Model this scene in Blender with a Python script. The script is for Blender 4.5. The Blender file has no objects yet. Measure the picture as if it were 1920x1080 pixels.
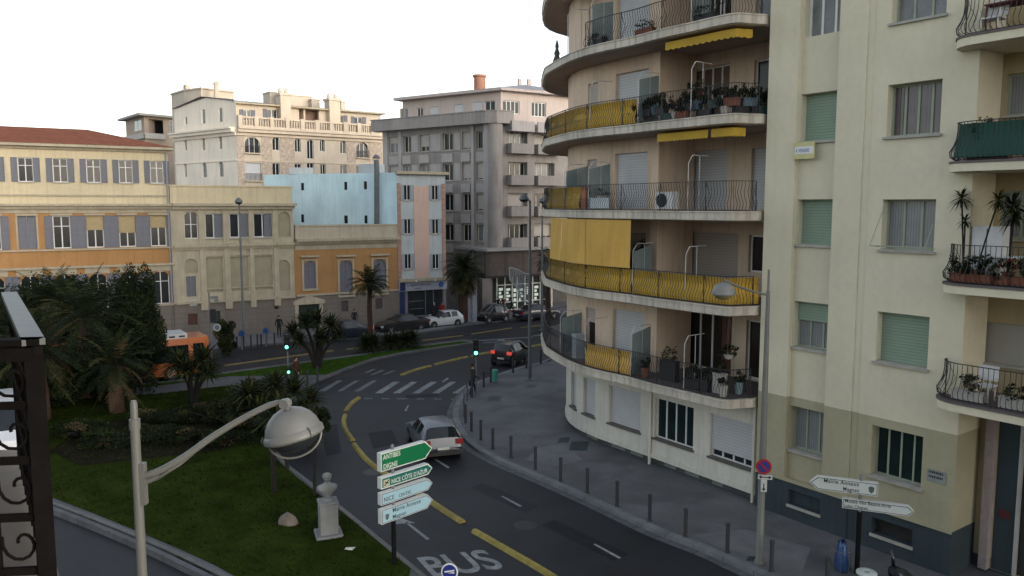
import bpy, bmesh, math, random
from math import sin, cos, pi, radians as R, atan2, sqrt, hypot
from mathutils import Vector, Matrix
random.seed(7)
S = bpy.context.scene
COL = S.collection
# ---------------------------------------------------------------- camera
CAMZ = 10.5
FPX = 1500.0
PITCH = math.atan(155/FPX)
cd = bpy.data.cameras.new('camera'); cam = bpy.data.objects.new('camera', cd); COL.objects.link(cam)
cam.location = (0, 0, CAMZ); cam.rotation_euler = (pi/2-PITCH, 0, 0)
cd.sensor_width = 36; cd.lens = 36*FPX/1920; cd.clip_end = 3000; cd.clip_start = .05
S.camera = cam
# ---------------------------------------------------------------- sky, sun, exposure
SUN_EL, SUN_AZ = R(12), R(131)          # low evening sun, left of and beyond the street
w = bpy.data.worlds.new('World'); S.world = w; w.use_nodes = True
nt = w.node_tree; nt.nodes.clear()
sky = nt.nodes.new('ShaderNodeTexSky'); sky.sky_type = 'NISHITA'; sky.sun_disc = False
sky.sun_elevation = SUN_EL; sky.sun_rotation = SUN_AZ; sky.air_density = 1.0; sky.dust_density = 1.0; sky.ozone_density = 1.0
hs = nt.nodes.new('ShaderNodeHueSaturation'); hs.inputs['Saturation'].default_value = .42
bg = nt.nodes.new('ShaderNodeBackground'); bg.inputs[1].default_value = .15
wo = nt.nodes.new('ShaderNodeOutputWorld')
nt.links.new(sky.outputs[0], hs.inputs['Color']); nt.links.new(hs.outputs[0], bg.inputs[0]); nt.links.new(bg.outputs[0], wo.inputs[0])
sl = bpy.data.lights.new('sun', 'SUN'); sun = bpy.data.objects.new('sun', sl); COL.objects.link(sun)
sl.energy = .34; sl.angle = R(20); sl.color = (1, .88, .74)
sd = Vector((sin(SUN_AZ)*cos(SUN_EL), cos(SUN_AZ)*cos(SUN_EL), sin(SUN_EL)))
sun.rotation_euler = sd.to_track_quat('Z', 'Y').to_euler(); sun.location = (0, 0, 60)
S.view_settings.view_transform = 'Standard'; S.view_settings.look = 'None'
S.view_settings.exposure = 1.3; S.view_settings.gamma = 1
# ---------------------------------------------------------------- helpers
CAM = Vector((0, 0, CAMZ))
def ray(u, v):
    fw = Vector((0, cos(PITCH), -sin(PITCH))); up = Vector((0, sin(PITCH), cos(PITCH)))
    return Vector((1, 0, 0))*(u-960) + up*(540-v) + fw*FPX
def G(u, v, z=0.0):
    d = ray(u, v); t = (z-CAMZ)/d.z; return Vector((d.x*t, d.y*t, z))
def GD(u, v, Y):
    d = ray(u, v); t = Y/d.y; return CAM + d*t
def XY(p): return (p[0], p[1])
def smooth_line(pts, n=6):
    pts = [Vector(p) for p in pts]; out = []
    for i in range(len(pts)-1):
        p0 = pts[max(i-1, 0)]; p1 = pts[i]; p2 = pts[i+1]; p3 = pts[min(i+2, len(pts)-1)]
        for k in range(n):
            t = k/n
            out.append(.5*((2*p1)+(p2-p0)*t+(2*p0-5*p1+4*p2-p3)*t*t+(3*p1-p0-3*p2+p3)*t**3))
    out.append(pts[-1]); return out
def tag(o, label=None, cat=None, group=None, kind=None):
    if label: o['label'] = label
    if cat: o['category'] = cat
    if group: o['group'] = group
    if kind: o['kind'] = kind
    return o
WL = {}
def thing(name, label, cat, loc=(0, 0, 0), rz=0, group=None):
    o = bpy.data.objects.new(name, None); COL.objects.link(o); o.empty_display_size = .3
    o.location = loc; o.rotation_euler = (0, 0, rz); WL[o.name] = Vector(loc)
    return tag(o, label, cat, group)
def dup(root, loc, rz=None, label=None, group=None):
    r = root.copy(); COL.objects.link(r); r.location = loc
    if rz is not None: r.rotation_euler = (0, 0, rz)
    if label: r['label'] = label
    if group: r['group'] = group
    for ch in list(root.children):
        c = ch.copy(); COL.objects.link(c); c.parent = r
        for g in list(ch.children):
            d = g.copy(); COL.objects.link(d); d.parent = c
    return r
class MB:
    def __init__(s): s.v = []; s.f = []; s.m = []
    def face(s, pts, mi=0):
        b = len(s.v); s.v += [tuple(p) for p in pts]; s.f.append(tuple(range(b, b+len(pts)))); s.m.append(mi)
    def hexa(s, p, mi=0):       # p: 4 bottom ccw + 4 top
        b = len(s.v); s.v += [tuple(q) for q in p]
        for f in ((3, 2, 1, 0), (4, 5, 6, 7), (0, 1, 5, 4), (1, 2, 6, 5), (2, 3, 7, 6), (3, 0, 4, 7)):
            s.f.append(tuple(b+i for i in f)); s.m.append(mi)
    def box(s, c, d, rz=0, mi=0):
        c = Vector(c); x, y, z = d[0]/2, d[1]/2, d[2]/2; ca, sa = cos(rz), sin(rz); P = []
        for zz in (-z, z):
            for a, b in ((-x, -y), (x, -y), (x, y), (-x, y)):
                P.append((c.x+a*ca-b*sa, c.y+a*sa+b*ca, c.z+zz))
        s.hexa(P, mi)
    def bar(s, a, b, wd, th, upv=(0, 0, 1), mi=0):   # box beam from a to b
        a = Vector(a); b = Vector(b); d = (b-a).normalized(); sx = d.cross(Vector(upv))
        if sx.length < 1e-4: sx = Vector((1, 0, 0))
        sx.normalize(); up = sx.cross(d).normalized(); sx = sx*wd/2; up = up*th/2
        s.hexa([a-sx-up, a+sx-up, b+sx-up, b-sx-up, a-sx+up, a+sx+up, b+sx+up, b-sx+up], mi)
    def prism(s, poly, z0, z1, mi=0, caps=True):
        n = len(poly); b = len(s.v)
        ar = sum(poly[i][0]*poly[(i+1) % n][1]-poly[(i+1) % n][0]*poly[i][1] for i in range(n))
        if ar < 0: poly = poly[::-1]
        s.v += [(p[0], p[1], z0) for p in poly]+[(p[0], p[1], z1) for p in poly]
        for i in range(n):
            j = (i+1) % n; s.f.append((b+i, b+j, b+n+j, b+n+i)); s.m.append(mi)
        if caps:
            s.f.append(tuple(range(b+n, b+2*n))); s.m.append(mi)
            s.f.append(tuple(range(b+n-1, b-1, -1))); s.m.append(mi)
    def tube(s, pts, r, n=8, mi=0, caps=True):
        pts = [Vector(p) for p in pts]; N = len(pts); b = len(s.v)
        rr = r if isinstance(r, (list, tuple)) else [r]*N
        pr = None
        for i, p in enumerate(pts):
            d = (pts[min(i+1, N-1)]-pts[max(i-1, 0)]); d = d.normalized() if d.length > 1e-9 else Vector((0, 0, 1))
            if pr is None:
                a = Vector((1, 0, 0)) if abs(d.x) < .9 else Vector((0, 1, 0)); x = d.cross(a).normalized()
            else:
                x = (pr - d*pr.dot(d)); x = x.normalized() if x.length > 1e-6 else d.orthogonal().normalized()
            pr = x; y = d.cross(x)
            for k in range(n):
                an = 2*pi*k/n; s.v.append(tuple(p+x*cos(an)*rr[i]+y*sin(an)*rr[i]))
        for i in range(N-1):
            for k in range(n):
                k2 = (k+1) % n; s.f.append((b+i*n+k, b+i*n+k2, b+(i+1)*n+k2, b+(i+1)*n+k)); s.m.append(mi)
        if caps:
            s.f.append(tuple(b+k for k in range(n-1, -1, -1))); s.m.append(mi)
            s.f.append(tuple(b+(N-1)*n+k for k in range(n))); s.m.append(mi)
    def lathe(s, prof, c, n=20, mi=0, ax=None, up=None, caps=False):   # prof: (r, z)
        c = Vector(c); b = len(s.v)
        Z = Vector(up).normalized() if up else Vector((0, 0, 1))
        X = Z.orthogonal().normalized() if up else Vector((1, 0, 0)); Y = Z.cross(X)
        for r, z in prof:
            for k in range(n):
                a = 2*pi*k/n; s.v.append(tuple(c+X*cos(a)*r+Y*sin(a)*r+Z*z))
        for i in range(len(prof)-1):
            for k in range(n):
                k2 = (k+1) % n; s.f.append((b+i*n+k, b+i*n+k2, b+(i+1)*n+k2, b+(i+1)*n+k)); s.m.append(mi)
        if caps:
            s.f.append(tuple(b+k for k in range(n-1, -1, -1))); s.m.append(mi)
            s.f.append(tuple(b+(len(prof)-1)*n+k for k in range(n))); s.m.append(mi)
    def build(s, name, mats, parent=None, smooth=False, origin=None, auto=True):
        if not isinstance(mats, (list, tuple)): mats = [mats]
        me = bpy.data.meshes.new(name)
        if origin is None:
            if parent is not None and auto is False: origin = Vector((0, 0, 0))
            else:
                xs = [v[0] for v in s.v]; ys = [v[1] for v in s.v]; zs = [v[2] for v in s.v]
                origin = Vector(((min(xs)+max(xs))/2, (min(ys)+max(ys))/2, min(zs)))
        o3 = tuple(origin)
        me.from_pydata([(v[0]-o3[0], v[1]-o3[1], v[2]-o3[2]) for v in s.v], [], s.f)
        for m in mats: me.materials.append(m)
        me.polygons.foreach_set('material_index', s.m)
        if smooth: me.polygons.foreach_set('use_smooth', [True]*len(s.f))
        me.update()
        o = bpy.data.objects.new(name, me); COL.objects.link(o)
        WL[o.name] = Vector(o3)
        if parent is not None:
            o.parent = parent; o.location = Vector(o3)-WL[parent.name]
        else: o.location = o3
        return o
def weld(o, d=1e-4):
    bm = bmesh.new(); bm.from_mesh(o.data); bmesh.ops.remove_doubles(bm, verts=bm.verts, dist=d)
    bmesh.ops.recalc_face_normals(bm, faces=bm.faces); bm.to_mesh(o.data); bm.free()
def sharp(o, ang=35):
    me = o.data; bm = bmesh.new(); bm.from_mesh(me); bmesh.ops.remove_doubles(bm, verts=bm.verts, dist=1e-4)
    for f in bm.faces: f.smooth = True
    for e in bm.edges:
        if len(e.link_faces) == 2 and e.calc_face_angle(0) > R(ang): e.smooth = False
    bm.to_mesh(me); bm.free()
# ---------------------------------------------------------------- materials
MATS = {}
def mat(name, col, rough=.85, var=.12, scale=3., bump=.0, metal=0., streak=0., bscale=40., emit=None, es=0., coat=0., bands=None, spec=.4, blotch=0., bw=.5, vbands=None, noiseco=None):
    if name in MATS: return MATS[name]
    m = bpy.data.materials.new(name); MATS[name] = m; m.use_nodes = True
    n = m.node_tree.nodes; l = m.node_tree.links; b = n['Principled BSDF']
    b.inputs['Roughness'].default_value = rough; b.inputs['Metallic'].default_value = metal
    b.inputs['Specular IOR Level'].default_value = spec; b.inputs['Coat Weight'].default_value = coat
    tc = n.new('ShaderNodeTexCoord'); co = tc.outputs['Object']
    def noise(sc, det=5, mp=None):
        t = n.new('ShaderNodeTexNoise'); t.inputs['Scale'].default_value = sc; t.inputs['Detail'].default_value = det
        if mp:
            q = n.new('ShaderNodeMapping'); q.inputs['Scale'].default_value = mp; l.new(co, q.inputs[0]); l.new(q.outputs[0], t.inputs[0])
        else: l.new(co, t.inputs[0])
        return t.outputs[0]
    def mixc(f, a, bb, kind='MIX'):
        x = n.new('ShaderNodeMix'); x.data_type = 'RGBA'; x.blend_type = kind
        for sck, val in ((0, f), (6, a), (7, bb)):
            if hasattr(val, 'links'): l.new(val, x.inputs[sck])
            else: x.inputs[sck].default_value = val if sck == 0 else (val[0], val[1], val[2], 1)
        return x.outputs[2]
    def ramp(f, a, bb, lo=0, hi=1):
        x = n.new('ShaderNodeMapRange'); x.inputs[1].default_value = a; x.inputs[2].default_value = bb
        x.inputs[3].default_value = lo; x.inputs[4].default_value = hi; l.new(f, x.inputs[0]); return x.outputs[0]
    c0 = [c*(1-var) for c in col[:3]]; c1 = [min(1, c*(1+var)) for c in col[:3]]
    cc = mixc(ramp(noise(scale), .3, .7), c0, c1)
    if var > 0:
        cc = mixc(ramp(noise(scale*14, 3), .35, .65, 0, var*1.2), cc, [c*.55 for c in col[:3]])
    if streak > 0:
        cc = mixc(ramp(noise(1.0, 6, (5, 5, .35)), .48, .78, 0, streak), cc, [c*.33 for c in col[:3]])
    if blotch > 0:
        cc = mixc(ramp(noise(.55, 4), .5, .62, 0, blotch), cc, [c*.55 for c in col[:3]])
    hgt = None
    for bd, axis in ((bands, 'Z'), (vbands, 'X')):
        if bd:
            sx = n.new('ShaderNodeSeparateXYZ'); l.new(co, sx.inputs[0])
            if axis == 'X':
                ad = n.new('ShaderNodeMath'); ad.operation = 'SUBTRACT'; l.new(sx.outputs[0], ad.inputs[0]); l.new(sx.outputs[1], ad.inputs[1]); src = ad.outputs[0]
            else: src = sx.outputs[2]
            mm = n.new('ShaderNodeMath'); mm.operation = 'MULTIPLY'; mm.inputs[1].default_value = 1/bd; l.new(src, mm.inputs[0])
            fr = n.new('ShaderNodeMath'); fr.operation = 'FRACT'; l.new(mm.outputs[0], fr.inputs[0])
            k = ramp(fr.outputs[0], 0, .3, 0, 1)
            cc = mixc(k, [c*(1-bw) for c in col[:3]], cc); hgt = k
    l.new(cc, b.inputs['Base Color'])
    if bump > 0 or hgt is not None:
        bp = n.new('ShaderNodeBump'); bp.inputs['Strength'].default_value = max(bump, .35 if hgt is not None else 0); bp.inputs['Distance'].default_value = .02
        l.new(hgt if hgt is not None else noise(bscale, 4), bp.inputs['Height']); l.new(bp.outputs[0], b.inputs['Normal'])
    if emit:
        b.inputs['Emission Color'].default_value = (*emit, 1); b.inputs['Emission Strength'].default_value = es
    return m
def glassm(name, col=(.02, .025, .03), rough=.14, var=.3, spec=.22):
    return mat(name, col, rough=rough, var=var, scale=1.5, spec=spec)
M_glass = glassm('window_glass')
M_glass_lt = glassm('curtained_glass', (.20, .21, .22), .12, .25)
M_sill = mat('sill_stone', (.42, .39, .33), .8, .12, 2, streak=.3)
M_white = mat('white_frame', (.68, .68, .66), .5, .06, 4)
M_cream_fr = mat('cream_frame', (.6, .56, .46), .6, .08, 4)
M_black = mat('black_iron', (.008, .008, .009), .8, .2, 8, spec=.1)
M_dark = mat('dark_recess', (.03, .03, .03), .9, .2, 3)
# ---------------------------------------------------------------- facade surfaces
class Surf:
    """vertical surface over a plan polyline, left to right as seen from outside"""
    def __init__(s, pts):
        s.p = [Vector((p[0], p[1])) for p in pts]; s.s = [0]
        for a, b in zip(s.p, s.p[1:]): s.s.append(s.s[-1]+(b-a).length)
        s.L = s.s[-1]; s.n = []
        for a, b in zip(s.p, s.p[1:]):
            d = (b-a).normalized(); s.n.append(Vector((d.y, -d.x)))
        s.vn = [s.n[0]]
        for i in range(1, len(s.n)):
            m = (s.n[i-1]+s.n[i]).normalized(); s.vn.append(m/max(.3, m.dot(s.n[i])))
        s.vn.append(s.n[-1])
    def seg(s, t):
        for i in range(len(s.n)):
            if t <= s.s[i+1]: return i
        return len(s.n)-1
    def P(s, t, z, off=0.):
        i = s.seg(t); L = s.s[i+1]-s.s[i]; k = (t-s.s[i])/L
        q = s.p[i].lerp(s.p[i+1], k)
        if 0 <= k <= 1: nn = s.vn[i].lerp(s.vn[i+1], k)
        else: nn = s.n[i]
        q = q+nn*off; return Vector((q.x, q.y, z))
    def N(s, t): n = s.n[s.seg(t)]; return Vector((n.x, n.y, 0))
    def D(s, t): n = s.n[s.seg(t)]; return Vector((-n.y, n.x, 0))
    def hit(s, u, v, off=0.):
        d = ray(u, v); best = None
        for i in range(len(s.n)):
            a = s.p[i]+s.vn[i]*off; b = s.p[i+1]+s.vn[i+1]*off
            e = b-a; nn = Vector((e.y, -e.x)); den = nn.x*d.x+nn.y*d.y
            if abs(den) < 1e-9: continue
            t = (nn.x*a.x+nn.y*a.y)/den
            if t <= 0: continue
            x = Vector((d.x*t, d.y*t)); k = (x-a).dot(e)/e.length_squared
            lo = -1e-6 if i > 0 else -9; hi = 1+1e-6 if i < len(s.n)-1 else 9
            if lo <= k <= hi and den < 0:
                if best is None or t < best[0]: best = (t, s.s[i]+k*(s.s[i+1]-s.s[i]), CAMZ+d.z*t)
        return (best[1], best[2]) if best else None
    def rect(s, u0, v0, u1, v1, off=0.):
        a = s.hit(u0, v0, off); b = s.hit(u1, v1, off)
        return (min(a[0], b[0]), max(a[0], b[0]), min(a[1], b[1]), max(a[1], b[1]))
    def rect4(s, u0, v0, u1, v1, off=0.):   # left/right x, v0 top and v1 bottom taken at the middle
        um = (u0+u1)/2; vm = (v0+v1)/2
        s0 = s.hit(u0, vm, off)[0]; s1 = s.hit(u1, vm, off)[0]
        z1 = s.hit(um, v0, off)[1]; z0 = s.hit(um, v1, off)[1]
        return (s0, s1, z0, z1)
    def cuts(s, s0, s1): return [s0]+[t for t in s.s[1:-1] if s0+1e-4 < t < s1-1e-4]+[s1]
def sbox(mb, sf, s0, s1, z0, z1, o0, o1, mi=0):
    """solid following the surface, offsets o0 (inner) to o1 (outer)"""
    c = sf.cuts(s0, s1); b = len(mb.v); n = len(c)
    for t in c:
        for z, o in ((z0, o0), (z0, o1), (z1, o1), (z1, o0)): mb.v.append(tuple(sf.P(t, z, o)))
    for i in range(n-1):
        for k in range(4):
            k2 = (k+1) % 4; mb.f.append((b+i*4+k, b+i*4+k2, b+(i+1)*4+k2, b+(i+1)*4+k)[::-1]); mb.m.append(mi)
    mb.f.append((b, b+1, b+2, b+3)); mb.m.append(mi)
    e = b+(n-1)*4; mb.f.append((e+3, e+2, e+1, e)); mb.m.append(mi)
def swall(mb, sf, s0, s1, z0, z1, holes=(), depth=.2, mi=0, off=0., cols=None):
    ss = sorted(set([s0, s1]+[x for h in holes for x in h[:2] if s0 < x < s1]+sf.cuts(s0, s1)))
    zs = sorted(set([z0, z1]+[x for h in holes for x in h[2:4] if z0 < x < z1]+([c for c, _ in cols] if cols else [])))
    ss = [x for i, x in enumerate(ss) if i == 0 or x-ss[i-1] > 1e-4]; zs = [x for i, x in enumerate(zs) if i == 0 or x-zs[i-1] > 1e-4]
    for i in range(len(ss)-1):
        for j in range(len(zs)-1):
            a, b = ss[i], ss[i+1]; c, d = zs[j], zs[j+1]; ms, mz = (a+b)/2, (c+d)/2
            if any(h[0] < ms < h[1] and h[2] < mz < h[3] for h in holes): continue
            m = mi
            if cols:
                for zc, mm in cols:
                    if mz > zc: m = mm
            mb.face([sf.P(a, c, off), sf.P(b, c, off), sf.P(b, d, off), sf.P(a, d, off)], m)
    for h in holes:
        dp = h[4] if len(h) > 4 else depth
        m = mi
        if cols:
            for zc, mm in cols:
                if (h[2]+h[3])/2 > zc: m = mm
        a, b, c, d = h[:4]
        f0 = [sf.P(a, c, off), sf.P(b, c, off), sf.P(b, d, off), sf.P(a, d, off)]
        f1 = [sf.P(a, c, off-dp), sf.P(b, c, off-dp), sf.P(b, d, off-dp), sf.P(a, d, off-dp)]
        for k in range(4):
            k2 = (k+1) % 4; mb.face([f0[k2], f0[k], f1[k], f1[k2]], m)
def archfill(mb, sf, h, depth=.2, mi=0, n=8, rise=None, off=0.):
    a, b, c, d = h[:4]; r = (b-a)/2; ry = rise or r; cx = (a+b)/2; zc = d-ry
    for sg in (-1, 1):
        pts = [(cx+sg*r*cos(pi/2*k/n), zc+ry*sin(pi/2*k/n)) for k in range(n+1)]
        for k in range(n):
            q = [(pts[k][0], pts[k][1]), (pts[k+1][0], pts[k+1][1]), (pts[k+1][0], d), (pts[k][0], d)]
            fr = [sf.P(x, z, off+.003) for x, z in q]; bk = [sf.P(x, z, off-depth+.06) for x, z in q]
            if sg > 0: fr = fr[::-1]; bk = bk[::-1]
            mb.face(fr[::-1], mi)
            mb.face([fr[0], fr[1], bk[1], bk[0]], mi)
def win(sf, h, par, fm, depth=.2, cols=2, rows=1, pane=None, fw=.06, sill=None, roller=None, rfrac=1., shut=None, shw=None, off=0., curtain=None, rowz=None, frd=.05):
    a, b, c, d = h[:4]; bk = off-depth; pane = pane or M_glass
    zt = d
    if roller and rfrac >= .995:
        mb = MB(); sbox(mb, sf, a+.005, b-.005, c, d-.003, bk-.02, bk+.05); w_ = mb.build('roller_shutter', roller, par)
    else:
        mb = MB(); g = frd
        sbox(mb, sf, a, a+fw, c, d, bk, bk+g); sbox(mb, sf, b-fw, b, c, d, bk, bk+g)
        sbox(mb, sf, a+fw, b-fw, c, c+fw, bk, bk+g); sbox(mb, sf, a+fw, b-fw, d-fw, d, bk, bk+g)
        for i in range(1, cols):
            x = a+(b-a)*i/cols; sbox(mb, sf, x-fw*.55, x+fw*.55, c+fw, d-fw, bk, bk+g*.9)
        for z in (rowz if rowz else [c+(d-c)*i/rows for i in range(1, rows)]):
            sbox(mb, sf, a+fw, b-fw, z-fw*.4, z+fw*.4, bk, bk+g*.8)
        w_ = mb.build('window', fm, par)
        mb = MB(); sbox(mb, sf, a+.01, b-.01, c+.01, d-.01, bk-.02, bk+.012)
        mb.build('pane', pane, w_)
        if roller:
            mb = MB(); sbox(mb, sf, a+.005, b-.005, d-(d-c)*rfrac, d-.003, bk+g+.01, bk+g+.05); mb.build('roller_shutter', roller, w_)
    if sill is not None:
        mb = MB(); sbox(mb, sf, a-.06, b+.06, c-.07, c-.002, off-.0, off+.09); sbox(mb, sf, a+.004, b-.004, c-.03, c+.012, bk+frd+.003, off-.002); mb.build('sill', sill if sill != 1 else M_sill, w_)
    if shut:
        wd = shw or (b-a)*.5
        for x0 in ((a-wd, b) if shut != 'closed' else (a, (a+b)/2)):
            x1 = x0+wd if shut != 'closed' else x0+(b-a)/2
            mb = MB(); o0 = off+.02 if shut != 'closed' else bk+.06
            leaf(mb, sf, x0+.01, x1-.01, c, d, o0); mb.build('shutter', M_shut, w_)
    return w_
def leaf(mb, sf, a, b, c, d, o0, slats=None):
    f = min(.05, (b-a)*.16)
    sbox(mb, sf, a, a+f, c, d, o0, o0+.045); sbox(mb, sf, b-f, b, c, d, o0, o0+.045)
    zs = [c, c+(d-c)*.33, c+(d-c)*.66, d-f]
    for z in zs: sbox(mb, sf, a+f, b-f, z, z+f, o0, o0+.042)
    sbox(mb, sf, a+f, b-f, c, d, o0+.01, o0+.022)
M_shut = mat('grey_louvre', (.17, .175, .205), .7, .12, 5, bands=.09, bw=.45)
def text(st, size, pos, rt, upv, m, parent, name='lettering', ext=.002, align='LEFT', sx=1.):
    cu = bpy.data.curves.new(name, 'FONT'); cu.body = st; cu.size = size; cu.extrude = ext; cu.offset = size*(.014 if m.name == 'letter_white' else .004); cu.align_x = align; cu.space_character = 1.05
    o = bpy.data.objects.new('tmp_text', cu); COL.objects.link(o)
    dg = bpy.context.evaluated_depsgraph_get(); me = bpy.data.meshes.new_from_object(o.evaluated_get(dg))
    bpy.data.objects.remove(o)
    rt = Vector(rt).normalized(); upv = Vector(upv).normalized(); nn = rt.cross(upv)
    M = Matrix(((rt.x*sx, upv.x, nn.x), (rt.y*sx, upv.y, nn.y), (rt.z*sx, upv.z, nn.z)))
    me.transform(M.to_4x4()); me.materials.clear(); me.materials.append(m)
    for p in me.polygons: p.material_index = 0
    q = bpy.data.objects.new(name, me); COL.objects.link(q); q.parent = parent
    q.location = Vector(pos)-WL[parent.name]; WL[q.name] = Vector(pos); return q
# ================================================================ GROUND, ROADS, ISLANDS
M_asph = mat('asphalt', (.017, .019, .024), .62, .22, .35, bump=.25, bscale=60, blotch=.55, spec=.3)
M_asph2 = mat('asphalt_old', (.03,.03,.034), .8, .2, .3, bump=.25, bscale=60, blotch=.3)
M_pave = mat('pavement_tar', (.135, .138, .146), .75, .2, .5, bump=.2, bscale=50, blotch=.5, spec=.1)
M_kerb = mat('kerb_stone', (.16, .17, .185), .75, .25, 1.5, bump=.3, blotch=.4)
M_gut = mat('gutter_stone', (.09, .095, .105), .7, .25, 1.5, blotch=.4)
M_paint = mat('road_paint', (.22, .235, .25), .7, .35, 5, blotch=.55)
M_paintw = mat('worn_road_paint', (.13, .137, .15), .75, .35, 6, blotch=.5)
M_yel = mat('yellow_kerb_paint', (.30, .24, .055), .7, .35, 4, blotch=.6, streak=.5)
M_yelw = mat('worn_yellow_paint', (.2, .14, .045), .7, .35, 5, blotch=.4)
M_grass = mat('grass', (.025, .038, .006), .95, spec=.02, var=.35, scale=.8, bump=.9, bscale=30, blotch=.6)
M_grass2 = mat('grass_bright', (.035, .075, .009), .95, spec=.02, var=.3, scale=1.2, bump=.9, bscale=30)
M_soil = mat('planting_soil', (.018, .016, .011), .95, spec=.02, var=.3, scale=1.5, bump=.5)
def sheet(poly, z, name, m, kind='structure', label=None):
    mb = MB(); ar = sum(poly[i][0]*poly[(i+1) % len(poly)][1]-poly[(i+1) % len(poly)][0]*poly[i][1] for i in range(len(poly)))
    if ar < 0: poly = poly[::-1]
    mb.face([(p[0], p[1], z) for p in poly]); o = mb.build(name, m); o['kind'] = kind; return o
mb = MB(); nx = 24
for i in range(-1, 1):
    for j in range(-1, 1):
        mb.face([(i*900, j*900, 0), ((i+1)*900, j*900, 0), ((i+1)*900, (j+1)*900, 0), (i*900, (j+1)*900, 0)])
tag(mb.build('ground', mat('distant_ground', (.07, .07, .07), .9, .2, .05)), kind='structure')
sheet([(-90, 3), (60, 3), (60, 100), (-90, 100)], .004, 'road', M_asph)
# --- near pavement on the right, along the two big blocks
kr = [G(*p) for p in ((1060, 668), (1025, 680), (982, 690), (942, 702), (907, 715), (882, 725), (864, 744), (852, 765), (849, 785), (858, 810), (883, 840), (930, 867), (979, 888), (1067, 926), (1155, 967), (1227, 1001), (1325, 1039), (1400, 1074))]
e = (kr[-1]-kr[-3]).normalized()
kr = [kr[0]+Vector((14, 15.5, 0))]+kr+[kr[-1]+e*5, kr[-1]+e*14]
KR = smooth_line(kr, 5)
def offs(line, d):
    out = []
    for i, p in enumerate(line):
        t = (line[min(i+1, len(line)-1)]-line[max(i-1, 0)]).normalized(); out.append(Vector((p.x+t.y*d, p.y-t.x*d, p.z)))
    return out
def strip(mb, line, d0, d1, z0, z1, mi=0, stone=None, jit=0):
    """solid strip beside a line (offset to the right of travel), optionally cut in stones"""
    A = offs(line, d0); B = offs(line, d1)
    acc = 0
    if stone:
        ln = [0]
        for a, b in zip(line, line[1:]): ln.append(ln[-1]+(b-a).length)
        def at(L, t):
            for i in range(len(ln)-1):
                if t <= ln[i+1]: return L[i].lerp(L[i+1], (t-ln[i])/max(1e-6, ln[i+1]-ln[i]))
            return L[-1]
        t = 0
        while t < ln[-1]-.1:
            t2 = min(t+stone*random.uniform(.85, 1.15), ln[-1]); g = .012; dz = random.uniform(-jit, jit)
            a, b, c, d = at(A, t+g), at(B, t+g), at(B, t2-g), at(A, t2-g)
            mb.hexa([(p.x, p.y, z0) for p in (a, b, c, d)][::-1]+[(p.x, p.y, z1+dz) for p in (a, b, c, d)][::-1], mi); t = t2
    else:
        for i in range(len(line)-1):
            q = [A[i], B[i], B[i+1], A[i+1]]
            mb.hexa([(p.x, p.y, z0) for p in q][::-1]+[(p.x, p.y, z1) for p in q][::-1], mi)
# travelling from far (behind the round block) to near: pavement lies to the left (negative offset)
poly = [(p.x, p.y) for p in offs(KR, -.26)]
far_e = poly[0]
mb = MB(); mb.prism(poly+[(40, poly[-1][1]-4), (60, 20), (50, 72), (far_e[0]+2, far_e[1]+1.5)], .001, .13); tag(mb.build('pavement', M_pave), kind='structure')
mb = MB(); strip(mb, KR, -.29, 0, .002, .142, stone=1.0, jit=.004); tag(mb.build('kerb', M_kerb), kind='structure')
mb = MB(); strip(mb, KR, .004, .3, .002, .012, stone=.5); tag(mb.build('gutter', M_gut), kind='structure')
# --- planted island between the two roads
right_edge = [G(*p) for p in ((886, 643), (882, 647), (820, 655), (760, 665), (700, 677), (640, 699), (612, 710), (585, 722), (560, 738), (540, 762), (524, 800), (518, 835), (532, 868), (573, 902), (660, 972), (790, 1080))]
dr = (right_edge[-1]-right_edge[-3]).normalized()
right_edge.append(right_edge[-1]+dr*3); near_tip = G(760, 1230)
left_edge = [G(*p) for p in ((560, 1165), (400, 1082), (250, 1012), (80, 945), (-60, 897), (-240, 850))]
top_edge = [G(*p) for p in ((-500, 770), (-200, 752), (100, 738), (250, 725), (350, 714), (425, 701), (520, 688), (640, 672), (775, 652), (865, 640), (884, 641))]
ISL = smooth_line(right_edge, 5)+smooth_line([right_edge[-1]+dr*.6, near_tip, left_edge[0]], 4)[1:-1]+smooth_line(left_edge, 4)+smooth_line(top_edge, 4)
mb = MB(); mb.prism([(p.x, p.y) for p in ISL], .001, .12); tag(mb.build('island', mat('footpath_tar', (.09, .092, .1), .8, .2, .6, blotch=.3)), kind='structure')
mb = MB(); strip(mb, ISL+[ISL[0]], 0.0, .16, .002, .14, stone=1.0, jit=.003); tag(mb.build('island_kerb', mat('island_kerb_stone', (.13, .13, .13), .8, .2, 2, blotch=.3)), kind='structure')
LK = smooth_line(left_edge, 4)
mb = MB(); strip(mb, LK, -.35, -.18, .002, .2, stone=1.0); tag(mb.build('stone_edging', M_gut), kind='structure')
def px(*pts): return [G(*p) for p in pts]
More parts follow.
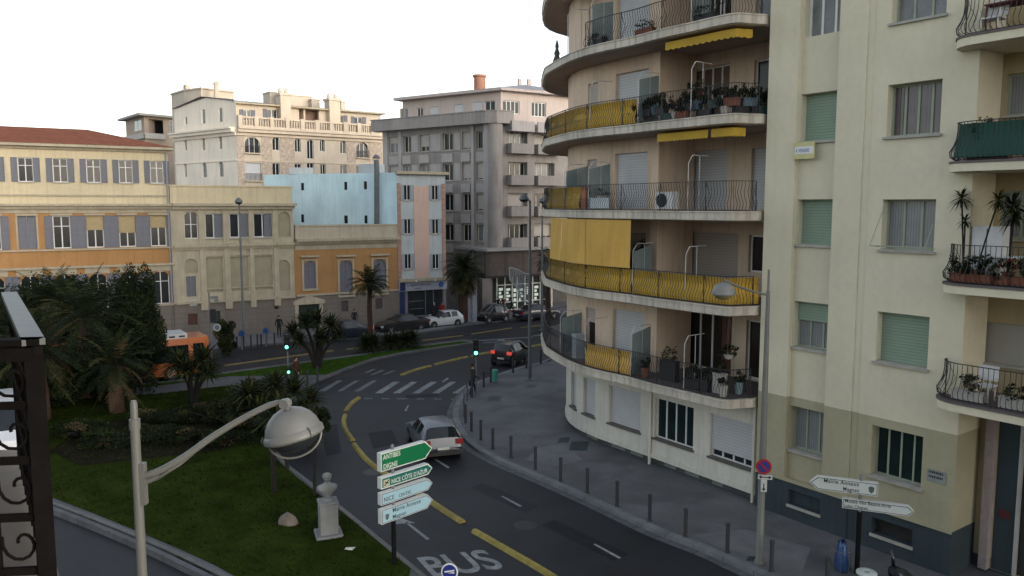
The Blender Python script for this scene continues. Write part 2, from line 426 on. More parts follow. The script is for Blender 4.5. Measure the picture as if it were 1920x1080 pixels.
def lawn(name, poly, m, dens, hh=.06):
    """one lawn: sheet plus blades scattered over it"""
    import bisect
    P = [(p.x, p.y) for p in poly]; ar = sum(P[i][0]*P[(i+1) % len(P)][1]-P[(i+1) % len(P)][0]*P[i][1] for i in range(len(P)))
    if ar < 0: P = P[::-1]
    mb = MB(); mb.face([(x, y, .135) for x, y in P])
    x0, x1 = min(p[0] for p in P), max(p[0] for p in P); y0, y1 = min(p[1] for p in P), max(p[1] for p in P)
    def inside(x, y):
        c = False; n = len(P); j = n-1
        for i in range(n):
            if (P[i][1] > y) != (P[j][1] > y) and x < (P[j][0]-P[i][0])*(y-P[i][1])/(P[j][1]-P[i][1])+P[i][0]: c = not c
            j = i
        return c
    for _ in range(int(dens*(x1-x0)*(y1-y0))):
        x, y = random.uniform(x0, x1), random.uniform(y0, y1)
        if y > 48 and random.random() < .5: continue
        if not inside(x, y): continue
        a = random.uniform(0, 2*pi); s = random.uniform(.02, .05); h = hh*random.uniform(.5, 1.4)
        lx, ly = random.uniform(-.04, .04), random.uniform(-.04, .04)
        mb.face([(x-s*cos(a), y-s*sin(a), .13), (x+s*cos(a), y+s*sin(a), .13), (x+lx, y+ly, .135+h)], (1 if sin(x*1.3+2*sin(y*.7))*sin(y*1.1+x*.4) > .35 and random.random() < .5 else random.choice((0, 0, 0, 2))))
    o = mb.build(name, [m, M_bl1, M_bl2]); return tag(o, kind='stuff')
M_bl1 = mat('grass_blade_dry', (.028, .034, .008), .95, .2, 2, spec=.02); M_bl2 = mat('grass_blade_dark', (.01, .022, .004), .95, .2, 2, spec=.02)
g_front = px((770, 1075), (650, 974), (562, 905), (515, 862), (500, 830), (505, 790), (535, 745), (515, 730), (430, 727), (300, 742), (200, 749), (60, 760), (-150, 790), (-120, 862), (95, 938), (255, 1002), (400, 1066), (560, 1150), (745, 1190))
tag(lawn('lawn', smooth_line(g_front, 2), M_grass, 55), 'dark green lawn round the bust and the palms', 'grass')
g_med = px((880, 645), (820, 653), (760, 662), (700, 674), (640, 695), (612, 706), (520, 708), (430, 709), (300, 727), (180, 738), (120, 739), (250, 728), (350, 717), (425, 704), (520, 691), (640, 675), (775, 655), (865, 643))
tag(lawn('median_lawn', g_med, M_grass2, 30, .05), 'bright green strip of lawn between the two roads', 'grass')
mb = MB(); mb.face([(p.x, p.y, .142) for p in px((330, 770), (520, 735), (545, 750), (500, 810), (420, 850), (150, 880), (90, 850), (180, 800))][::-1]); o = mb.build('planting_bed', M_soil); tag(o, kind='structure')
# --- far pavement
fk = [G(*p) for p in ((-500, 770), (-120, 705), (120, 686), (420, 655), (509, 647), (600, 640), (782, 626), (862, 612), (900, 607), (1025, 594))]
fk.append(fk[-1]+(fk[-1]-fk[-3]).normalized()*30)
FK = smooth_line(fk, 3)
mb = MB(); mb.prism([(p.x, p.y) for p in FK]+[(70, 130), (-90, 130), (-90, 60)], .001, .12); tag(mb.build('far_pavement', mat('far_pavement_stone', (.15, .15, .16), .8, .15, .5, blotch=.3)), kind='structure')
mb = MB(); strip(mb, FK, 0, .25, .002, .14, stone=1.2); tag(mb.build('far_kerb', M_gut), kind='structure')
# --- markings
def mark(name, quads, m, z=.0085):
    mb = MB()
    for q in quads:
        P = [G(*p) for p in q]; c = (P[1]-P[0]).cross(P[2]-P[0]).z
        if c < 0: P = P[::-1]
        mb.face([(p.x, p.y, z) for p in P])
    return tag(mb.build(name, m), kind='structure')
def L3(x, y): return (600+x/4, 540+y/4)
zb = []
for x0, x1 in ((-10, 38), (125, 165), (252, 300), (410, 468), (545, 600), (692, 748), (838, 892), (990, 1048)):
    zb.append([L3(x0, 790 if x0 > 300 else 776), L3(x1, 790 if x0 > 300 else 776), L3(x1+132, 704 if x0 > 300 else 694), L3(x0+132+8, 704 if x0 > 300 else 694)])
mark('crosswalk_worn', zb[:3], M_paintw); mark('crosswalk', zb[3:], M_paint)
mark('stop_line', [[L3(a, 826+i), L3(b, 826+i), L3(b+4, 834+i), L3(a+4, 834+i)] for i, (a, b) in enumerate(((330, 395), (460, 522), (572, 655), (722, 780), (850, 912), (980, 1025)))], M_paintw)
mark('worn_bus_marking', [[(682, 699), (690, 699), (706, 692), (699, 692)], [(694, 703), (702, 703), (722, 694), (714, 694)], [(716, 703), (722, 703), (742, 695), (736, 695)]], M_paintw)
for pp, mm in ((((690, 812), (735, 806), (748, 832), (700, 842)), 'a'), (((905, 905), (1010, 950), (985, 962), (882, 915)), 'b'), (((900, 700), (960, 690), (975, 697), (912, 708)), 'b'), (((600, 800), (632, 795), (640, 850), (612, 856)), 'a'), (((1040, 975), (1180, 1040), (1150, 1052), (1015, 985)), 'a'), (((450, 672), (600, 655), (604, 660), (455, 679)), 'b'), (((760, 741), (820, 739), (825, 744), (762, 747)), 'a')):
    sheet([XY(G(*q_)) for q_ in pp], .0062, 'road_patch', mat('tar_patch_dark', (.0135, .0152, .019), .7, .3, 2, spec=.2) if mm == 'a' else mat('tar_patch_pale', (.021, .023, .028), .7, .3, 2, spec=.2))
mb = MB()
for u_, v_ in ((700, 885), (985, 985)):
    mb = MB(); q_ = G(u_, v_); mb.lathe([(0, .0075), (.36, .0075), (.4, .005)], (q_.x, q_.y, 0), 24); tag(mb.build('manhole_cover', mat('manhole_iron', (.019, .02, .023), .5, .3, 14, bump=.5)), kind='structure')
mark('lane_dashes', [[(828, 716), (831, 717), (842, 710), (839, 708)], [(758, 771), (762, 771), (767, 760), (764, 760)], [(814, 862), (818, 861), (843, 876), (840, 879)], [(939, 931), (943, 930), (979, 949), (975, 951)], [(1112, 1021), (1117, 1020), (1165, 1046), (1160, 1048)], [(1290, 1120), (1296, 1118), (1350, 1150), (1344, 1152)]], M_paint)
mark('bus_lane_arrow', [[(736, 976), (752, 972), (779, 981), (740, 983)], [(759, 980), (764, 979), (806, 1011), (800, 1013)]], M_paint)
mark('far_yellow_line', [[(421, 684), (421, 687), (625, 659), (625, 656)], [(650, 654), (650, 656.5), (785, 640), (785, 638)], [(790, 638), (790, 640), (868, 630), (868, 628)], [(884, 625.5), (884, 627.5), (960, 616), (960, 614)], [(975, 614), (975, 615.5), (1030, 609), (1030, 607)]], M_yelw)
mark('merge_lines', [[(897, 638), (897, 640), (1000, 633), (1000, 631)], [(905, 642.5), (905, 644), (975, 639), (975, 637.5)], [(1000, 629), (1000, 631), (1045, 624), (1045, 622)]], M_paintw)
def sep(name, pts, wd, hh, m):
    L = smooth_line([G(*p) for p in pts], 4); mb = MB()
    A = offs(L, -wd/2); B = offs(L, wd/2); A2 = offs(L, -wd*.28); B2 = offs(L, wd*.28)
    for i in range(len(L)-1):
        q = [A[i], B[i], B[i+1], A[i+1]]; t = [A2[i], B2[i], B2[i+1], A2[i+1]]
        mb.hexa([(p.x, p.y, .003) for p in q][::-1]+[(p.x, p.y, hh) for p in t][::-1])
    return mb.build(name, m)
g = 'yellow raised separators along the bus lane'
for k, (pts, lb) in enumerate((
    (((1160, 1165), (1036, 1083), (960, 1038), (889, 997)), 'long yellow raised separator running from the frame bottom beside the BUS lettering'),
    (((868, 981), (838, 962), (808, 942), (770, 916)), 'yellow raised separator just right of the arrow signpost'),
    (((752, 905), (717, 886), (687, 862), (664, 834)), 'yellow raised separator behind the left end of the green sign'),
    (((662, 827), (648, 806), (644, 790), (647, 779)), 'curved yellow raised separator in the middle of the road bend'),
    (((648, 771), (660, 756), (673, 747)), 'short yellow raised separator ending at the crosswalk'),
    (((753, 704), (780, 694), (808, 687)), 'yellow raised separator just beyond the crosswalk'),
    (((814, 685), (845, 677), (876, 670)), 'yellow raised separator left of the traffic light'),
    (((884, 669), (900, 665), (917, 662)), 'yellow raised separator behind the small black car'),
    (((985, 652), (1005, 649), (1045, 642)), 'yellow raised separator beyond the small black car'))):
    o = sep('lane_separator', pts, .25, .1, M_yel); tag(o, lb, 'lane separator', g)
# BUS lettering laid on the lane
TL, TR, BR = G(780, 1046), G(908, 1030), G(949, 1066)
ex = TR-TL; ey = TR-BR
cu = bpy.data.curves.new('t', 'FONT'); cu.body = 'BUS'; cu.size = 1; cu.offset = .018; o = bpy.data.objects.new('t', cu); COL.objects.link(o)
me = bpy.data.meshes.new_from_object(o.evaluated_get(bpy.context.evaluated_depsgraph_get())); bpy.data.objects.remove(o)
x0 = min(v.co.x for v in me.vertices); x1 = max(v.co.x for v in me.vertices); y0 = min(v.co.y for v in me.vertices); y1 = max(v.co.y for v in me.vertices)
BL = TL-ey
for v in me.vertices:
    a = (v.co.x-x0)/(x1-x0); b = (v.co.y-y0)/(y1-y0); p = BL+ex*a+ey*b; v.co = (p.x-BL.x, p.y-BL.y, .0085)
me.materials.clear(); me.materials.append(M_paint)
o = bpy.data.objects.new('bus_lettering', me); o.location = (BL.x, BL.y, 0); COL.objects.link(o); o['kind'] = 'structure'
# manhole covers and patches
def cover(u0, v0, u1, v1, name='drain_cover', m=None):
    mb = MB(); a, b, c, d = G(u0, v1, .13), G(u1, v1, .13), G(u1+4, v0, .13), G(u0+6, v0, .13)
    mb.face([(p.x, p.y, .1345) for p in (a, b, c, d)]); return tag(mb.build(name, m or M_cover), kind='structure')
M_cover = mat('drain_iron', (.02, .04, .045), .6, .2, 8, bump=.4)
cover(912, 743, 937, 752); cover(1040, 729, 1075, 736); cover(1045, 820, 1065, 830); cover(1066, 828, 1100, 845); cover(1398, 1043, 1417, 1052); cover(985, 722, 1003, 727)
sheet([XY(G(*p)) for p in ((1010, 845), (1060, 838), (1092, 868), (1045, 880), (985, 868))], .1335, 'pavement_patch', mat('patched_tar', (.15, .155, .165), .8, .25, 1.2, blotch=.3))
sheet([XY(G(*p)) for p in ((1300, 1010), (1400, 1000), (1520, 1035), (1500, 1090), (1400, 1065))], .1337, 'pavement_patch', MATS['patched_tar'])
# ================================================================ FAR BUILDINGS
M_orange = mat('orange_stucco', (.40, .215, .085), .9, .1, .5, streak=.25, bump=.1, blotch=.12)
M_cream = mat('cream_stucco', (.60, .51, .34), .9, .1, .5, streak=.3, bump=.1, blotch=.1)
M_creamd = mat('cream_moulding', (.43, .375, .275), .85, .14, 1, streak=.35)
M_stone = mat('ashlar_stone', (.20, .17, .145), .9, .15, .6, streak=.3, blotch=.2, bands=.42, bw=.2)
M_tile = mat('roof_tile', (.28, .105, .065), .95, spec=.05, var=.25, scale=2, vbands=.22, bw=.35, blotch=.2)
M_blind = mat('tan_blind', (.42, .33, .18), .8, .1, 3, bands=.08, bw=.2)
M_blue = mat('pale_blue_render', (.60, .80, .87), .85, .1, .4, streak=.25, blotch=.15)
M_pink = mat('pink_render', (.60, .42, .34), .85, .08, .6, streak=.2)
M_bluef = mat('blue_grey_render', (.46, .50, .51), .85, .08, .8, streak=.25)
M_brickq = mat('quoin_brick', (.40, .25, .19), .85, .2, 4, bands=.5, bw=.25)
M_zinc = mat('zinc_roof', (.28, .28, .31), .6, .15, .8)
M_ironr = mat('balcony_iron', (.03, .03, .035), .6, .2, 5)
P0 = GD(330, 643, 61.7); 
O1 = Vector((-25.9, 61.7)); d1 = Vector((.861, .509)).normalized(); n1 = Vector((d1.y, -d1.x))
def along(t): q = O1+d1*t; return (q.x, q.y)
F1 = Surf([along(-60), along(40)])
def s1(u, v=500): return F1.hit(u, v)[0]
def z1(u, v): return F1.hit(u, v)[1]
sA0, sAB, sBC, sCD = F1.hit(-160, 500)[0], s1(323), s1(551), s1(746)
def side(mb, sf, s, z0, z1, dep, mi=0, left=True):
    a = sf.P(s, z0); b = sf.P(s, z0, -dep); q = [a, b, Vector((b.x, b.y, z1)), Vector((a.x, a.y, z1))]
    mb.face(q[::-1] if left else q, mi)
def block_rest(mb, sf, s0, s1, z0, z1, dep, mi=0, roof=True):
    side(mb, sf, s0, z0, z1, dep, mi, True); side(mb, sf, s1, z0, z1, dep, mi, False)
    a, b = sf.P(s0, z0, -dep), sf.P(s1, z0, -dep)
    mb.face([b, a, Vector((a.x, a.y, z1)), Vector((b.x, b.y, z1))], mi)
    if roof: mb.face([sf.P(s0, z1), sf.P(s1, z1), sf.P(s1, z1, -dep), sf.P(s0, z1, -dep)], mi)
SPLIT = ('infill_panel', 'pier', 'pilaster', 'column', 'quoin', 'arcade_pillar', 'balconette', 'string_course', 'balcony', 'panel', 'moulding', 'apron', 'shop_frame')
def pr(name, sf, boxes, m, par):
    if name in SPLIT:
        for b in boxes: mb = MB(); sbox(mb, sf, *b); o = mb.build(name, m, par)
        return o
    mb = MB()
    for b in boxes: sbox(mb, sf, *b)
    return mb.build(name, m, par)
# ---------------- A: long orange palace wing with tiled roof
bA = thing('palace_wing', 'long orange and cream palace wing with red tiled roof and grey louvred shutters, far left', 'building', F1.P((sA0+sAB)/2, 0))
top = [(37, 59, 299, 337), (102, 120, 299, 338), (167, 185, 300, 338), (227, 245, 302, 339), (286, 302, 304, 340)]
mid = [(102, 131, 409, 469), (166, 192, 406, 467), (226, 252, 405, 466), (285, 310, 405, 465)]
hA = []; sp = None
w_top = []
c0 = [s1((a+b)/2, 320) for a, b, _, _ in top]; stp = (c0[-1]-c0[0])/4
for k in range(-4, 5): w_top.append((c0[0]+stp*k-.47, c0[0]+stp*k+.47, 12.15, 13.85))
w_mid = []
c1 = [s1((a+b)/2, 440) for a, b, _, _ in mid]; stm = (c1[-1]-c1[0])/3
for k in range(-6, 4):
    w_mid.append((c1[0]+stm*k-.56, c1[0]+stm*k+.56, 7.4, 9.75))
blindw = s1(51, 440)
w_mid = [w for w in w_mid if abs((w[0]+w[1])/2-blindw) > 1.2 or True]
w_low = [(w[0]-.05, w[1]+.05, 2.95, 5.5) for w in w_mid]
hol = w_top+w_mid+w_low
zc, ze = 10.5, 14.75
mb = MB()
swall(mb, F1, sA0, sAB, 0, ze, hol, .22, 0, cols=[(0, 0), (2.9, 1), (9.95, 2)])
for h in w_low: archfill(mb, F1, h, .22, 1)
block_rest(mb, F1, sA0, sAB, 0, ze, 14, 2, roof=False)
mb.build('wall', [M_stone, M_orange, M_cream], bA)
pr('cornice', F1, [(sA0, sAB+.15, 10.25, 10.45, .002, .28), (sA0, sAB+.15, 10.45, 10.62, .002, .5), (sA0, sAB-.02, 9.95, 10.25, .002, .07)], M_creamd, bA)
pr('string_course', F1, [(sA0, sAB-.02, 11.15, 11.28, .002, .09), (sA0, sAB-.02, 7.24, 7.36, .002, .13), (sA0, sAB-.02, 2.82, 3.0, .002, .12)], M_creamd, bA)
pr('eave', F1, [(sA0, sAB+.3, ze-.28, ze-.1, .002, .2), (sA0, sAB+.35, ze-.1, ze+.1, -.3, .55)], M_creamd, bA)
mb = MB(); a = F1.P(sA0, ze+.1, .6); b = F1.P(sAB+.4, ze+.1, .6); c = F1.P(sAB-5.0, ze+1.75, -6.5); d = F1.P(sA0, ze+1.75, -6.5); e = F1.P(sAB+.4, ze+.1, -14); f = F1.P(sA0, ze+.1, -14)
mb.face([a, b, c, d]); mb.face([b, e, c]); mb.face([e, f, d, c]); mb.build('roof', M_tile, bA)
for i, h in enumerate(w_top): win(F1, h, bA, M_white, .2, 2, 1, fw=.06, sill=1, shut='open', shw=.42, rowz=[13.3])
for i, h in enumerate(w_mid):
    if i == 5: win(F1, h, bA, M_white, .2, 2, 1, shut='closed', pane=M_dark)
    else:
        k = {7: .45, 8: .55, 9: .4}.get(i)
        win(F1, h, bA, M_white, .2, 2, 1, fw=.07, shut='open', shw=.52, roller=M_blind if k else None, rfrac=k or 1, rowz=[9.0])
for h in w_mid:
    mb = MB()
    sbox(mb, F1, h[0]-.12, h[1]+.12, h[3]+.02, h[3]+.16, .003, .13)
    sbox(mb, F1, h[0]-.11, h[0]-.005, h[2], h[3], .003, .015); sbox(mb, F1, h[1]+.005, h[1]+.11, h[2], h[3], .003, .015)
    mb.build('window_surround', M_creamd, bA)
for h in w_low:
    mb = MB()
    sbox(mb, F1, h[0]-.5, h[1]+.5, 5.95, 6.1, .003, .25); sbox(mb, F1, h[0]-.2, h[1]+.2, 5.52, 5.93, .003, .05)
    sbox(mb, F1, h[0]-.18, h[0]-.01, 2.95, 5.5, .003, .04); sbox(mb, F1, h[1]+.01, h[1]+.18, 2.95, 5.5, .003, .04)
    mb.build('window_surround', M_creamd, bA)
for i, h in enumerate(w_low): win(F1, (h[0], h[1], h[2], h[3]-.02), bA, M_white, .2, 2, 1, fw=.06, shut='open', shw=.5, rowz=[4.7])
mb = MB(); mb.tube([F1.P(sAB-.12, 3, .1), F1.P(sAB-.12, 14.6, .1)], .06, 6); mb.build('downpipe', M_zinc, bA)
# ---------------- B: cream centre pavilion
bB = thing('cream_pavilion', 'cream stone pavilion with blind arcade panels and tall pilasters beside the orange wing', 'building', F1.P((sAB+sBC)/2, 0))
def R1(u0, v0, u1, v1): return F1.rect4(u0, v0, u1, v1)
arch1 = R1(345, 398, 371, 447); rct = [R1(384, 400, 417, 446), R1(430, 400, 465, 446), R1(475, 400, 509, 445)]; nic = R1(521, 400, 544, 443)
low = [R1(383, 482, 417, 547), R1(430, 481, 465, 545), R1(475, 480, 510, 545)]; nil = R1(521, 487, 543, 545); shl = R1(349, 518, 367, 556); nil2 = R1(346, 485, 370, 512)
sm = [R1(352, 588, 370, 609), R1(397, 583, 413, 604)]
for lst in (rct, low):
    zz0 = sum(h[2] for h in lst)/3; zz1 = sum(h[3] for h in lst)/3
    for i, h in enumerate(lst): lst[i] = (h[0], h[1], zz0, zz1)
arch1 = (arch1[0], arch1[1], rct[0][2], rct[0][3]+.15); nic = (nic[0], nic[1], rct[0][2], rct[0][3]+.1)
Zb = 10.42
mb = MB()
blk = [(h[0], h[1], h[2], h[3], .12) for h in low]+[nic+(.1,), nil+(.1,), nil2+(.08,)]
swall(mb, F1, sAB, sBC, 0, Zb, [arch1]+rct+blk+[shl]+sm, .25, 0, off=.12, cols=[(0, 0), (2.9, 1)])
for h, dp in ((arch1, .25), (nic, .12), (nil, .12), (nil2, .1)): archfill(mb, F1, h, dp, 1, off=.12)
block_rest(mb, F1, sAB, sBC, 0, Zb, 12, 1)
pw0, pw1 = sAB+.1, sBC+.2
mb.build('wall', [M_stone, M_creamd], bB)
pr('infill_panel', F1, [(h[0], h[1], h[2], h[3], -.06, .001) for h in low+[nic, nil, nil2]], mat('recessed_render', (.33, .29, .205), .9, .12, 1, streak=.3), bB)
pr('parapet', F1, [(sAB+.05, sBC, 10.66, 11.95, -.4, .05), (sAB+.02, sBC+.05, 11.95, 12.07, -.5, .12)], M_cream, bB)
pr('cornice', F1, [(sAB+.16, sBC+.25, 10.45, 10.66, -.3, .62), (sAB+.16, sBC+.12, 10.2, 10.452, .122, .38)], M_creamd, bB)
pr('string_course', F1, [(sAB+.16, sBC+.05, 7.25, 7.45, .122, .42), (sAB+.16, sBC, 7.05, 7.248, .122, .25), (sAB+.16, sBC, 2.85, 3.02, .122, .3)], M_creamd, bB)
us = [(372, 383), (418, 429), (466, 474), (511, 520)]
pil = [(s1(a, 430), s1(b, 430)) for a, b in us]
pr('pilaster', F1, [(a, b, 7.46, 10.19, .122, .2) for a, b in pil]+[(a, b, 3.03, 7.04, .122, .22) for a, b in pil]+[(a-.05, b+.05, 2.3, 3.4, .222, .28) for a, b in pil], M_creamd, bB)
pr('moulding', F1, [(low[0][0]-.2, low[2][1]+.2, low[0][3]+.1, low[0][3]+.24, .122, .2), (low[0][0], low[2][1], 3.9, 4.0, .122, .16)], M_creamd, bB)
win(F1, arch1, bB, M_white, .24, 2, 1, shut=None, off=.12, pane=M_glass, rowz=[arch1[2]+1.1])
for h in rct:
    w_ = win(F1, h, bB, M_white, .24, 2, 1, fw=.08, sill=1, off=.12)
    mb = MB(); leaf(mb, F1, h[1]-.62, h[1]-.02, h[2]+.05, h[3]-.05, -.03); mb.build('shutter', M_shut, w_)
win(F1, shl, bB, M_white, .22, 2, 1, shut='closed', off=.12, pane=M_dark)
mb = MB(); sbox(mb, F1, sm[0][0], sm[0][1], sm[0][2], sm[0][3], -.1, -.04); mb.build('hatch', mat('brown_wood', (.1, .045, .03), .7), bB)
mb = MB(); sbox(mb, F1, sm[1][0], sm[1][1], sm[1][2], sm[1][3], -.1, -.04); mb.build('hatch', mat('green_wood', (.03, .05, .04), .7), bB)
h = R1(355, 562, 369, 573); mb = MB(); sbox(mb, F1, h[0], h[1], h[2], h[3], .123, .16); mb.build('plaque', mat('pale_plaque', (.4, .45, .44), .5), bB)
h = R1(514, 571, 521, 579); mb = MB(); sbox(mb, F1, h[0], h[1], h[2], h[3], .123, .17); mb.build('vent', M_dark, bB)
# ---------------- C: low orange wing
bC = thing('orange_wing', 'low orange wing with three arched louvred windows above a stone base and gateway', 'building', F1.P((sBC+sCD)/2, 0))
cw = [R1(570, 489, 592, 541), R1(637, 488, 661, 553), R1(700, 481, 724, 540)]
cw[2] = (cw[2][0], cw[2][1], cw[1][2], cw[1][3])
gate = R1(560, 570, 599, 640); gate = (gate[0], gate[1], .12, gate[3]); cs = [R1(640, 564, 653, 584), R1(704, 559, 717, 579)]
Zc = 7.5
mb = MB(); swall(mb, F1, sBC+.001, sCD, 0, Zc, cw+[gate]+cs, .22, 0, cols=[(0, 0), (3.0, 1)])
for h in cw: archfill(mb, F1, h, .22, 1)
block_rest(mb, F1, sBC+.001, sCD, 0, Zc, 9, 1)
mb.build('wall', [M_stone, M_orange], bC)
pr('parapet', F1, [(sBC+.2, sCD-.02, 7.72, 8.75, -.4, -.02), (sBC+.2, sCD, 8.75, 8.87, -.45, .05)], mat('pale_parapet', (.47, .41, .31), .85, .1, 1, streak=.3), bC)
pr('cornice', F1, [(sBC+.2, sCD+.1, 7.5, 7.72, -.3, .5), (sBC+.14, sCD, 7.28, 7.502, .002, .25), (sBC+.14, sCD, 6.8, 7.282, .002, .04)], M_creamd, bC)
pr('string_course', F1, [(sBC+.14, sCD, 2.92, 3.08, .002, .12)], M_creamd, bC)
for h in cw:
    mb = MB()
    sbox(mb, F1, h[0]-.28, h[1]+.28, h[3]+.32, h[3]+.46, .003, .26)
    sbox(mb, F1, h[0]-.16, h[0]-.005, h[2], h[3]+.12, .003, .05); sbox(mb, F1, h[1]+.005, h[1]+.16, h[2], h[3]+.12, .003, .05)
    sbox(mb, F1, h[0]-.2, h[1]+.2, h[2]-.18, h[2], .003, .12); sbox(mb, F1, h[0], h[1], h[3]+.002, h[3]+.12, .003, .05)
    mb.build('window_surround', M_creamd, bC)
mb = MB()
a, b, c, d = gate
sbox(mb, F1, a-.3, a, .12, d, .003, .12); sbox(mb, F1, b, b+.3, .12, d, .003, .12); sbox(mb, F1, a-.45, b+.45, d, d+.3, .003, .22)
q = [(a-.45, d+.3), (b+.45, d+.3), ((a+b)/2, d+.75)]
f = [F1.P(x, z, .2) for x, z in q]; k = [F1.P(x, z, .003) for x, z in q]; mb.face(f); 
for i in range(3): mb.face([f[i], f[(i+1) % 3], k[(i+1) % 3], k[i]])
mb.build('gate_surround', M_creamd, bC)
for h in cw: win(F1, (h[0], h[1], h[2], h[3]-.02), bC, M_white, .2, 2, 1, shut='closed', pane=M_dark)
mb = MB(); sbox(mb, F1, a, b, .12, d, -.22, -.15); sbox(mb, F1, (a+b)/2-.02, (a+b)/2+.02, .12, d-.02, -.15, -.12); mb.build('gate', mat('dark_green_gate', (.012, .03, .022), .5, .2, 2, bands=.5, bw=.3), bC)
for h in cs: mb = MB(); sbox(mb, F1, *h, -.14, -.08); mb.build('hatch', mat('dark_hatch', (.08, .06, .06), .7), bC)
# ---------------- D: narrow pink block with pale blue party wall
dB = Vector((-.93, .37)).normalized()
pR = F1.P(s1(836, 480), 0); pL = F1.P(sCD, 0)
bD = thing('pink_corner_block', 'narrow pink block with brick quoins, a shop and a blank pale blue side wall', 'building', (pL+pR)/2)
ZD = 13.35
blueS = Surf([(pL.x+dB.x*21, pL.y+dB.y*21), (pL.x, pL.y)])
hb = [blueS.rect4(*q) for q in ((564, 343, 570, 357), (645, 341, 651, 356), (682, 340, 688, 355), (564, 402, 570, 417), (645, 404, 652, 419), (683, 404, 689, 419))]
mb = MB(); swall(mb, blueS, blueS.hit(495, 340)[0], blueS.L, 0, ZD+.02, hb, .12, 0); mb.build('party_wall', M_blue, bD)
for h in hb: mb = MB(); sbox(mb, blueS, *h, -.12, -.07); mb.build('window', M_glass, bD)
cA, cB = s1(765, 480), s1(817, 480)
wd = .42
dw = []
for (v0, v1) in ((347, 375), (412, 437), (475, 505)):
    for cx, u in ((cA, 765), (cB, 817)):
        h = F1.rect4(u-5, v0, u+5, v1); dw.append((cx-.33, cx+.33, (h[2]+h[3])/2-.68, (h[2]+h[3])/2+.68))
sh = F1.rect4(762, 553, 838, 596); shop = (s1(763), sCD+(pR-pL).length-.28, .13, 3.05)
sE = sCD+(pR-pL).length
mb = MB(); swall(mb, F1, sCD+.002, sE, 0, ZD, dw+[shop], .12, 0, cols=[(0, 3), (3.95, 1), (ZD-.9, 0)]); 
side(mb, F1, sE, 0, ZD, 13, 0, False)
a, b = F1.P(sCD, ZD), F1.P(sE, ZD); k = blueS.P(blueS.hit(495, 340)[0], ZD); mb.face([a, b, F1.P(sE, ZD, -13), k])
mb.build('wall', [M_bluef, M_bluef, M_bluef, mat('shop_front_grey', (.2, .19, .2), .7)], bD)
mid_ = ((cA+cB)/2)
pr('panel', F1, [((cA+.62), (cB-.62), 4.0, ZD-1.15, .003, .03)], M_pink, bD)
pr('quoin', F1, [(sCD+.003, sCD+.34, 4.0, ZD-.9, .003, .06), (sE-.36, sE-.04, 4.0, ZD-.9, .003, .06)], M_brickq, bD)
pr('cornice', F1, [(sCD-.1, sE+.2, ZD-.1, ZD+.15, -.3, .4)], M_creamd, bD)
pr('shop_ledge', F1, [(sCD, sE+.05, 3.7, 3.95, .003, .4)], M_creamd, bD)
for h in dw:
    w_ = win(F1, h, bD, M_white, .1, 2, 1, fw=.05, sill=1, shut=None, pane=M_glass)
    mb = MB(); leaf(mb, F1, h[0]-.3, h[0]-.01, h[2], h[3], .02); mb.build('shutter', mat('pale_louvre', (.36, .39, .43), .7, .1, 4, bands=.08), w_)
    mb = MB(); leaf(mb, F1, h[1]+.01, h[1]+.3, h[2], h[3], .02); mb.build('shutter', MATS['pale_louvre'], w_)
mb = MB(); sbox(mb, F1, sCD+.05, sE+.02, 2.85, 3.68, .003, .18); fas = mb.build('shop_sign', mat('shop_sign_white', (.36, .37, .42), .5, .1, 2), bD)
mb = MB(); sbox(mb, F1, sCD+.1, sCD+.62, 2.9, 3.62, .185, .2); sbox(mb, F1, sCD+.12, sCD+.6, .8, 2.8, .005, .1); mb.build('sign_panel', mat('sign_navy', (.02, .03, .1), .5), bD)
mb = MB(); mb.lathe([(0, 0), (.26, 0), (.26, .03), (0, .03)], F1.P(sE-.6, 3.3, .184), 16, up=F1.N(0)); mb.build('emblem', mat('sign_blue', (.03, .1, .3), .5), bD)
text("L'agencement", .38, F1.P(sCD+.8, 3.28, .19), Vector((d1.x, d1.y, 0)), (0, 0, 1), MATS['sign_navy'], fas, sx=1.05)
text("maison", .22, F1.P(sCD+1.5, 2.98, .19), Vector((d1.x, d1.y, 0)), (0, 0, 1), MATS['sign_navy'], fas)
for sx_ in (.33, .72):
    q = F1.P(sCD+(sE-sCD)*sx_, 3.74, .5); mb = MB(); mb.tube([F1.P(sCD+(sE-sCD)*sx_, 3.9, .05), F1.P(sCD+(sE-sCD)*sx_, 3.9, .5), q], .015, 5); mb.lathe([(.02, .06), (.07, .02), (.1, -.05), (0, -.05)], q, 10); mb.build('spot_lamp', M_white, bD)
mb = MB(); sbox(mb, F1, shop[0], shop[1], shop[2], shop[3], -.12, -.08); sg = mb.build('shop_window', glassm('shop_glass', (.03, .035, .04), .1), bD)
pr('shop_frame', F1, [(shop[0]+(shop[1]-shop[0])*t-.03, shop[0]+(shop[1]-shop[0])*t+.03, .13, 2.84, -.08, -.03) for t in (.01, .5, .72, .99)]+[(shop[0], shop[1], .13, .55, -.078, -.02), (shop[0]+.2, shop[0]+1.6, 1.15, 1.2, -.078, -.05), (shop[0]+.2, shop[0]+1.6, 1.85, 1.9, -.078, -.05)], mat('shop_frame_grey', (.16, .16, .17), .5), bD)
mb = MB(); fq = [blueS.P(blueS.hit(u, v)[0], blueS.hit(u, v)[1], .5) for u, v in ((706, 430), (712, 418), (712, 318), (711, 300))]
mb.tube([fq[0], fq[1], fq[2], fq[3]], .24, 10); mb.lathe([(.33, 0), (.33, .12), (.1, .35)], fq[3]+Vector((0, 0, .1)), 10); fo = mb.build('flue', mat('dull_zinc', (.12, .13, .14), .5, .2, 3), bD, smooth=False)
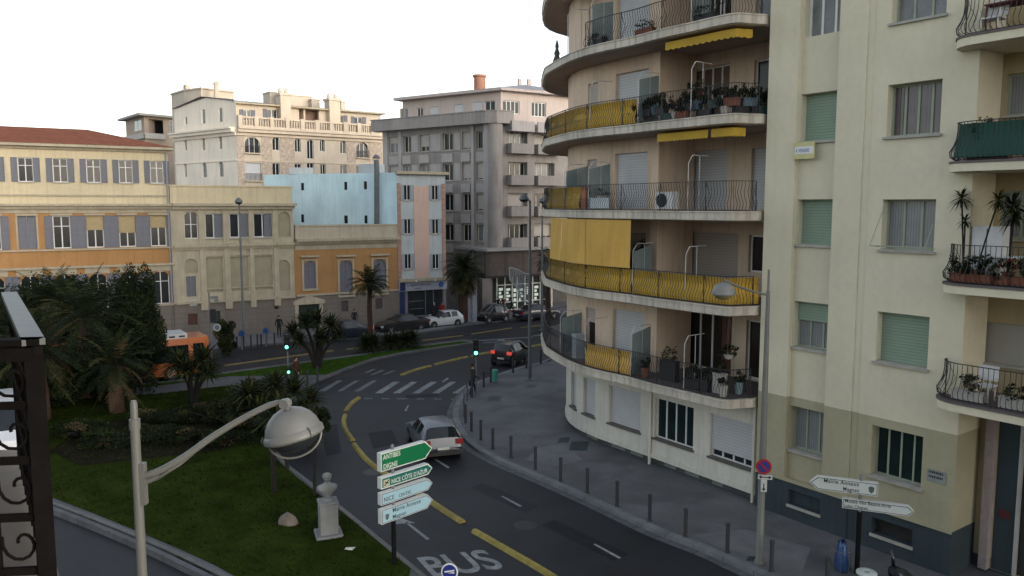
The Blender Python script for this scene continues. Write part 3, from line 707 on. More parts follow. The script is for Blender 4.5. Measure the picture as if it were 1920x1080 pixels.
# roof units seen over the blue wall
mb = MB(); q = blueS.P(blueS.hit(680, 315)[0], ZD, -1.5); mb.box((q.x, q.y, ZD+.45), (2.0, 1.2, .85), atan2(-dB.y, -dB.x)); mb.build('roof_hut', M_bluef, bD); mb = MB(); mb.box((q.x-7, q.y+2.2, ZD+.35), (2.2, 1.2, .6), .3); mb.build('roof_hut', M_bluef, bD)
q = blueS.P(blueS.hit(618, 312)[0], ZD, -3.0)
# ---------------- E: ornate white apartment palace behind
pc = GD(443, 240, 100); pr_ = GD(722, 256, 112.5); pl_ = GD(327, 252, 109.5)
FE = Surf([XY(pc), XY(pr_)]); LE = Surf([XY(pl_), XY(pc)])
bE = thing('ornate_apartment_block', 'ornate cream apartment palace with arched windows, balustrade and roof turrets behind the blue wall', 'building', (pc.x, pc.y, 0))
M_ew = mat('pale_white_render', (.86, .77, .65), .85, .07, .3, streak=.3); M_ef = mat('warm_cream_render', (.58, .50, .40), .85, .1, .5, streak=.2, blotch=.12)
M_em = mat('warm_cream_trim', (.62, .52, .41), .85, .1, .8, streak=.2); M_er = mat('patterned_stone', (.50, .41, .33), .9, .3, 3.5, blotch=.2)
def RE(*q): return FE.rect4(*q)
ea = [RE(459, 257, 487, 287), RE(511, 257, 524, 282), RE(553, 260, 564, 285), RE(576, 262, 588, 298), RE(600, 262, 609, 284), RE(638, 264, 649, 288), RE(668, 267, 691, 296)]
eb = [RE(460, 305, 490, 339), RE(511, 306, 525, 330), RE(553, 307, 565, 329), RE(576, 305, 589, 340), RE(601, 308, 611, 330), RE(638, 309, 650, 332), RE(668, 310, 690, 340)]
zcE = FE.hit(600, 243)[1]; zcE = 20.0
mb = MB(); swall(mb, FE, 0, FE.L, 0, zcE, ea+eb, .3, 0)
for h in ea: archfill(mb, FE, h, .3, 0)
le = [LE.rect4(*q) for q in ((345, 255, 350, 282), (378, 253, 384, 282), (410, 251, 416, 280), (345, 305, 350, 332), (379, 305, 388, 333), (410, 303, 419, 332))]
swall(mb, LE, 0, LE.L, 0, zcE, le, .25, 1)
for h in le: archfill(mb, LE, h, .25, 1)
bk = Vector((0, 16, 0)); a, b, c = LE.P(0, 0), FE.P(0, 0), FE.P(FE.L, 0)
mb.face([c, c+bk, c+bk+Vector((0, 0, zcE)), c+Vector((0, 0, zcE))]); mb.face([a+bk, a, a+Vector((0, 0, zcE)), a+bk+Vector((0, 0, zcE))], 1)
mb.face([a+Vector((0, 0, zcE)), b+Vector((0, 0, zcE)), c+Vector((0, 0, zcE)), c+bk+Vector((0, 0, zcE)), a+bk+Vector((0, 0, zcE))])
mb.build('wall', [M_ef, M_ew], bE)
for (u0, u1) in ((445, 458), (491, 510), (526, 552), (651, 666), (692, 716)): pr('stone_facing', FE, [(FE.hit(u0, 290)[0], FE.hit(u1, 290)[0], 11.5, 19.3, .003, .05)], M_er, bE)
for h in ea+eb[1:]: win(FE, h, bE, M_white, .28, 3 if h[1]-h[0] > 1.3 else 2, 1, fw=.07, pane=M_glass)
win(FE, eb[0], bE, M_white, .28, roller=mat('white_roller', (.55, .56, .57), .6, .05, 3, bands=.1, bw=.12))
for h in le: win(LE, h, bE, M_white, .22, 1, 1, fw=.06, pane=M_glass_lt)
pr('balconette', FE, [(h[0]-.1, h[1]+.1, h[2]-.1, h[2]+.02, .003, .4) for h in (ea[0], ea[6], eb[0], eb[6])], M_em, bE)
for h in (ea[0], ea[6], eb[0], eb[6]):
    t = h[0]; mb = MB()
    while t < h[1]: sbox(mb, FE, t, t+.04, h[2]+.02, h[2]+.85, .34, .38); t += .16
    sbox(mb, FE, h[0]-.08, h[1]+.08, h[2]+.85, h[2]+.9, .32, .4)
    mb.build('railing', M_ironr, bE)
for S_, L_ in ((FE, FE.L), (LE, LE.L)):
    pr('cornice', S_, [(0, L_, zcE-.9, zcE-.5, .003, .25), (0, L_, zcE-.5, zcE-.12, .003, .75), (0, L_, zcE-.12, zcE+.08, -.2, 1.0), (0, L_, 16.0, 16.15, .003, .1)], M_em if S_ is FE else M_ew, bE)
mb = MB(); sbox(mb, FE, 0, FE.L, zcE+.1, zcE+.3, .3, .8); sbox(mb, FE, 0, FE.L, zcE+1.2, zcE+1.4, .35, .8); t = 0
while t < FE.L:
    sbox(mb, FE, t, t+.14, zcE+.3, zcE+1.2, .45, .65); t += .34
for k in range(11): sbox(mb, FE, FE.L*k/10.3, FE.L*k/10.3+.5, zcE+.1, zcE+1.5, .25, .9)
mb.build('balustrade', M_em, bE)
# recessed top floor
FT = Surf([XY(FE.P(.5, 0, -1.2)), XY(FE.P(FE.L, 0, -1.2))]); zt0, zt1 = zcE+.05, zcE+3.05
et = [FT.rect4(*q) for q in ((456, 206, 471, 226), (500, 205, 520, 228), (632, 216, 645, 236), (664, 219, 680, 239), (706, 225, 719, 242))]
lg = FT.rect4(558, 203, 601, 233)
mb = MB(); swall(mb, FT, 0, FT.L, zt0, zt1, et+[lg+(1.2,)], .25, 0)
gp = [LE.P(0, zcE, -.1), LE.P(LE.L, zcE, -.1)]
zg = zt1+.2
LT = Surf([XY(LE.P(0, 0, -.05)), XY(LE.P(LE.L, 0, -.05))]); lt = [LT.rect4(*q) for q in ((346, 219, 351, 233), (378, 205, 385, 232), (410, 202, 417, 229))]
swall(mb, LT, 0, LT.L, zcE+.05, zg, lt, .2, 1)
hz = [LT.P(0, zg), LT.P(LT.L, zg), LT.P(LT.L*.55, zg+.95), LT.P(LT.L*.3, zg+.6)]; mb.face(hz, 1)
mb.face([FT.P(0, zt0), LT.P(LT.L, zt0), LT.P(LT.L, zg), FT.P(0, zg)], 1)
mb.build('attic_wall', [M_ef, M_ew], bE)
for h in et: win(FT, h, bE, M_white, .22, 2, 1, fw=.08, shut='open', shw=.5)
for h in lt: win(LT, h, bE, M_white, .18, 1, 1, fw=.06, pane=M_glass_lt)
mb = MB(); sbox(mb, FT, lg[0], lg[1], lg[2], lg[3], -1.25, -1.2); mb.build('loggia_back', mat('loggia_dark', (.2, .13, .1), .8, .3, 1), bE)
pr('column', FT, [(lg[0]+(lg[1]-lg[0])*t-.12, lg[0]+(lg[1]-lg[0])*t+.12, lg[2], lg[3], -.3, -.02) for t in (.03, .3, .97)], M_em, bE)
pr('attic_eave', FT, [(-.6, FT.L+.4, zt1, zt1+.2, -1, .8)], M_creamd, bE)
mb = MB(); a, b = FT.P(-.6, zt1+.2, .85), FT.P(FT.L+.4, zt1+.2, .85); c, d = FT.P(FT.L, zt1+.9, -5), FT.P(1, zt1+1.1, -5); mb.face([a, b, c, d]); l1, l2, l3 = LT.P(-.2, zg+.1, .3), LT.P(LT.L*.4, zg+1.15, .3), LT.P(LT.L+.3, zg+.1, .3); mb.face([a, d, LT.P(LT.L*.5, zg+1.15, .35), LT.P(LT.L+.2, zg+.15, .35)]); mb.face([LT.P(LT.L*.5, zg+1.15, .35), d, d+Vector((-8, 8, 0)), LT.P(-.2, zg+.1, .35)])
mb.build('roof', M_zinc, bE)
for u0, u1, vt in ((521, 540, 176), (612, 632, 186)):
    h = FT.rect4(u0, vt, u1, 240); mb = MB(); sbox(mb, FT, h[0], h[1], zcE+.1, h[3]-.3, -.6, 1.0); sbox(mb, FT, h[0]-.15, h[1]+.15, h[3]-.3, h[3], -.75, 1.15)
    for t in (.2, .8): mb.lathe([(.18, 0), (.3, .25), (.22, .55), (.05, .8)], FT.P(h[0]+(h[1]-h[0])*t, h[3], .2), 8)
    mb.build('turret', M_em, bE)
for u0, u1, vt, dd in ((507, 519, 174, -1.5), (543, 585, 181, -4), (585, 600, 188, -3), (640, 648, 192, -3)):
    h = FT.rect4(u0, vt, u1, 230, dd); mb = MB(); sbox(mb, FT, h[0], h[1], zt1+.3, h[3], dd-2.5, dd); sbox(mb, FT, h[0]-.1, h[1]+.1, h[3], h[3]+.15, dd-2.6, dd+.1); mb.build('roof_turret', M_ef, bE)
TS = Surf([XY(GD(322, 200, 118)), XY(GD(346, 200, 114)), XY(GD(404, 200, 110))]); h = TS.rect4(347, 168, 385, 200); mb = MB(); sbox(mb, TS, 0, TS.L*.75, 0, h[3], -5, 0); sbox(mb, TS, -.1, TS.L*.77, h[3], h[3]+.2, -5.1, .15); sbox(mb, TS, TS.L*.32, TS.L*.4, h[3]+.2, h[3]+1.0, -1, -.4)
q = TS.P(TS.L*.97, 0, -.5); zt = GD(403, 152, q.y).z; mb.lathe([(1.0, zt-7), (.9, zt-3.5), (.45, zt-2.2), (.35, zt-.6), (.45, zt-.3), (.2, zt)], (q.x, q.y, 0), 8); mb.build('stair_tower', M_ef, bE)
# ---------------- F: small block with overhanging flat roof
pf0, pf1, pf2 = GD(237, 260, 131), GD(272, 260, 124), GD(332, 260, 128)
FF = Surf([XY(pf0), XY(pf1), XY(pf2)])
bF = thing('flat_roof_block', 'small pale block with a flat overhanging roof peeping over the tiled roof', 'building', (pf1.x, pf1.y, 0))
zr = GD(272, 218, 124).z
h1 = FF.rect4(278, 224, 306, 250); mb = MB(); swall(mb, FF, 0, FF.L, 0, zr, [h1+(2.,)], 2.); o_ = FF.P(0, 0, -8); mb.face([FF.P(0, zr), FF.P(FF.s[1], zr), FF.P(FF.L, zr), FF.P(FF.L, zr, -9), FF.P(0, zr, -9)])
mb.build('wall', mat('tan_render', (.42, .33, .26), .85, .1, .5), bF)
mb = MB(); sbox(mb, FF, *h1, -2.05, -2); mb.build('loggia_back', M_glass, bF)
pr('balcony', FF, [(h1[0]-.3, h1[1]+.3, h1[2]-.9, h1[2]-.1, .003, .5), (.3, FF.s[1], h1[2]-.9, h1[2]-.1, .003, .4)], mat('pale_balcony', (.48, .46, .42), .8), bF)
mb = MB(); q = [FF.P(-1.2, 0, .9), FF.P(FF.s[1], 0, 1.2), FF.P(FF.L+1, 0, .9), FF.P(FF.L, 0, -9), FF.P(-1, 0, -9)]; mb.prism([XY(p) for p in q], zr+.01, zr+.35); mb.build('roof', mat('roof_slab', (.35, .33, .29), .8), bF)
w0 = FF.rect4(252, 226, 266, 246); win(FF, w0, bF, M_white, -.03, 2, 1, pane=M_glass_lt); w0 = FF.rect4(318, 227, 328, 250); win(FF, w0, bF, M_white, -.03, 2, 1, pane=M_glass_lt)
# ---------------- G: grey art deco corner block
gl, gc, gr = GD(717, 240, 87.5), GD(931, 230, 78.5), GD(1075, 230, 83.5)
LG = Surf([XY(gl), XY(gc)]); RG = Surf([XY(gc), XY(gr)])
bG = thing('grey_corner_block', 'grey art deco corner apartment block with solid band balconies and a brick chimney', 'building', (gc.x, gc.y, 0))
M_gg = mat('grey_render', (.29, .265, .25), .85, .12, .4, streak=.45, blotch=.2); M_gl = mat('pale_grey_render', (.40, .37, .36), .85, .1, .5, streak=.35)
M_gp = mat('pinkish_render', (.52, .44, .40), .85, .08, .5, streak=.2)
FH = 3.05; zled = 18.55; NF = 5
lw = []
cols_ = [(729, 746), (756, 770), (787, 804), (830, 849), (866, 882), (893, 913)]
for k in range(NF-1):
    for a, b in cols_:
        sa, sb_ = LG.hit(a, 260)[0], LG.hit(b, 260)[0]; zb_ = zled-2.75-k*FH; lw.append((sa, sb_, zb_+.25, zb_+1.95))
mb = MB(); swall(mb, LG, 0, LG.L, 0, zled, lw, .35, 0)
rw = []
for k in range(NF-1):
    for a, b in ((952, 989), (1002, 1040)):
        sa, sb_ = RG.hit(a, 260)[0], RG.hit(b, 260)[0]; zb_ = zled-2.75-k*FH; rw.append((sa, sb_, zb_-.1, zb_+2.0))
swall(mb, RG, 0, RG.L, 4.2, zled, rw, .7, 0)
a, b, c = LG.P(0, 0), LG.P(LG.L, 0), RG.P(RG.L, 0); U = Vector((0, 0, zled))
mb.face([a+Vector((6, 12, 0)), a, a+U, a+Vector((6, 12, 0))+U]); mb.face([a+U, b+U, c+U, c+Vector((-2, 14, 0))+U, a+Vector((6, 12, 0))+U])
mb.build('wall', M_gg, bG)
for h in lw: pr('window_apron', LG, [(h[0]-.02, h[1]+.02, h[2]-1.2, h[2]-.35, .003, .18 if (lw.index(h) % 6) not in (0, 5) else .05)], M_gl, bG)
for k in range(NF-1):
    zb_ = zled-2.75-k*FH; c_ = [LG.hit(u, 260)[0] for u in (749, 754, 772, 784, 807, 826, 852, 863)]
    for i in range(0, 8, 2): pr('pale_panel', LG, [(c_[i], c_[i+1], zb_+.25, zb_+1.95, .003, .03)], M_gl, bG)
    pr('sill_band', LG, [(c_[0], c_[7], zb_+.12, zb_+.22, .003, .06)], M_gg, bG)
for i, h in enumerate(lw):
    rol = random.random() < .4
    win(LG, h, bG, M_cream_fr, .3, 2, 1, fw=.07, pane=random.choice((M_glass, M_glass, M_glass_lt)), roller=M_cream_roll if False else (mat('cream_roller', (.42, .39, .36), .7, .08, 2, bands=.1, bw=.12) if rol else None), rfrac=random.choice((.4, .7, .9)))
for i, h in enumerate(rw):
    win(RG, h, bG, M_cream_fr, .65, 4, 1, fw=.08, pane=random.choice((M_glass, M_glass_lt)), roller=MATS.get('cream_roller') if i % 3 == 1 else None, rfrac=.6)
pr('pier', LG, [(LG.L-1.2, LG.L-.3, 4.2, zled-.02, .003, .5), (LG.hit(748, 260)[0], LG.hit(753, 260)[0], 4.2, zled, .003, .12), (LG.hit(719, 260)[0], LG.hit(727, 260)[0], 4.2, zled, .003, .12), (LG.hit(885, 260)[0], LG.hit(890, 260)[0], 4.2, zled, .003, .2)], M_gl, bG)
mb = MB(); q = LG.P(LG.L-.1, 0, .1); mb.tube([(q.x, q.y, 4.2), (q.x, q.y, zled-.03)], .75, 14); ob = mb.build('corner_column', M_gg, bG); sharp(ob)
for k in range(NF-1):
    zb_ = zled-2.75-k*FH-.15
    for a, b in ((949, 991), (999, 1045)):
        sa, sb_ = RG.hit(a, 260)[0], RG.hit(b, 260)[0]; mb = MB(); sbox(mb, RG, sa, sb_, zb_-.12, zb_+.03, .003, 1.0); sbox(mb, RG, sa, sb_, zb_+.03, zb_+.85, .88, 1.0); sbox(mb, RG, sa, sa+.12, zb_+.03, zb_+.85, .003, .88); sbox(mb, RG, sb_-.12, sb_, zb_+.03, zb_+.85, .003, .88); mb.build('balcony', M_gg, bG)
GP = Surf([XY(LG.P(-.6, 0, 1.1)), XY(LG.P(LG.L-.5, 0, 1.15)), XY(LG.P(LG.L+.6, 0, .75)), XY(RG.P(1.4, 0, .9))])
mb = MB(); sbox(mb, GP, 0, GP.L, zled+.02, zled+.92, -.18, 0); sbox(mb, GP, -.05, GP.L, zled+.92, zled+1.02, -.28, .06); sbox(mb, GP, 0, GP.L, zled-.2, zled+.02, -1.3, .0); mb.build('parapet', M_gg, bG)
for a, b in ((949, 991), (997, 1042), (1045, 1072)):
    sa, sb_ = RG.hit(a, 240)[0], RG.hit(b, 240)[0]; mb = MB(); sbox(mb, RG, sa, sb_, zled-.9, zled-.75, .003, 1.1); sbox(mb, RG, sa, sb_, zled-.75, zled+.1, .95, 1.1); mb.build('balcony', M_gl, bG)
# set-back top floor
LG2 = Surf([XY(LG.P(1.6, 0, -1.5)), XY(LG.P(LG.L-.6, 0, -1.5))]); q2 = LG.P(LG.L-.6, 0, -1.5); RG2 = Surf([XY(q2), (q2.x+(gr-gc).x*1.1, q2.y+(gr-gc).y*1.1)]); zt_ = zled+3.1
tw = [LG2.rect4(*q, ) for q in ((750, 203, 765, 224), (781, 202, 793, 222), (806, 200, 822, 222), (851, 196, 869, 216), (886, 191, 904, 214), (908, 189, 928, 212))]
tw2 = [RG2.rect4(*q) for q in ((943, 189, 974, 213), (997, 192, 1024, 219))]
mb = MB(); swall(mb, LG2, 0, LG2.L, zled, zt_, [(h[0], h[1], zled+1.3, h[3]) for h in tw], .2); swall(mb, RG2, 0, RG2.L, zled, zt_, tw2, .2)
a, b, c = LG2.P(0, zt_), LG2.P(LG2.L, zt_), RG2.P(RG2.L, zt_); mb.face([a, b, c, c+Vector((-3, 12, 0)), a+Vector((6, 12, 0))]); a0 = LG2.P(0, zled); mb.face([a0+Vector((6, 12, 0)), a0, a, a+Vector((6, 12, 0))]); mb.build('attic_wall', M_gp, bG)
for i, h in enumerate(tw): win(LG2, (h[0], h[1], zled+1.3, h[3]), bG, M_white, .18, 2, 1, fw=.08, pane=(M_glass_lt, M_glass)[i % 2], roller=mat('white_roller', (.55, .56, .57), .6, .05, 3, bands=.1, bw=.12) if i in (2, 3, 4) else None, rfrac=.85)
for h in tw2: win(RG2, h, bG, M_white, .18, 4, 1, fw=.08)
mb = MB(); pts = [LG2.P(-.5, 0, .9), LG2.P(LG2.L, 0, .9)+Vector((.6, -.1, 0)), RG2.P(RG2.L, 0, .9), RG2.P(RG2.L, 0, -14), LG2.P(-.5, 0, -12)]; mb.prism([XY(p) for p in pts], zt_+.01, zt_+.28); mb.build('eave', mat('pink_eave', (.44, .38, .36), .8), bG)
mb = MB(); ap = LG2.P(LG2.L, 0)+Vector((2.5, 5, zt_+1.35)); ap2 = ap+Vector((6, 4, -.3)); P_ = [p+Vector((0, 0, zt_+.29)) for p in pts]; ap3 = LG2.P(2.5, zt_+.9, -5)
mb.face([P_[0], P_[1], ap, ap3]); mb.face([P_[1], P_[2], ap2, ap]); mb.face([P_[2], P_[3], ap2]); mb.face([P_[0], ap3, P_[4]]); mb.face([P_[4], ap3, ap, ap2, P_[3]]); mb.build('roof', M_zinc, bG)
mb = MB(); q = LG2.P(LG2.hit(872, 170)[0], 0, -2.4); zz = GD(871, 141, q.y).z; mb.tube([(q.x, q.y, zt_), (q.x, q.y, zz-.25), (q.x, q.y, zz-.2), (q.x, q.y, zz)], [.62, .6, .72, .72], 14); ch = mb.build('chimney', mat('chimney_brick', (.4, .2, .13), .9, .25, 3, bands=.25, bw=.25), bG)
for u in (983, 1027): 
    q = GD(u, 165, 88); zz = q.z; mb = MB(); mb.box((q.x, q.y, (zt_+zz)/2-.3), (1.5, .8, zz-zt_+.8), .4)
    for t in (-.5, .5): mb.box((q.x+t, q.y+t*.4, zz+.5), (.35, .35, .9), .4)
    mb.build('chimney_stack', M_gp, bG)
# plants on the top terrace
# arcade and shops at ground level
RA = Surf([XY(RG.P(-2.2, 0, 1.6)), XY(RG.P(RG.L+2, 0, 1.6))])
pr('canopy', RA, [(-.2, RA.L, 6.15, 6.4, -6, .5)], mat('canopy_edge', (.3, .29, .28), .8, .1, 1), bG)
pr('fascia', RA, [(0, RA.L, 3.75, 6.15, -.3, 0)], mat('brown_fascia', (.075, .055, .05), .7, .2, 2, vbands=.6, bw=.4), bG)
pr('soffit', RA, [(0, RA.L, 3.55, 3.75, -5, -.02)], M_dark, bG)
pr('arcade_pillar', RA, [(RA.hit(u, 570)[0]-.4, RA.hit(u, 570)[0]+.4, .12, 3.55, -.8, -.05) for u in (888, 912)]+[(RA.hit(u, 570)[0]-.2, RA.hit(u, 570)[0]+.2, .12, 3.55, -1, -.5) for u in (925, 1036)], mat('arcade_stone', (.2, .18, .17), .8, .15, 1, streak=.3), bG)
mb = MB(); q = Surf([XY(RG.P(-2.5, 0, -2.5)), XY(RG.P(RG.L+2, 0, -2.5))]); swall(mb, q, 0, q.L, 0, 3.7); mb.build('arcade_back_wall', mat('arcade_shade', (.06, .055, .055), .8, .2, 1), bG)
SH = Surf([XY(RG.P(0, 0, .2)), XY(RG.P(RG.L+2, 0, .2))])
mb = MB(); a_, b_ = SH.hit(931, 570)[0], SH.hit(1034, 570)[0]; sbox(mb, SH, a_, b_, .3, 3.5, -.1, 0); shp = mb.build('shop_window', glassm('lit_shop_glass', (.03, .035, .035), .1), bG)
mb = MB()
for t in (0, .14, .27, .36, .5, .64, .78, .9, 1): x = a_+(b_-a_)*t; sbox(mb, SH, x-.06, x+.06, .13, 3.5, .003, .08)
for z in (.13, .9, 2.62): sbox(mb, SH, a_, b_, z, z+.1, .003, .07)
mb.build('shop_frame', mat('shop_white_frame', (.5, .52, .5), .5, .1, 2), bG)
M_lit = mat('lit_display', (.5, .55, .5), .5, .2, 3, emit=(.75, .95, .85), es=.12)
for t, z0, z1_ in ((.03, 1.0, 2.5), (.16, 1.1, 2.4), (.29, .4, 2.4), (.39, 1.0, 2.3), (.53, 1.6, 2.4), (.67, 1.0, 2.5)):
    for r in range(4):
        x = a_+(b_-a_)*t+.06; pr('lit_poster', SH, [(x, x+.28+.2*(r % 2), z0+(z1_-z0)*r/4, z0+(z1_-z0)*(r+.7)/4, .004, .012)], M_lit, bG)
# ================================================================ ROUND BALCONY BLOCK (H)
M_hw = mat('beige_render', (.63, .49, .37), .9, .12, .45, streak=.35, blotch=.12, bump=.1)
M_hg = mat('ivory_render', (.64, .62, .54), .9, .12, .35, streak=.25, blotch=.15, bump=.1)
M_slab = mat('slab_edge_paint', (.56, .51, .43), .85, .2, .8, streak=.8)
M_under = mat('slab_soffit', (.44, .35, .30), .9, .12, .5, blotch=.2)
M_floor = mat('balcony_tiles', (.12, .10, .10), .8, .15, 1)
M_yf = mat('yellow_canvas', (.47, .29, .04), .85, .2, .7, streak=.3)
M_yf2 = mat('golden_canvas', (.58, .35, .08), .85, .12, .5, streak=.3)
M_awn = mat('awning_canvas', (.42, .27, .03), .8, .12, 1)
M_roll = mat('white_roller', (.55, .56, .57), .6, .05, 3, bands=.1, bw=.12)
M_rollw = mat('grey_white_roller', (.50, .51, .52), .6, .06, 1.5, bands=.11, bw=.3)
M_rollp = mat('pinkish_roller', (.40, .35, .31), .6, .06, 1.5, bands=.11, bw=.25)
M_wf = mat('windbreak_frame', (.45, .45, .44), .5, .1, 3)
M_wg = mat('frosted_panel', (.17, .21, .21), .25, .1, 2)
M_redw = mat('red_brown_wood', (.10, .03, .02), .6, .2, 3)
base = [(11, 47), (6.4, 44.6), (3.9, 42.0), (2.9, 39.8), (2.62, 37.6), (2.92, 35.7), (3.75, 34.0)]
bl = [Vector((p[0], p[1], 0)) for p in base]; bl = smooth_line(bl, 3)
HW = Surf([(p.x, p.y) for p in bl]+[(5.5, 31.5), (8.52, 27.1)])
ol = [G(u, v, 3.9) for u, v in ((1018, 645), (1027, 655), (1065, 677), (1112, 693), (1175, 707), (1222, 720), (1278, 733), (1333, 746), (1364, 751), (1390, 749), (1412, 748))]
ol = [Vector((12, 50, 0)), Vector((6.2, 47.2, 0)), Vector((3.0, 44.5, 0)), Vector((1.65, 42.0, 0))]+[Vector((p.x, p.y, 0)) for p in ol]
ol = smooth_line(ol, 3); HO = Surf([(p.x, p.y) for p in ol])
bH = thing('round_balcony_block', 'beige apartment block with rounded end, wavy balconies and yellow canvas blinds', 'building', (6.0, 34.0, 0))
SL = [3.9, 7.1, 10.3, 13.5, 16.7, 19.9, 23.1]
sStep = HW.hit(1236, 340)[0]; sEnd = HW.L
gw = [HW.rect(1142, 724, 1200, 808), HW.rect(1228, 745, 1299, 844), HW.rect(1332, 783, 1412, 883), HW.rect(1094, 708, 1115, 777), HW.rect(1071, 694, 1080.5, 762)]
zt_w = gw[1][3]; zb_w = gw[1][2]
gw = [(h[0], h[1], zb_w, zt_w) for h in gw]
mb = MB(); swall(mb, HW, 0, sEnd, .42, 3.75, gw, .22, 0); mb.build('ground_floor_wall', M_hg, bH)
pr('plinth_band', HW, [(0, sEnd, .42, .62, .003, .05)], M_hg, bH)
pr('plinth', HW, [(0, sEnd, 0.05, .42, -.4, -.22)], mat('dark_plinth', (.09, .1, .1), .9, .2, 2), bH)
for u0, u1 in ((1093, 1113), (1140, 1165), (1176, 1199), (1240, 1262), (1278, 1305), (1330, 1350)):
    a = HW.hit(u0, 860)[0]; b = HW.hit(u1, 860)[0]; mb = MB(); sbox(mb, HW, a, b, .17, .36, -.218, -.19); mb.build('vent_grille', mat('vent_grille', (.2, .22, .21), .7), bH)
sg_ = mat('dark_sill', (.11, .1, .095), .7, .2, 3)
for i, h in enumerate(gw):
    if i == 1: win(HW, h, bH, M_white, .2, 4, 1, fw=.055, sill=sg_, pane=glassm('dark_green_glass', (.012, .025, .025), .08))
    elif i == 2: win(HW, h, bH, M_white, .2, 4, 1, fw=.06, sill=sg_, roller=M_rollw, rfrac=.83)
    else: win(HW, h, bH, M_white, .2, roller=M_rollw, sill=sg_)
for u in (1221, 1417):
    a = HW.hit(u, 810)[0]; mb = MB(); mb.tube([HW.P(a, .14, .08), HW.P(a, 3.6, .08)], .055, 8); 
    for z in (1.2, 2.6): mb.tube([HW.P(a, z, .08), HW.P(a, z+.06, .08)], .07, 8)
    sharp(mb.build('downpipe', M_hg, bH))
# upper walls
dS = (HW.hit(1152, 340)[0], HW.hit(1213, 340)[0]); dL = (HW.hit(1101, 340)[0], HW.hit(1119, 340)[0])
bkof = -1.95
def hb_(u): return HW.hit(u, 330, bkof)[0]
B1 = (hb_(1294), hb_(1363)); B2 = (hb_(1408), sEnd-.15)
fl_h, bk_h = [], []
for k in range(6):
    z = SL[k]
    fl_h.append((dS[0], dS[1], z+.05, z+2.3)); fl_h.append((dL[0], dL[1], z+.05, z+2.15))
    w1 = hb_(1388) if k == 1 else B1[1]
    bk_h.append((B1[0], w1, z+.05, z+2.35)); bk_h.append((B2[0], B2[1], z+(.9 if k == 1 else .05), z+2.3))
mb = MB(); swall(mb, HW, 0, sStep, 3.75, 23.0, fl_h, .2, 0)
swall(mb, HW, sStep, sEnd, 3.75, 23.0, bk_h, .2, 0, off=bkof)
a, b = HW.P(sStep, 0), HW.P(sStep, 0, bkof)
mb.face([a+Vector((0, 0, 3.75)), b+Vector((0, 0, 3.75)), b+Vector((0, 0, 23)), a+Vector((0, 0, 23))])
mb.build('upper_wall', M_hw, bH)
pr('pilaster', HW, [(hb_(1276), hb_(1288), 3.9, 23, bkof+.003, bkof+.12)], M_hw, bH); pr('pilaster', HW, [(HW.hit(1222, 340)[0], sStep, 7.1, 23, .003, .06)], M_hw, bH)
M_dg = glassm('dim_door_glass', (.03, .025, .022), .1)
for k in range(6):
    h = fl_h[2*k]; win(HW, h, bH, M_white, .18, roller=M_rollw if k in (0, 2, 3, 4) else M_rollp)
    h = fl_h[2*k+1]; win(HW, h, bH, M_wf, .18, 1, 1, pane=M_dg, roller=M_rollp, rfrac=.75 if k % 2 else .3)
    h = bk_h[2*k]
    if k in (1, 2): win(HW, h, bH, M_white, .18, off=bkof, roller=M_rollw if k == 2 else M_rollp)
    elif k == 0:
        win(HW, h, bH, M_white, .18, 3, 1, off=bkof, pane=M_dg, fw=.08)
        mb = MB(); w_ = h[1]+.02
        for q in range(2): sbox(mb, HW, w_+q*.22, w_+.2+q*.22, h[2], h[3], bkof+.01, bkof+.05)
        mb.build('door_leaf', M_redw, bH)
    else: win(HW, h, bH, M_white, .18, 4, 1, off=bkof, pane=M_dg if k != 3 else glassm('brown_curtain', (.16, .11, .09), .2), fw=.06)
    h = bk_h[2*k+1]; win(HW, h, bH, M_white, .18, 2, 1, off=bkof, pane=M_dg if k in (0, 1, 3) else M_glass_lt, roller=M_rollw if k == 2 else None, fw=.07)
# slabs
inner = [XY(HW.P(t, 0, -2.3)) for t in (sEnd, sStep, HW.s[10], HW.s[4], 0)]
def so(u, v, z=None): return HO.hit(u, v)[0]
for k in range(6):
    z = SL[k]; mb = MB(); out_ = [(p.x, p.y) for p in HO.p]
    mb.prism(out_+[XY(HW.P(sEnd, 0, .0))]+inner, z-.16, z-.155+.0, 1)
    mb = MB(); n = len(out_)
    def ring(o, zz): return [XY(HO.P(t, 0, o)) for t in HO.s]+[XY(HW.P(sEnd-.01, 0, 0))]+inner
    R0, R1_, R2 = ring(-.12, 0), ring(0, 0), ring(0, 0)
    N = len(R0); b0 = len(mb.v)
    for ring_, zz in ((R0, z-.34), (R1_, z-.30), (R1_, z-.04), (ring(.03, 0), z-.035), (ring(.03, 0), z+.005), (R0, z+.005)):
        mb.v += [(p[0], p[1], zz) for p in ring_]
    for r in range(5):
        for i in range(N):
            j = (i+1) % N; mb.f.append((b0+r*N+i, b0+r*N+j, b0+(r+1)*N+j, b0+(r+1)*N+i)); mb.m.append(0)
    mb.f.append(tuple(b0+5*N+i for i in range(N))); mb.m.append(2)
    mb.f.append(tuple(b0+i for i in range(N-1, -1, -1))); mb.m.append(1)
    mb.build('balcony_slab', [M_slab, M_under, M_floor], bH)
PROF = [(-.02, 1.0), (-.02, .86), (-.085, .66), (-.05, .5), (.05, .33), (.085, .2), (.03, .09), (.0, .03)]
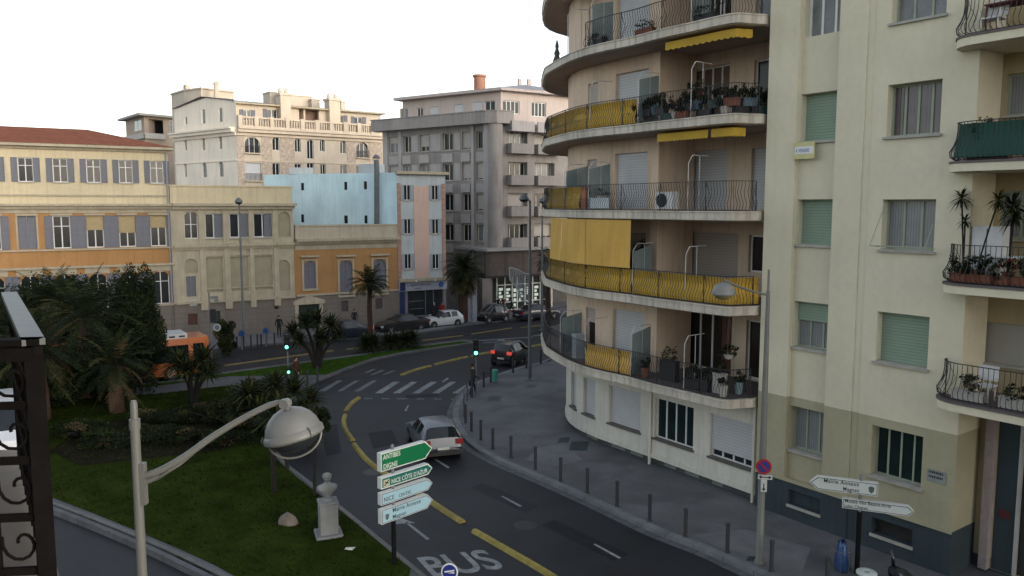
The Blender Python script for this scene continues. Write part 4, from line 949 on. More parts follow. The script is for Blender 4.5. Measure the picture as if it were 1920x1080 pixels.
def railing(sf, s0, s1, z, off, par, prof=PROF, gap=.13, post=2.0, m=None, h=1.0, r=.009, name='railing', endcap=True):
    mb = MB(); n = max(2, int((s1-s0)/gap))
    for i in range(n+1):
        t = s0+(s1-s0)*i/n; mb.tube([sf.P(t, z+zz, off+o) for o, zz in prof], r, 4, caps=False)
    c = [s0+(s1-s0)*i/(n//2) for i in range(n//2+1)]
    for i in range(len(c)-1):
        for o, zz, w, th in ((prof[0][0], h+.012, .045, .02), (prof[-1][0], .04, .03, .02)):
            mb.bar(sf.P(c[i], z+zz, off+o), sf.P(c[i+1], z+zz, off+o), w, th)
    k = max(1, int((s1-s0)/post))
    for i in range(k+1):
        t = s0+(s1-s0)*i/k; mb.tube([sf.P(t, z+.0, off-.01), sf.P(t, z+h, off-.01)], .018, 5)
        mb.tube([sf.P(t, z+h, off-.01), sf.P(t, z+.5, off-.25), sf.P(t, z+.02, off-.02)], .008, 4)
    return mb.build(name, m or M_ironr, par)
hs0 = 0.4; hs1 = HO.L-.05
for k in range(6): railing(HO, HO.hit(1092, 70)[0] if k == 4 else hs0, hs1, SL[k], -.13, bH, gap=.125)
def canvas(k, u0, u1, v, m, zlo=.06, zhi=.96):
    a = HO.hit(u0, v)[0] if u0 else hs0; b = HO.hit(u1, v)[0]
    cuts = [a+(b-a)*i/40 for i in range(41)]; mb = MB()
    for i in range(40):
        for j in range(7):
            z0, z1_ = zlo+(zhi-zlo)*j/7, zlo+(zhi-zlo)*(j+1)/7
            def o(zz, t): return -.185+.045*sin((zz-.5)*-6.5)+.008*sin(t*23)+.006*sin(t*51+zz*3)
            mb.face([HO.P(cuts[i], SL[k]+z0, o(z0, cuts[i])), HO.P(cuts[i+1], SL[k]+z0, o(z0, cuts[i+1])), HO.P(cuts[i+1], SL[k]+z1_, o(z1_, cuts[i+1])), HO.P(cuts[i], SL[k]+z1_, o(z1_, cuts[i]))])
    return mb.build('railing_canvas', m, bH, smooth=True)
HO_left = HO.hit(1019.5, 645)
canvas(3, None, 1186, 225, M_yf); canvas(2, None, 1080, 370, M_yf); canvas(1, None, 1178, 520, M_yf); canvas(1, 1180, 1427, 540, M_yf); canvas(0, 1092, 1177, 670, M_yf2)
a = HO.hit(1083, 370)[0]; mb = MB(); sbox(mb, HO, a, a+.42, SL[2]+.05, SL[2]+.95, -.2, -.17); mb.build('railing_canvas', mat('terracotta_panel', (.32, .12, .05), .8), bH)
a, b = HO.hit(1098, 380)[0], HO.hit(1134, 380)[0]; mb = MB(); sbox(mb, HO, a, b, SL[2]+.08, SL[2]+.5, -.24, -.2); mb.build('railing_canvas', mat('white_plastic_panel', (.5, .55, .58), .6), bH)
for u0, u1 in ((1030, 1051.2), (1051.8, 1096.4), (1097, 1181)):
    a, b = HO.hit(u0, 450)[0], HO.hit(u1, 450)[0]; mb = MB(); n = 14
    for i in range(n):
        t0, t1 = a+(b-a)*i/n, a+(b-a)*(i+1)/n
        for j in range(5):
            z0, z1_ = SL[1]+1.02+(1.82)*j/5, SL[1]+1.02+1.82*(j+1)/5
            def o(t, z): return -.06+.012*sin(t*5+z)+.05*((SL[2]-.3-z)/1.9)
            mb.face([HO.P(t0, z0, o(t0, z0)), HO.P(t1, z0, o(t1, z0)), HO.P(t1, z1_, o(t1, z1_)), HO.P(t0, z1_, o(t0, z1_))])
    mb.build('hanging_blind', M_yf2, bH, smooth=True)
def awning(z, u0, u1, v0, o0=-1.0, o1=-.28, drop=.30):
    a, b = HO.hit(u0, v0)[0], HO.hit(u1, v0)[0]; mb = MB(); n = 30
    for i in range(n):
        t0, t1 = a+(b-a)*i/n, a+(b-a)*(i+1)/n
        mb.face([HO.P(t0, z-.55, o1), HO.P(t1, z-.55, o1), HO.P(t1, z-.4, o0), HO.P(t0, z-.4, o0)])
        mb.face([HO.P(t0, z-.55-drop*(.85+.15*(i % 2)), o1+.01), HO.P(t1, z-.55-drop*(.85+.15*((i+1) % 2)), o1+.01), HO.P(t1, z-.55, o1), HO.P(t0, z-.55, o1)])
    mb.build('awning', M_awn, bH)
awning(SL[4]+.12, 1237, 1418, 90); awning(SL[3]+.12, 1222, 1318, 235); awning(SL[3]+.12, 1324, 1407, 235); awning(SL[5]+.1, 1045, 1085, 20)
def windbreak(k, u, v, glass=True, hh=1.95, side_=1):
    t = HO.hit(u, v)[0]; pe = HO.P(t, 0, -.16); q = HO.P(t, 0, -1.25); z = SL[k]; mb = MB()
    A = [pe+Vector((0, 0, z+.02)), pe+Vector((0, 0, z+hh-.28)), pe.lerp(q, .12)+Vector((0, 0, z+hh-.1)), pe.lerp(q, .2)+Vector((0, 0, z+hh)), q+Vector((0, 0, z+hh))]
    mb.tube(A, .017, 5); mb.tube([pe.lerp(q, .55)+Vector((0, 0, z+hh)), pe.lerp(q, .55)+Vector((0, 0, z+.05))], .014, 4)
    fr = mb.build('windbreak', M_wf, bH)
    if glass:
        mb = MB(); a = pe.lerp(q, .06); b = pe.lerp(q, .97)
        e_ = (b-a).normalized(); nn = Vector((-e_.y, e_.x, 0))*.006
        mb.hexa([a-nn+Vector((0, 0, z+.1)), b-nn+Vector((0, 0, z+.1)), b+nn+Vector((0, 0, z+.1)), a+nn+Vector((0, 0, z+.1)), a-nn+Vector((0, 0, z+hh-.3)), b-nn+Vector((0, 0, z+hh-.06)), b+nn+Vector((0, 0, z+hh-.06)), a+nn+Vector((0, 0, z+hh-.3))])
        mb.build('glazing', M_wg, fr)
for k, u, v, g_ in ((0, 1044, 640, True), (0, 1091, 650, False), (0, 1177, 680, True), (0, 1277, 690, False), (1, 1181, 490, True), (1, 1280, 500, False), (2, 1052, 370, True), (2, 1097, 370, True), (2, 1284, 370, False), (3, 1100, 200, False), (3, 1190, 200, True), (3, 1290, 190, False), (4, 1102, 60, True), (4, 1290, 40, True), (4, 1346, 30, False), (4, 1058, 75, False)):
    windbreak(k, u, v, g_)
# roof
mb = MB(); mb.prism([XY(HO.P(t, 0, 0)) for t in HO.s]+inner, 23.0, 23.3); mb.build('roof', M_slab, bH)
# ================================================================ YELLOW BLOCK ON THE RIGHT (I)
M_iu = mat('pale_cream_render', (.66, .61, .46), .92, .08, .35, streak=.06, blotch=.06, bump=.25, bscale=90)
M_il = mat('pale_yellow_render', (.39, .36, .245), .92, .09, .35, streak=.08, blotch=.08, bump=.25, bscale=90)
M_ip = mat('grey_plinth_paint', (.035, .052, .062), .85, .12, .8, streak=.3)
M_ir = mat('ochre_render', (.40, .33, .20), .92, .08, .5, streak=.2)
M_gf = mat('pale_green_frame', (.30, .34, .26), .6, .08, 3)
M_gr = mat('pale_green_roller', (.25, .34, .26), .65, .06, 1.5, bands=.09, bw=.3)
M_curt = mat('curtained_pane', (.24, .25, .26), .18, .1, 2, vbands=.11, bw=.5)
M_curt2 = mat('mauve_curtain_pane', (.12, .10, .11), .15, .2, 2, vbands=.16, bw=.5)
M_is = mat('window_ledge', (.38, .37, .33), .8, .12, 2, streak=.3)
dI = Vector((.583, -.812)).normalized(); oI = Vector((8.49, 27.1))
FI = Surf([(oI.x, oI.y), (oI.x+dI.x*12, oI.y+dI.y*12)])
def si(u, v=360, off=0.): return FI.hit(u, v, off)[0]
bI = thing('cream_yellow_block', 'cream and pale yellow apartment block with green roller shutters, filling the right of the photo', 'building', (oI.x+4, oI.y-2, 0))
OF = .2
sL, pa, pb, g0, g1, sEdge = si(1434, 360, OF)-.0, si(1488, 360, OF), si(1569, 360, 0), si(1614, 360, OF), si(1629, 360, OF), si(1822, 360, OF)
cA_ = [FI.rect(*q, 0) for q in ((1503, -40, 1583, 57), (1498, 178, 1572, 261), (1490, 374, 1563.6, 461), (1481, 563, 1557, 661), (1475, 758, 1550, 861))]
cB_ = [FI.rect(*q, OF) for q in ((1672, -35, 1769, 26), (1664, 160, 1761, 250), (1656, 374, 1750, 472), (1648, 584, 1742, 693), (1636, 797, 1728, 917))]
a0 = sum(h[0] for h in cA_)/5; a1 = sum(h[1] for h in cA_)/5; b0 = sum(h[0] for h in cB_)/5; b1 = sum(h[1] for h in cB_)/5
cA_ = [(pa+.03, a1, h[2], h[3]) for h in cA_]; cB_ = [(b0, b1, h[2], h[3]) for h in cB_]
vA = FI.rect(1478, 917, 1537, 954, OF); vB = FI.rect(1634, 971, 1710, 1013, OF); zpl = 1.42; zcol = 4.2
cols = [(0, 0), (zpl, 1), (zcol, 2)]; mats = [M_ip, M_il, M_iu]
mb = MB()
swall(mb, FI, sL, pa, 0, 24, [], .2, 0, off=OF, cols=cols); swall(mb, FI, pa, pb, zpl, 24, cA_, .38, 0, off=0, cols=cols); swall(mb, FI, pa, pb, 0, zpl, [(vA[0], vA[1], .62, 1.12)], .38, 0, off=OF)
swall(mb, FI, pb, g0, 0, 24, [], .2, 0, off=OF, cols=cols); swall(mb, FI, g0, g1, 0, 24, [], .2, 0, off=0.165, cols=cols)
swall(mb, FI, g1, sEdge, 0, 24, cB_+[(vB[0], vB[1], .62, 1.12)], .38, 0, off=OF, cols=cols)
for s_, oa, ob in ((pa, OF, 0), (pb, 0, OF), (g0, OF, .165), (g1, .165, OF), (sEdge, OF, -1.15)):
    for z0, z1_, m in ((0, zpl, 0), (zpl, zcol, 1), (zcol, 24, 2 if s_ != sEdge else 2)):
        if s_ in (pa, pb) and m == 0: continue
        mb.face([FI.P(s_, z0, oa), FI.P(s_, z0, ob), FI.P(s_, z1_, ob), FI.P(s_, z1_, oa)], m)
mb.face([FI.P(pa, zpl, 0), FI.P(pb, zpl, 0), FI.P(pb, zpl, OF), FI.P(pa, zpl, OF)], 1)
# left return wall and back
mb.face([FI.P(sL, 0, -9), FI.P(sL, 0, OF), FI.P(sL, 24, OF), FI.P(sL, 24, -9)], 2); mb.face([FI.P(sL, 24, OF), FI.P(13, 24, OF), FI.P(13, 24, -9), FI.P(sL, 24, -9)], 2)
mb.build('wall', mats, bI)
pr('plinth_moulding', FI, [(sL-.01, sEdge, zpl-.05, zpl+.06, OF+.003, OF+.05)], M_il, bI)
for h in (vA, vB): mb = MB(); sbox(mb, FI, h[0]+.002, h[1]-.002, .622, 1.118, OF-.37, OF-.3); mb.build('vent_opening', M_dark, bI); mb = MB(); sbox(mb, FI, h[0]-.02, h[1]+.04, .53, .615, OF+.003, OF+.06); mb.build('vent_ledge', M_is, bI)
win(FI, cA_[0], bI, M_white, .34, 3, 1, pane=M_glass_lt, sill=None, fw=.07); win(FI, cA_[1], bI, M_gf, .34, roller=M_gr, sill=M_is); win(FI, cA_[2], bI, M_gf, .34, roller=M_gr, sill=M_is)
win(FI, cA_[3], bI, M_gf, .34, 3, 1, pane=M_curt, roller=M_gr, rfrac=.42, sill=M_is); win(FI, cA_[4], bI, M_gf, .34, 3, 1, pane=M_curt, sill=M_is)
win(FI, cB_[0], bI, M_gf, .34, 3, 1, pane=M_glass_lt, off=OF, sill=M_is); win(FI, cB_[1], bI, M_gf, .34, 4, 1, pane=M_curt2, off=OF, sill=M_is); win(FI, cB_[2], bI, M_gf, .34, 3, 1, pane=M_curt, off=OF, sill=M_is); win(FI, cB_[3], bI, M_gf, .34, off=OF, roller=M_gr, sill=M_is); win(FI, cB_[4], bI, M_gf, .34, 4, 1, pane=glassm('dark_green_glass'), off=OF, sill=M_is, fw=.05)
# clothes line frame on the third-floor window
h = cB_[2]; mb = MB()
mb.tube([FI.P(h[0]-.05, h[2]+.08, OF+.02), FI.P(h[0]-.05, h[2]+.12, OF+.5), FI.P(h[1]+.02, h[2]+.12, OF+.5), FI.P(h[1]+.02, h[2]+.08, OF+.02)], .014, 5)
for t in (.2, .35): mb.tube([FI.P(h[0]-.05, h[2]+.12, OF+t), FI.P(h[1]+.02, h[2]+.12, OF+t)], .006, 4)
mb.tube([FI.P(h[0]-.05, h[2]+.12, OF+.5), FI.P(h[0]+.1, h[3]-.1, OF+.02)], .012, 4); mb.tube([FI.P(h[1]+.02, h[2]+.12, OF+.5), FI.P(h[1]-.05, h[2]+.75, OF+.02)], .01, 4)
mb.build('drying_rack', M_gf, bI)
# recessed bay wall
OR_ = -1.15
rb = [(FI.hit(1885, 140, OR_)[0], 16.0-.0, FI.hit(1890, 218, OR_)[1], FI.hit(1890, 140, OR_)[1]), None]
def rr(u0, v0, v1, u1=None):
    a = FI.hit(u0, (v0+v1)/2, OR_); return (a[0], a[0]+1.55, FI.hit(u0, v1, OR_)[1], FI.hit(u0, v0, OR_)[1])
rbw = [rr(1886, 140, 218), rr(1884, 358, 447), rr(1855, 603, 680)]
a_ = rbw[0][0]; rbw = [(a_, a_+1.6, h[2], h[3]) for h in rbw]; rbw[2] = (a_-.2, a_+1.6, rbw[2][2], rbw[2][3])
rbw.append((a_, a_+1.6, rbw[0][2]+3.2, rbw[0][3]+3.2))
dr_ = (FI.hit(1864, 950, OR_)[0], FI.hit(1864, 950, OR_)[0]+2.2, .2, 4.6)
mb = MB(); swall(mb, FI, sEdge, 13, 0, 24, rbw+[dr_], .2, 1, off=OR_, cols=[(0, 0), (.5, 1)])
mb.build('bay_wall', [M_ip, M_ir], bI)
for i, h in enumerate(rbw): win(FI, h, bI, M_gf, .18, 3, 1, off=OR_, pane=M_curt, sill=M_is, roller=mat('pale_grey_roller', (.38, .37, .33), .7, .06, 2, bands=.05, bw=.2) if i == 2 else None)
pr('entrance_pilaster', FI, [(sEdge+.25, dr_[0]-.02, .2, 4.95, OR_+.003, OR_+.25)], mat('pinkish_granite', (.33, .28, .27), .6, .15, 5), bI)
mb = MB(); sbox(mb, FI, dr_[0], dr_[0]+.55, .2, 4.6, OR_-.1, OR_-.02); mb.build('side_panel', M_ip, bI)
mb = MB(); sbox(mb, FI, dr_[0]+.55, dr_[0]+.62, .2, 4.6, OR_-.15, OR_+.0); sbox(mb, FI, dr_[0]+.62, dr_[1], .2, 4.6, OR_-.19, OR_-.16, 1); dd_ = mb.build('entrance_door', [M_wf, M_dark], bI)
q = FI.P(dr_[0]+.2, 1.55, OR_-.015); mb = MB(); sbox(mb, FI, dr_[0]+.12, dr_[0]+.42, 1.75, 2.0, OR_-.018, OR_-.005); mb.build('nameplate', mat('dark_red_plate', (.09, .02, .02), .5), bI)
# balconies
sb0 = FI.hit(1776, 330, .55)[0]
def bpt(r=.75, proj=1.0):
    pts = []
    for i in range(9):
        a = pi/2*i/8; pts.append((sb0+r-r*cos(a), OF+.08+(proj-OF-.08)*sin(a)))
    return pts
bo = [FI.P(s_, 0, o_) for s_, o_ in bpt()]+[FI.P(12.5, 0, 1.0)]
BO = Surf([(FI.P(sb0, 0, OF).x, FI.P(sb0, 0, OF).y)]+[(p.x, p.y) for p in bo])
PB = [(0, 1.0), (.0, .8), (.02, .6), (.08, .42), (.17, .26), (.15, .12), (.02, .03)]
ZB = [5.3, 8.45, 11.65, 14.85, 18.05]
for k, z in enumerate(ZB):
    mb = MB()
    if k == 0: out = [XY(BO.P(t, 0, .0)) for t in BO.s]
    else: out = [XY(BO.P(t, 0, 0)) for t in BO.s]
    mb.prism(out+[XY(FI.P(12.5, 0, OR_+.01)), XY(FI.P(sEdge+.01, 0, OR_+.01)), XY(FI.P(sEdge+.01, 0, OF+.004)), XY(FI.P(sb0, 0, OF+.004))], z-.27, z-.06, 0)
    out = [XY(BO.P(t, 0, .03)) for t in BO.s]
    mb.prism(out+[XY(FI.P(12.5, 0, OR_+.01)), XY(FI.P(sEdge+.02, 0, OR_+.01)), XY(FI.P(sEdge+.02, 0, OF+.004)), XY(FI.P(sb0-.02, 0, OF+.004))], z-.057, z, 1)
    mb.build('balcony_slab', [M_iu, M_floor], bI)
    railing(BO, .12, BO.L-.2, z, -.14, bI, prof=PB, gap=.13, post=2.4, r=.01)
k = 2; a = .25; b = BO.L-.3; mb = MB(); n = 60
cs_ = sorted(set([a+(b-a)*i/n for i in range(n+1)]))
for i in range(n):
    for j in range(6):
        z0, z1_ = .08+.88*j/6, .08+.88*(j+1)/6
        def o(z): return -.17+.14*max(0, 1-z*1.6)
        mb.face([BO.P(cs_[i], ZB[k]+z0, o(z0)), BO.P(cs_[i+1], ZB[k]+z0, o(z0)), BO.P(cs_[i+1], ZB[k]+z1_, o(z1_)), BO.P(cs_[i], ZB[k]+z1_, o(z1_))])
mb.build('railing_canvas', mat('dark_green_canvas', (.012, .07, .05), .7, .15, 1, vbands=.13, bw=.25), bI, smooth=True)
# signs fixed to the block
h = FI.rect(1492, 266, 1528, 297, OF); sv = thing('for_sale_board', 'small yellow and white for-sale board hung under a closed green shutter', 'sign', FI.P(h[0], h[2], OF+.05))
za = h[2]; hh = h[3]-h[2]; wdth = h[1]-h[0]
mb = MB(); sbox(mb, FI, h[0], h[1], za, za+hh*.95, OF+.02, OF+.06); bd = mb.build('board', mat('board_pale_yellow', (.55, .52, .25), .6, .1, 5), sv)
mb = MB(); sbox(mb, FI, h[0]+.02, h[1]-.02, za+hh*.28, za+hh*.7, OF+.0605, OF+.064); mb.build('white_band', M_white, sv)
text('A VENDRE', .16, FI.P(h[0]+.05, za+hh*.38, OF+.067), (dI.x, dI.y, 0), (0, 0, 1), mat('sign_faded_blue', (.18, .22, .42), .6), sv, sx=.8*wdth/.9)
h = FI.rect4(1739, 882, 1774, 905, OF); pq = thing('wall_plaque', 'grey engraved plaque on the yellow wall beside the entrance', 'plaque', FI.P(h[0], h[2], OF+.03))
mb = MB(); sbox(mb, FI, h[0], h[1], h[2], h[3], OF+.005, OF+.03); mb.build('plate', mat('plaque_grey', (.24, .26, .25), .5, .15, 4), pq)
for r_ in range(2):
    mb = MB()
    t = h[0]+.05
    while t < h[1]-.08: w__ = random.uniform(.02, .05); sbox(mb, FI, t, t+w__, h[3]-.1-.13*r_, h[3]-.04-.13*r_, OF+.0305, OF+.033); t += w__+.015
    mb.build('engraving', M_dark, pq)
# ================================================================ VEHICLES
M_tyre = mat('tyre_rubber', (.02, .02, .02), .9, .1, 5); M_rim = mat('alloy_rim', (.3, .3, .31), .35, .1, 5, metal=.6)
M_cg = glassm('car_glass', (.012, .016, .02), .05, .2, .6); M_plast = mat('black_plastic', (.018, .018, .02), .6, .1, 5)
M_red = mat('tail_lamp_red', (.25, .01, .01), .25, .1, 5, coat=.6); M_redon = mat('tail_lamp_lit', (.5, .03, .03), .3, .1, 5, emit=(1, .12, .08), es=.2)
M_hl = mat('headlamp_clear', (.45, .47, .48), .15, .1, 5, coat=.6); M_hlon = mat('headlamp_lit', (.8, .7, .6), .3, .05, 5, emit=(1, .75, .6), es=.8)
M_plate = mat('number_plate', (.5, .5, .46), .5, .1, 8)
def wheel(par, x, y, r, wd=.19):
    mb = MB(); s_ = 1 if y > 0 else -1; o = Vector((x, y, r))
    mb.lathe([(r*.6, -wd/2), (r*.94, -wd/2), (r, -wd/2+.03), (r, wd/2-.03), (r*.94, wd/2), (r*.6, wd/2)], o, 24, up=(0, 1, 0)); t = mb.build('wheel', M_tyre, par); sharp(t, 40)
    WLp = WL[t.name]
    mb = MB(); yy = s_*(wd/2-.012)
    mb.lathe([(0, yy+.0), (r*.16, yy), (r*.2, yy-s_*.02), (r*.6, yy-s_*.03), (r*.64, yy)], o, 20, up=(0, 1, 0))
    for k in range(5):
        a = 2*pi*k/5; Zc_ = Vector((0, 1, 0)); X = Zc_.orthogonal().normalized(); Y = Zc_.cross(X); d = X*cos(a)+Y*sin(a)
        mb.bar(o+d*r*.1+Vector((0, yy, 0)), o+d*r*.62+Vector((0, yy, 0)), .06, .03, (0, 1, 0))
    mb.build('rim', M_rim, t)
def car(name, label, loc, heading, st, W, body, wheels, rw, group=None, cat='car', lit=False, arc=None, mirrors=True, head_on=False, tailz=None):
    """st: stations (x, zbot, halfw, zbelt, zroof, halfroof, side kind, top kind) front to rear"""
    root = thing(name, label, cat, (0, 0, 0), 0, group)
    mb = MB(); glass = {}
    def ring(s):
        x, zb, w, be, ro, wr, _, _ = s
        if ro is None: q = [(0, zb), (w*.9, zb), (w, zb+.16), (w, be-.2), (w*.955, be-.03), (w*.86, be+.0), (w*.6, be+.03), (0, be+.045)]
        else: q = [(0, zb), (w*.9, zb), (w, zb+.16), (w, be-.2), (w*.975, be), (wr, ro-.075), (wr*.78, ro-.012), (0, ro)]
        return [Vector((x, y, z)) for y, z in q]
    R_ = [ring(s) for s in st]
    def add(a, b, c, d, flip, tgt): tgt.append([a, b, c, d] if not flip else [d, c, b, a])
    for i in range(len(st)-1):
        for sg in (1, -1):
            A = [Vector((p.x, p.y*sg, p.z)) for p in R_[i]]; B = [Vector((p.x, p.y*sg, p.z)) for p in R_[i+1]]
            for k in range(7):
                kind = 'body'
                if k == 4 and st[i][6] == 'g': kind = 'side_window%d_%d' % (sg, i)
                if k >= 5 and st[i][7] in ('w', 'r'): kind = {'w': 'windscreen', 'r': 'rear_window'}[st[i][7]]
                f = [A[k], B[k], B[k+1], A[k+1]]
                if (A[k]-A[k+1]).length < 1e-5 and (B[k]-B[k+1]).length < 1e-5: continue
                if sg > 0: f = f[::-1]
                if kind == 'body': mb.face(f, 1 if k < 1 else 0)
                else: glass.setdefault(kind, []).append(f)
    for ix, fl in ((0, False), (len(st)-1, True)):
        A = R_[ix]; full = A+[Vector((p.x, -p.y, p.z)) for p in A[::-1][1:-1]]
        mb.face(full if fl else full[::-1])
    bo_ = mb.build('body', [body, M_plast], root); sharp(bo_, 38)
    for k, fs in glass.items():
        g_ = MB()
        for f in fs: g_.face(f)
        nm = 'side_window' if k.startswith('side') else k
        sharp(g_.build(nm, M_cg, root), 60)
    xf, xr = st[0][0], st[-1][0]; w = W/2
    for (x, r) in ((wheels[0], rw), (wheels[1], rw)):
        for sg in (1, -1):
            m_ = MB(); m_.lathe([(0, 0), (r*1.15, 0), (r*1.15, .006), (0, .006)] if sg > 0 else [(0, -.006), (r*1.15, -.006), (r*1.15, 0), (0, 0)], (x, sg*(w+.001), r+.03), 20, up=(0, 1, 0)); m_.build('wheel_arch', M_plast, root)
            wheel(root, x, sg*(w-.07), r)
    for sg in (1, -1):
        zh = st[1][3]-.14
        mb = MB(); mb.box((xf-.12, sg*(w-.26), zh), (.2, .34, .15)); mb.build('headlight', M_hlon if head_on else M_hl, root)
        zt_ = tailz or st[3][3]-.1
        mb = MB(); mb.box((xr+.06, sg*(w-.17), zt_), (.16, .3, .2)); mb.build('taillight', M_redon if lit else M_red, root)
        if mirrors:
            xm = [s for s in st if s[4]][0][0]-.15; mb = MB(); mb.box((xm, sg*(w+.1), st[3][3]+.06), (.12, .2, .13)); mb.build('mirror', body, root)
        mb = MB(); zz = .62*st[3][3]+.15
        for xx in [s[0] for s in st if s[5] == 99] or [(xf+xr)/2+.1]: mb.box((xx, sg*(w+.001), zz), (.012, .006, .55))
        mb.box(((xf+xr)/2+.3, sg*(w+.008), zz+.22), (.16, .02, .025)); mb.build('door_seam', M_plast, root)
    mb = MB(); mb.box((xr-.012, 0, .55), (.02, .5, .11)); mb.build('number_plate', M_plate, root)
    mb = MB(); mb.box((xr+.03, 0, .33), (.12, W*.86, .14)); mb.build('bumper', M_plast, root); mb = MB(); mb.box((xf-.04, 0, .33), (.12, W*.86, .16)); mb.build('bumper', M_plast, root)
    if arc:
        for sg in (1, -1):
            mb = MB(); mb.tube([(x, sg*(y+.012), z) for x, y, z in arc], .055, 6); mb.build('roof_arch', M_silver, root)
    root.location = (loc[0], loc[1], .006 if len(loc) < 3 else loc[2]); root.rotation_euler = (0, 0, atan2(heading[1], heading[0]))
    return root
def paint(n, c, r=.28, **k): return mat(n, c, r, .04, 2, coat=.7, spec=.5, **k)
M_silver = mat('silver_paint', (.105, .118, .14), .42, .05, 2, coat=.3, metal=.2); M_carblk = paint('black_paint', (.012, .013, .017)); M_carwht = paint('white_paint', (.62, .64, .66)); M_carnavy = paint('dark_blue_paint', (.02, .025, .045))
def hatch_st(L=4.2, W=1.77, H=1.44, be=.9):
    w = W/2; f = L/2
    return [(f, .36, w*.66, .6, None, 0, 'b', 'b'), (f-.12, .22, w*.9, .72, None, 0, 'b', 'b'), (f-.5, .2, w, .84, None, 0, 'b', 'b'), (f-1.12, .2, w, be, None, 0, 'b', 'b'),
            (f-1.2, .2, w, be, be+.06, w*.88, 'g', 'w'), (f-1.85, .2, w, be+.02, H-.04, w*.72, 'g', 'b'), (f-2.45, .2, w, be+.03, H, w*.72, 'b', 'b'), (f-2.55, .2, w, be+.03, H, w*.72, 'g', 'b'), (f-3.15, .2, w, be+.07, H-.02, w*.72, 'b', 'b'),
            (-f+.42, .2, w, be+.1, H-.08, w*.7, 'b', 'r'), (-f+.1, .24, w*.98, be+.02, be+.07, w*.86, 'b', 'b'), (-f+.05, .26, w*.97, be-.26, None, 0, 'b', 'b'), (-f+.02, .3, w*.95, .56, None, 0, 'b', 'b'), (-f, .4, w*.9, .5, None, 0, 'b', 'b')]
rc = G(832, 866); hd = Vector((-.31, .95, 0)).normalized(); c_ = rc+hd*2.0
car('parked_car' if False else 'hatchback_car', 'silver hatchback car driving away along the bend, right of the green direction sign', (c_.x, c_.y), hd, hatch_st(3.95, 1.72, 1.43), 1.72, M_silver, (1.2, -1.2), .31)
def smart_st(W=1.56, H=1.55):
    w = W/2
    return [(1.25, .34, w*.7, .6, None, 0, 'b', 'b'), (1.17, .24, w*.92, .74, None, 0, 'b', 'b'), (.9, .22, w, .9, None, 0, 'b', 'b'), (.8, .22, w, .96, 1.02, w*.86, 'g', 'w'),
            (.2, .22, w, .98, H-.03, w*.76, 'g', 'b'), (-.45, .22, w, .99, H, w*.76, 'b', 'b'), (-.6, .22, w, .99, H-.01, w*.76, 'g', 'b'), (-1.02, .22, w, .98, H-.1, w*.74, 'b', 'r'),
            (-1.2, .26, w*.94, .96, 1.05, w*.82, 'b', 'b'), (-1.25, .36, w*.84, .7, None, 0, 'b', 'b')]
arc = [(1.0, .76, .8), (.8, .74, 1.0), (.5, .68, 1.3), (.2, .62, 1.5), (-.2, .61, 1.545), (-.6, .61, 1.53), (-.85, .64, 1.35), (-.75, .74, 1.0), (-.6, .785, .6)]
q = G(938, 688); hd = Vector((.5, .866, 0)); c_ = q+hd*1.3
car('compact_car', 'small black two-seat car with silver roof arch and lit tail lamps, driving past the corner', (c_.x, c_.y), hd, smart_st(), 1.56, M_carblk, (.95, -.88), .29, lit=True, arc=arc, tailz=.92, group='small two-seat cars')
q = G(925, 603); dst = Vector((.82, .573, 0)).normalized()
car('compact_car', 'small black two-seat car with silver roof arch parked before the lit shop', (q.x, q.y), -dst, smart_st(), 1.56, M_carblk, (.95, -.88), .29, arc=arc, tailz=.92, group='small two-seat cars')
q = G(826, 614); car('hatchback_car', 'white hatchback parked at the far kerb left of the bushy palm', (q.x, q.y+.6), -dst, hatch_st(3.8, 1.66, 1.4, .86), 1.66, M_carwht, (1.15, -1.2), .29)
def sedan_st(L=4.5, W=1.78, H=1.42, be=.9):
    w = W/2; f = L/2
    return [(f, .36, w*.66, .6, None, 0, 'b', 'b'), (f-.12, .22, w*.9, .72, None, 0, 'b', 'b'), (f-.5, .2, w, .84, None, 0, 'b', 'b'), (f-1.25, .2, w, be, None, 0, 'b', 'b'),
            (f-1.3, .2, w, be, be+.06, w*.88, 'g', 'w'), (f-2.0, .2, w, be+.02, H-.03, w*.7, 'g', 'b'), (f-2.6, .2, w, be+.03, H, w*.7, 'g', 'b'), (f-3.1, .2, w, be+.04, H-.06, w*.7, 'b', 'r'),
            (f-3.7, .2, w*.99, be+.05, be+.14, w*.82, 'b', 'b'), (-f+.1, .26, w*.95, be+.02, None, 0, 'b', 'b'), (-f, .36, w*.84, .66, None, 0, 'b', 'b')]
q = G(752, 622); car('saloon_car', 'black saloon car parked nose to tail in front of the white hatchback', (q.x, q.y+.5), -dst, sedan_st(), 1.78, M_carblk, (1.4, -1.35), .31)
q = G(643, 636); car('saloon_car', 'dark estate car parked left of the slender palm with a red tail lamp showing', (q.x, q.y+.2), -dst, sedan_st(4.4, 1.8, 1.5), 1.8, M_carnavy, (1.4, -1.35), .31, lit=True)
q = G(1006, 598); car('saloon_car', 'dark saloon parked under the shop fronts, partly behind the tall lamp post', (q.x, q.y), dst, sedan_st(4.4), 1.78, M_carnavy, (1.4, -1.35), .31)
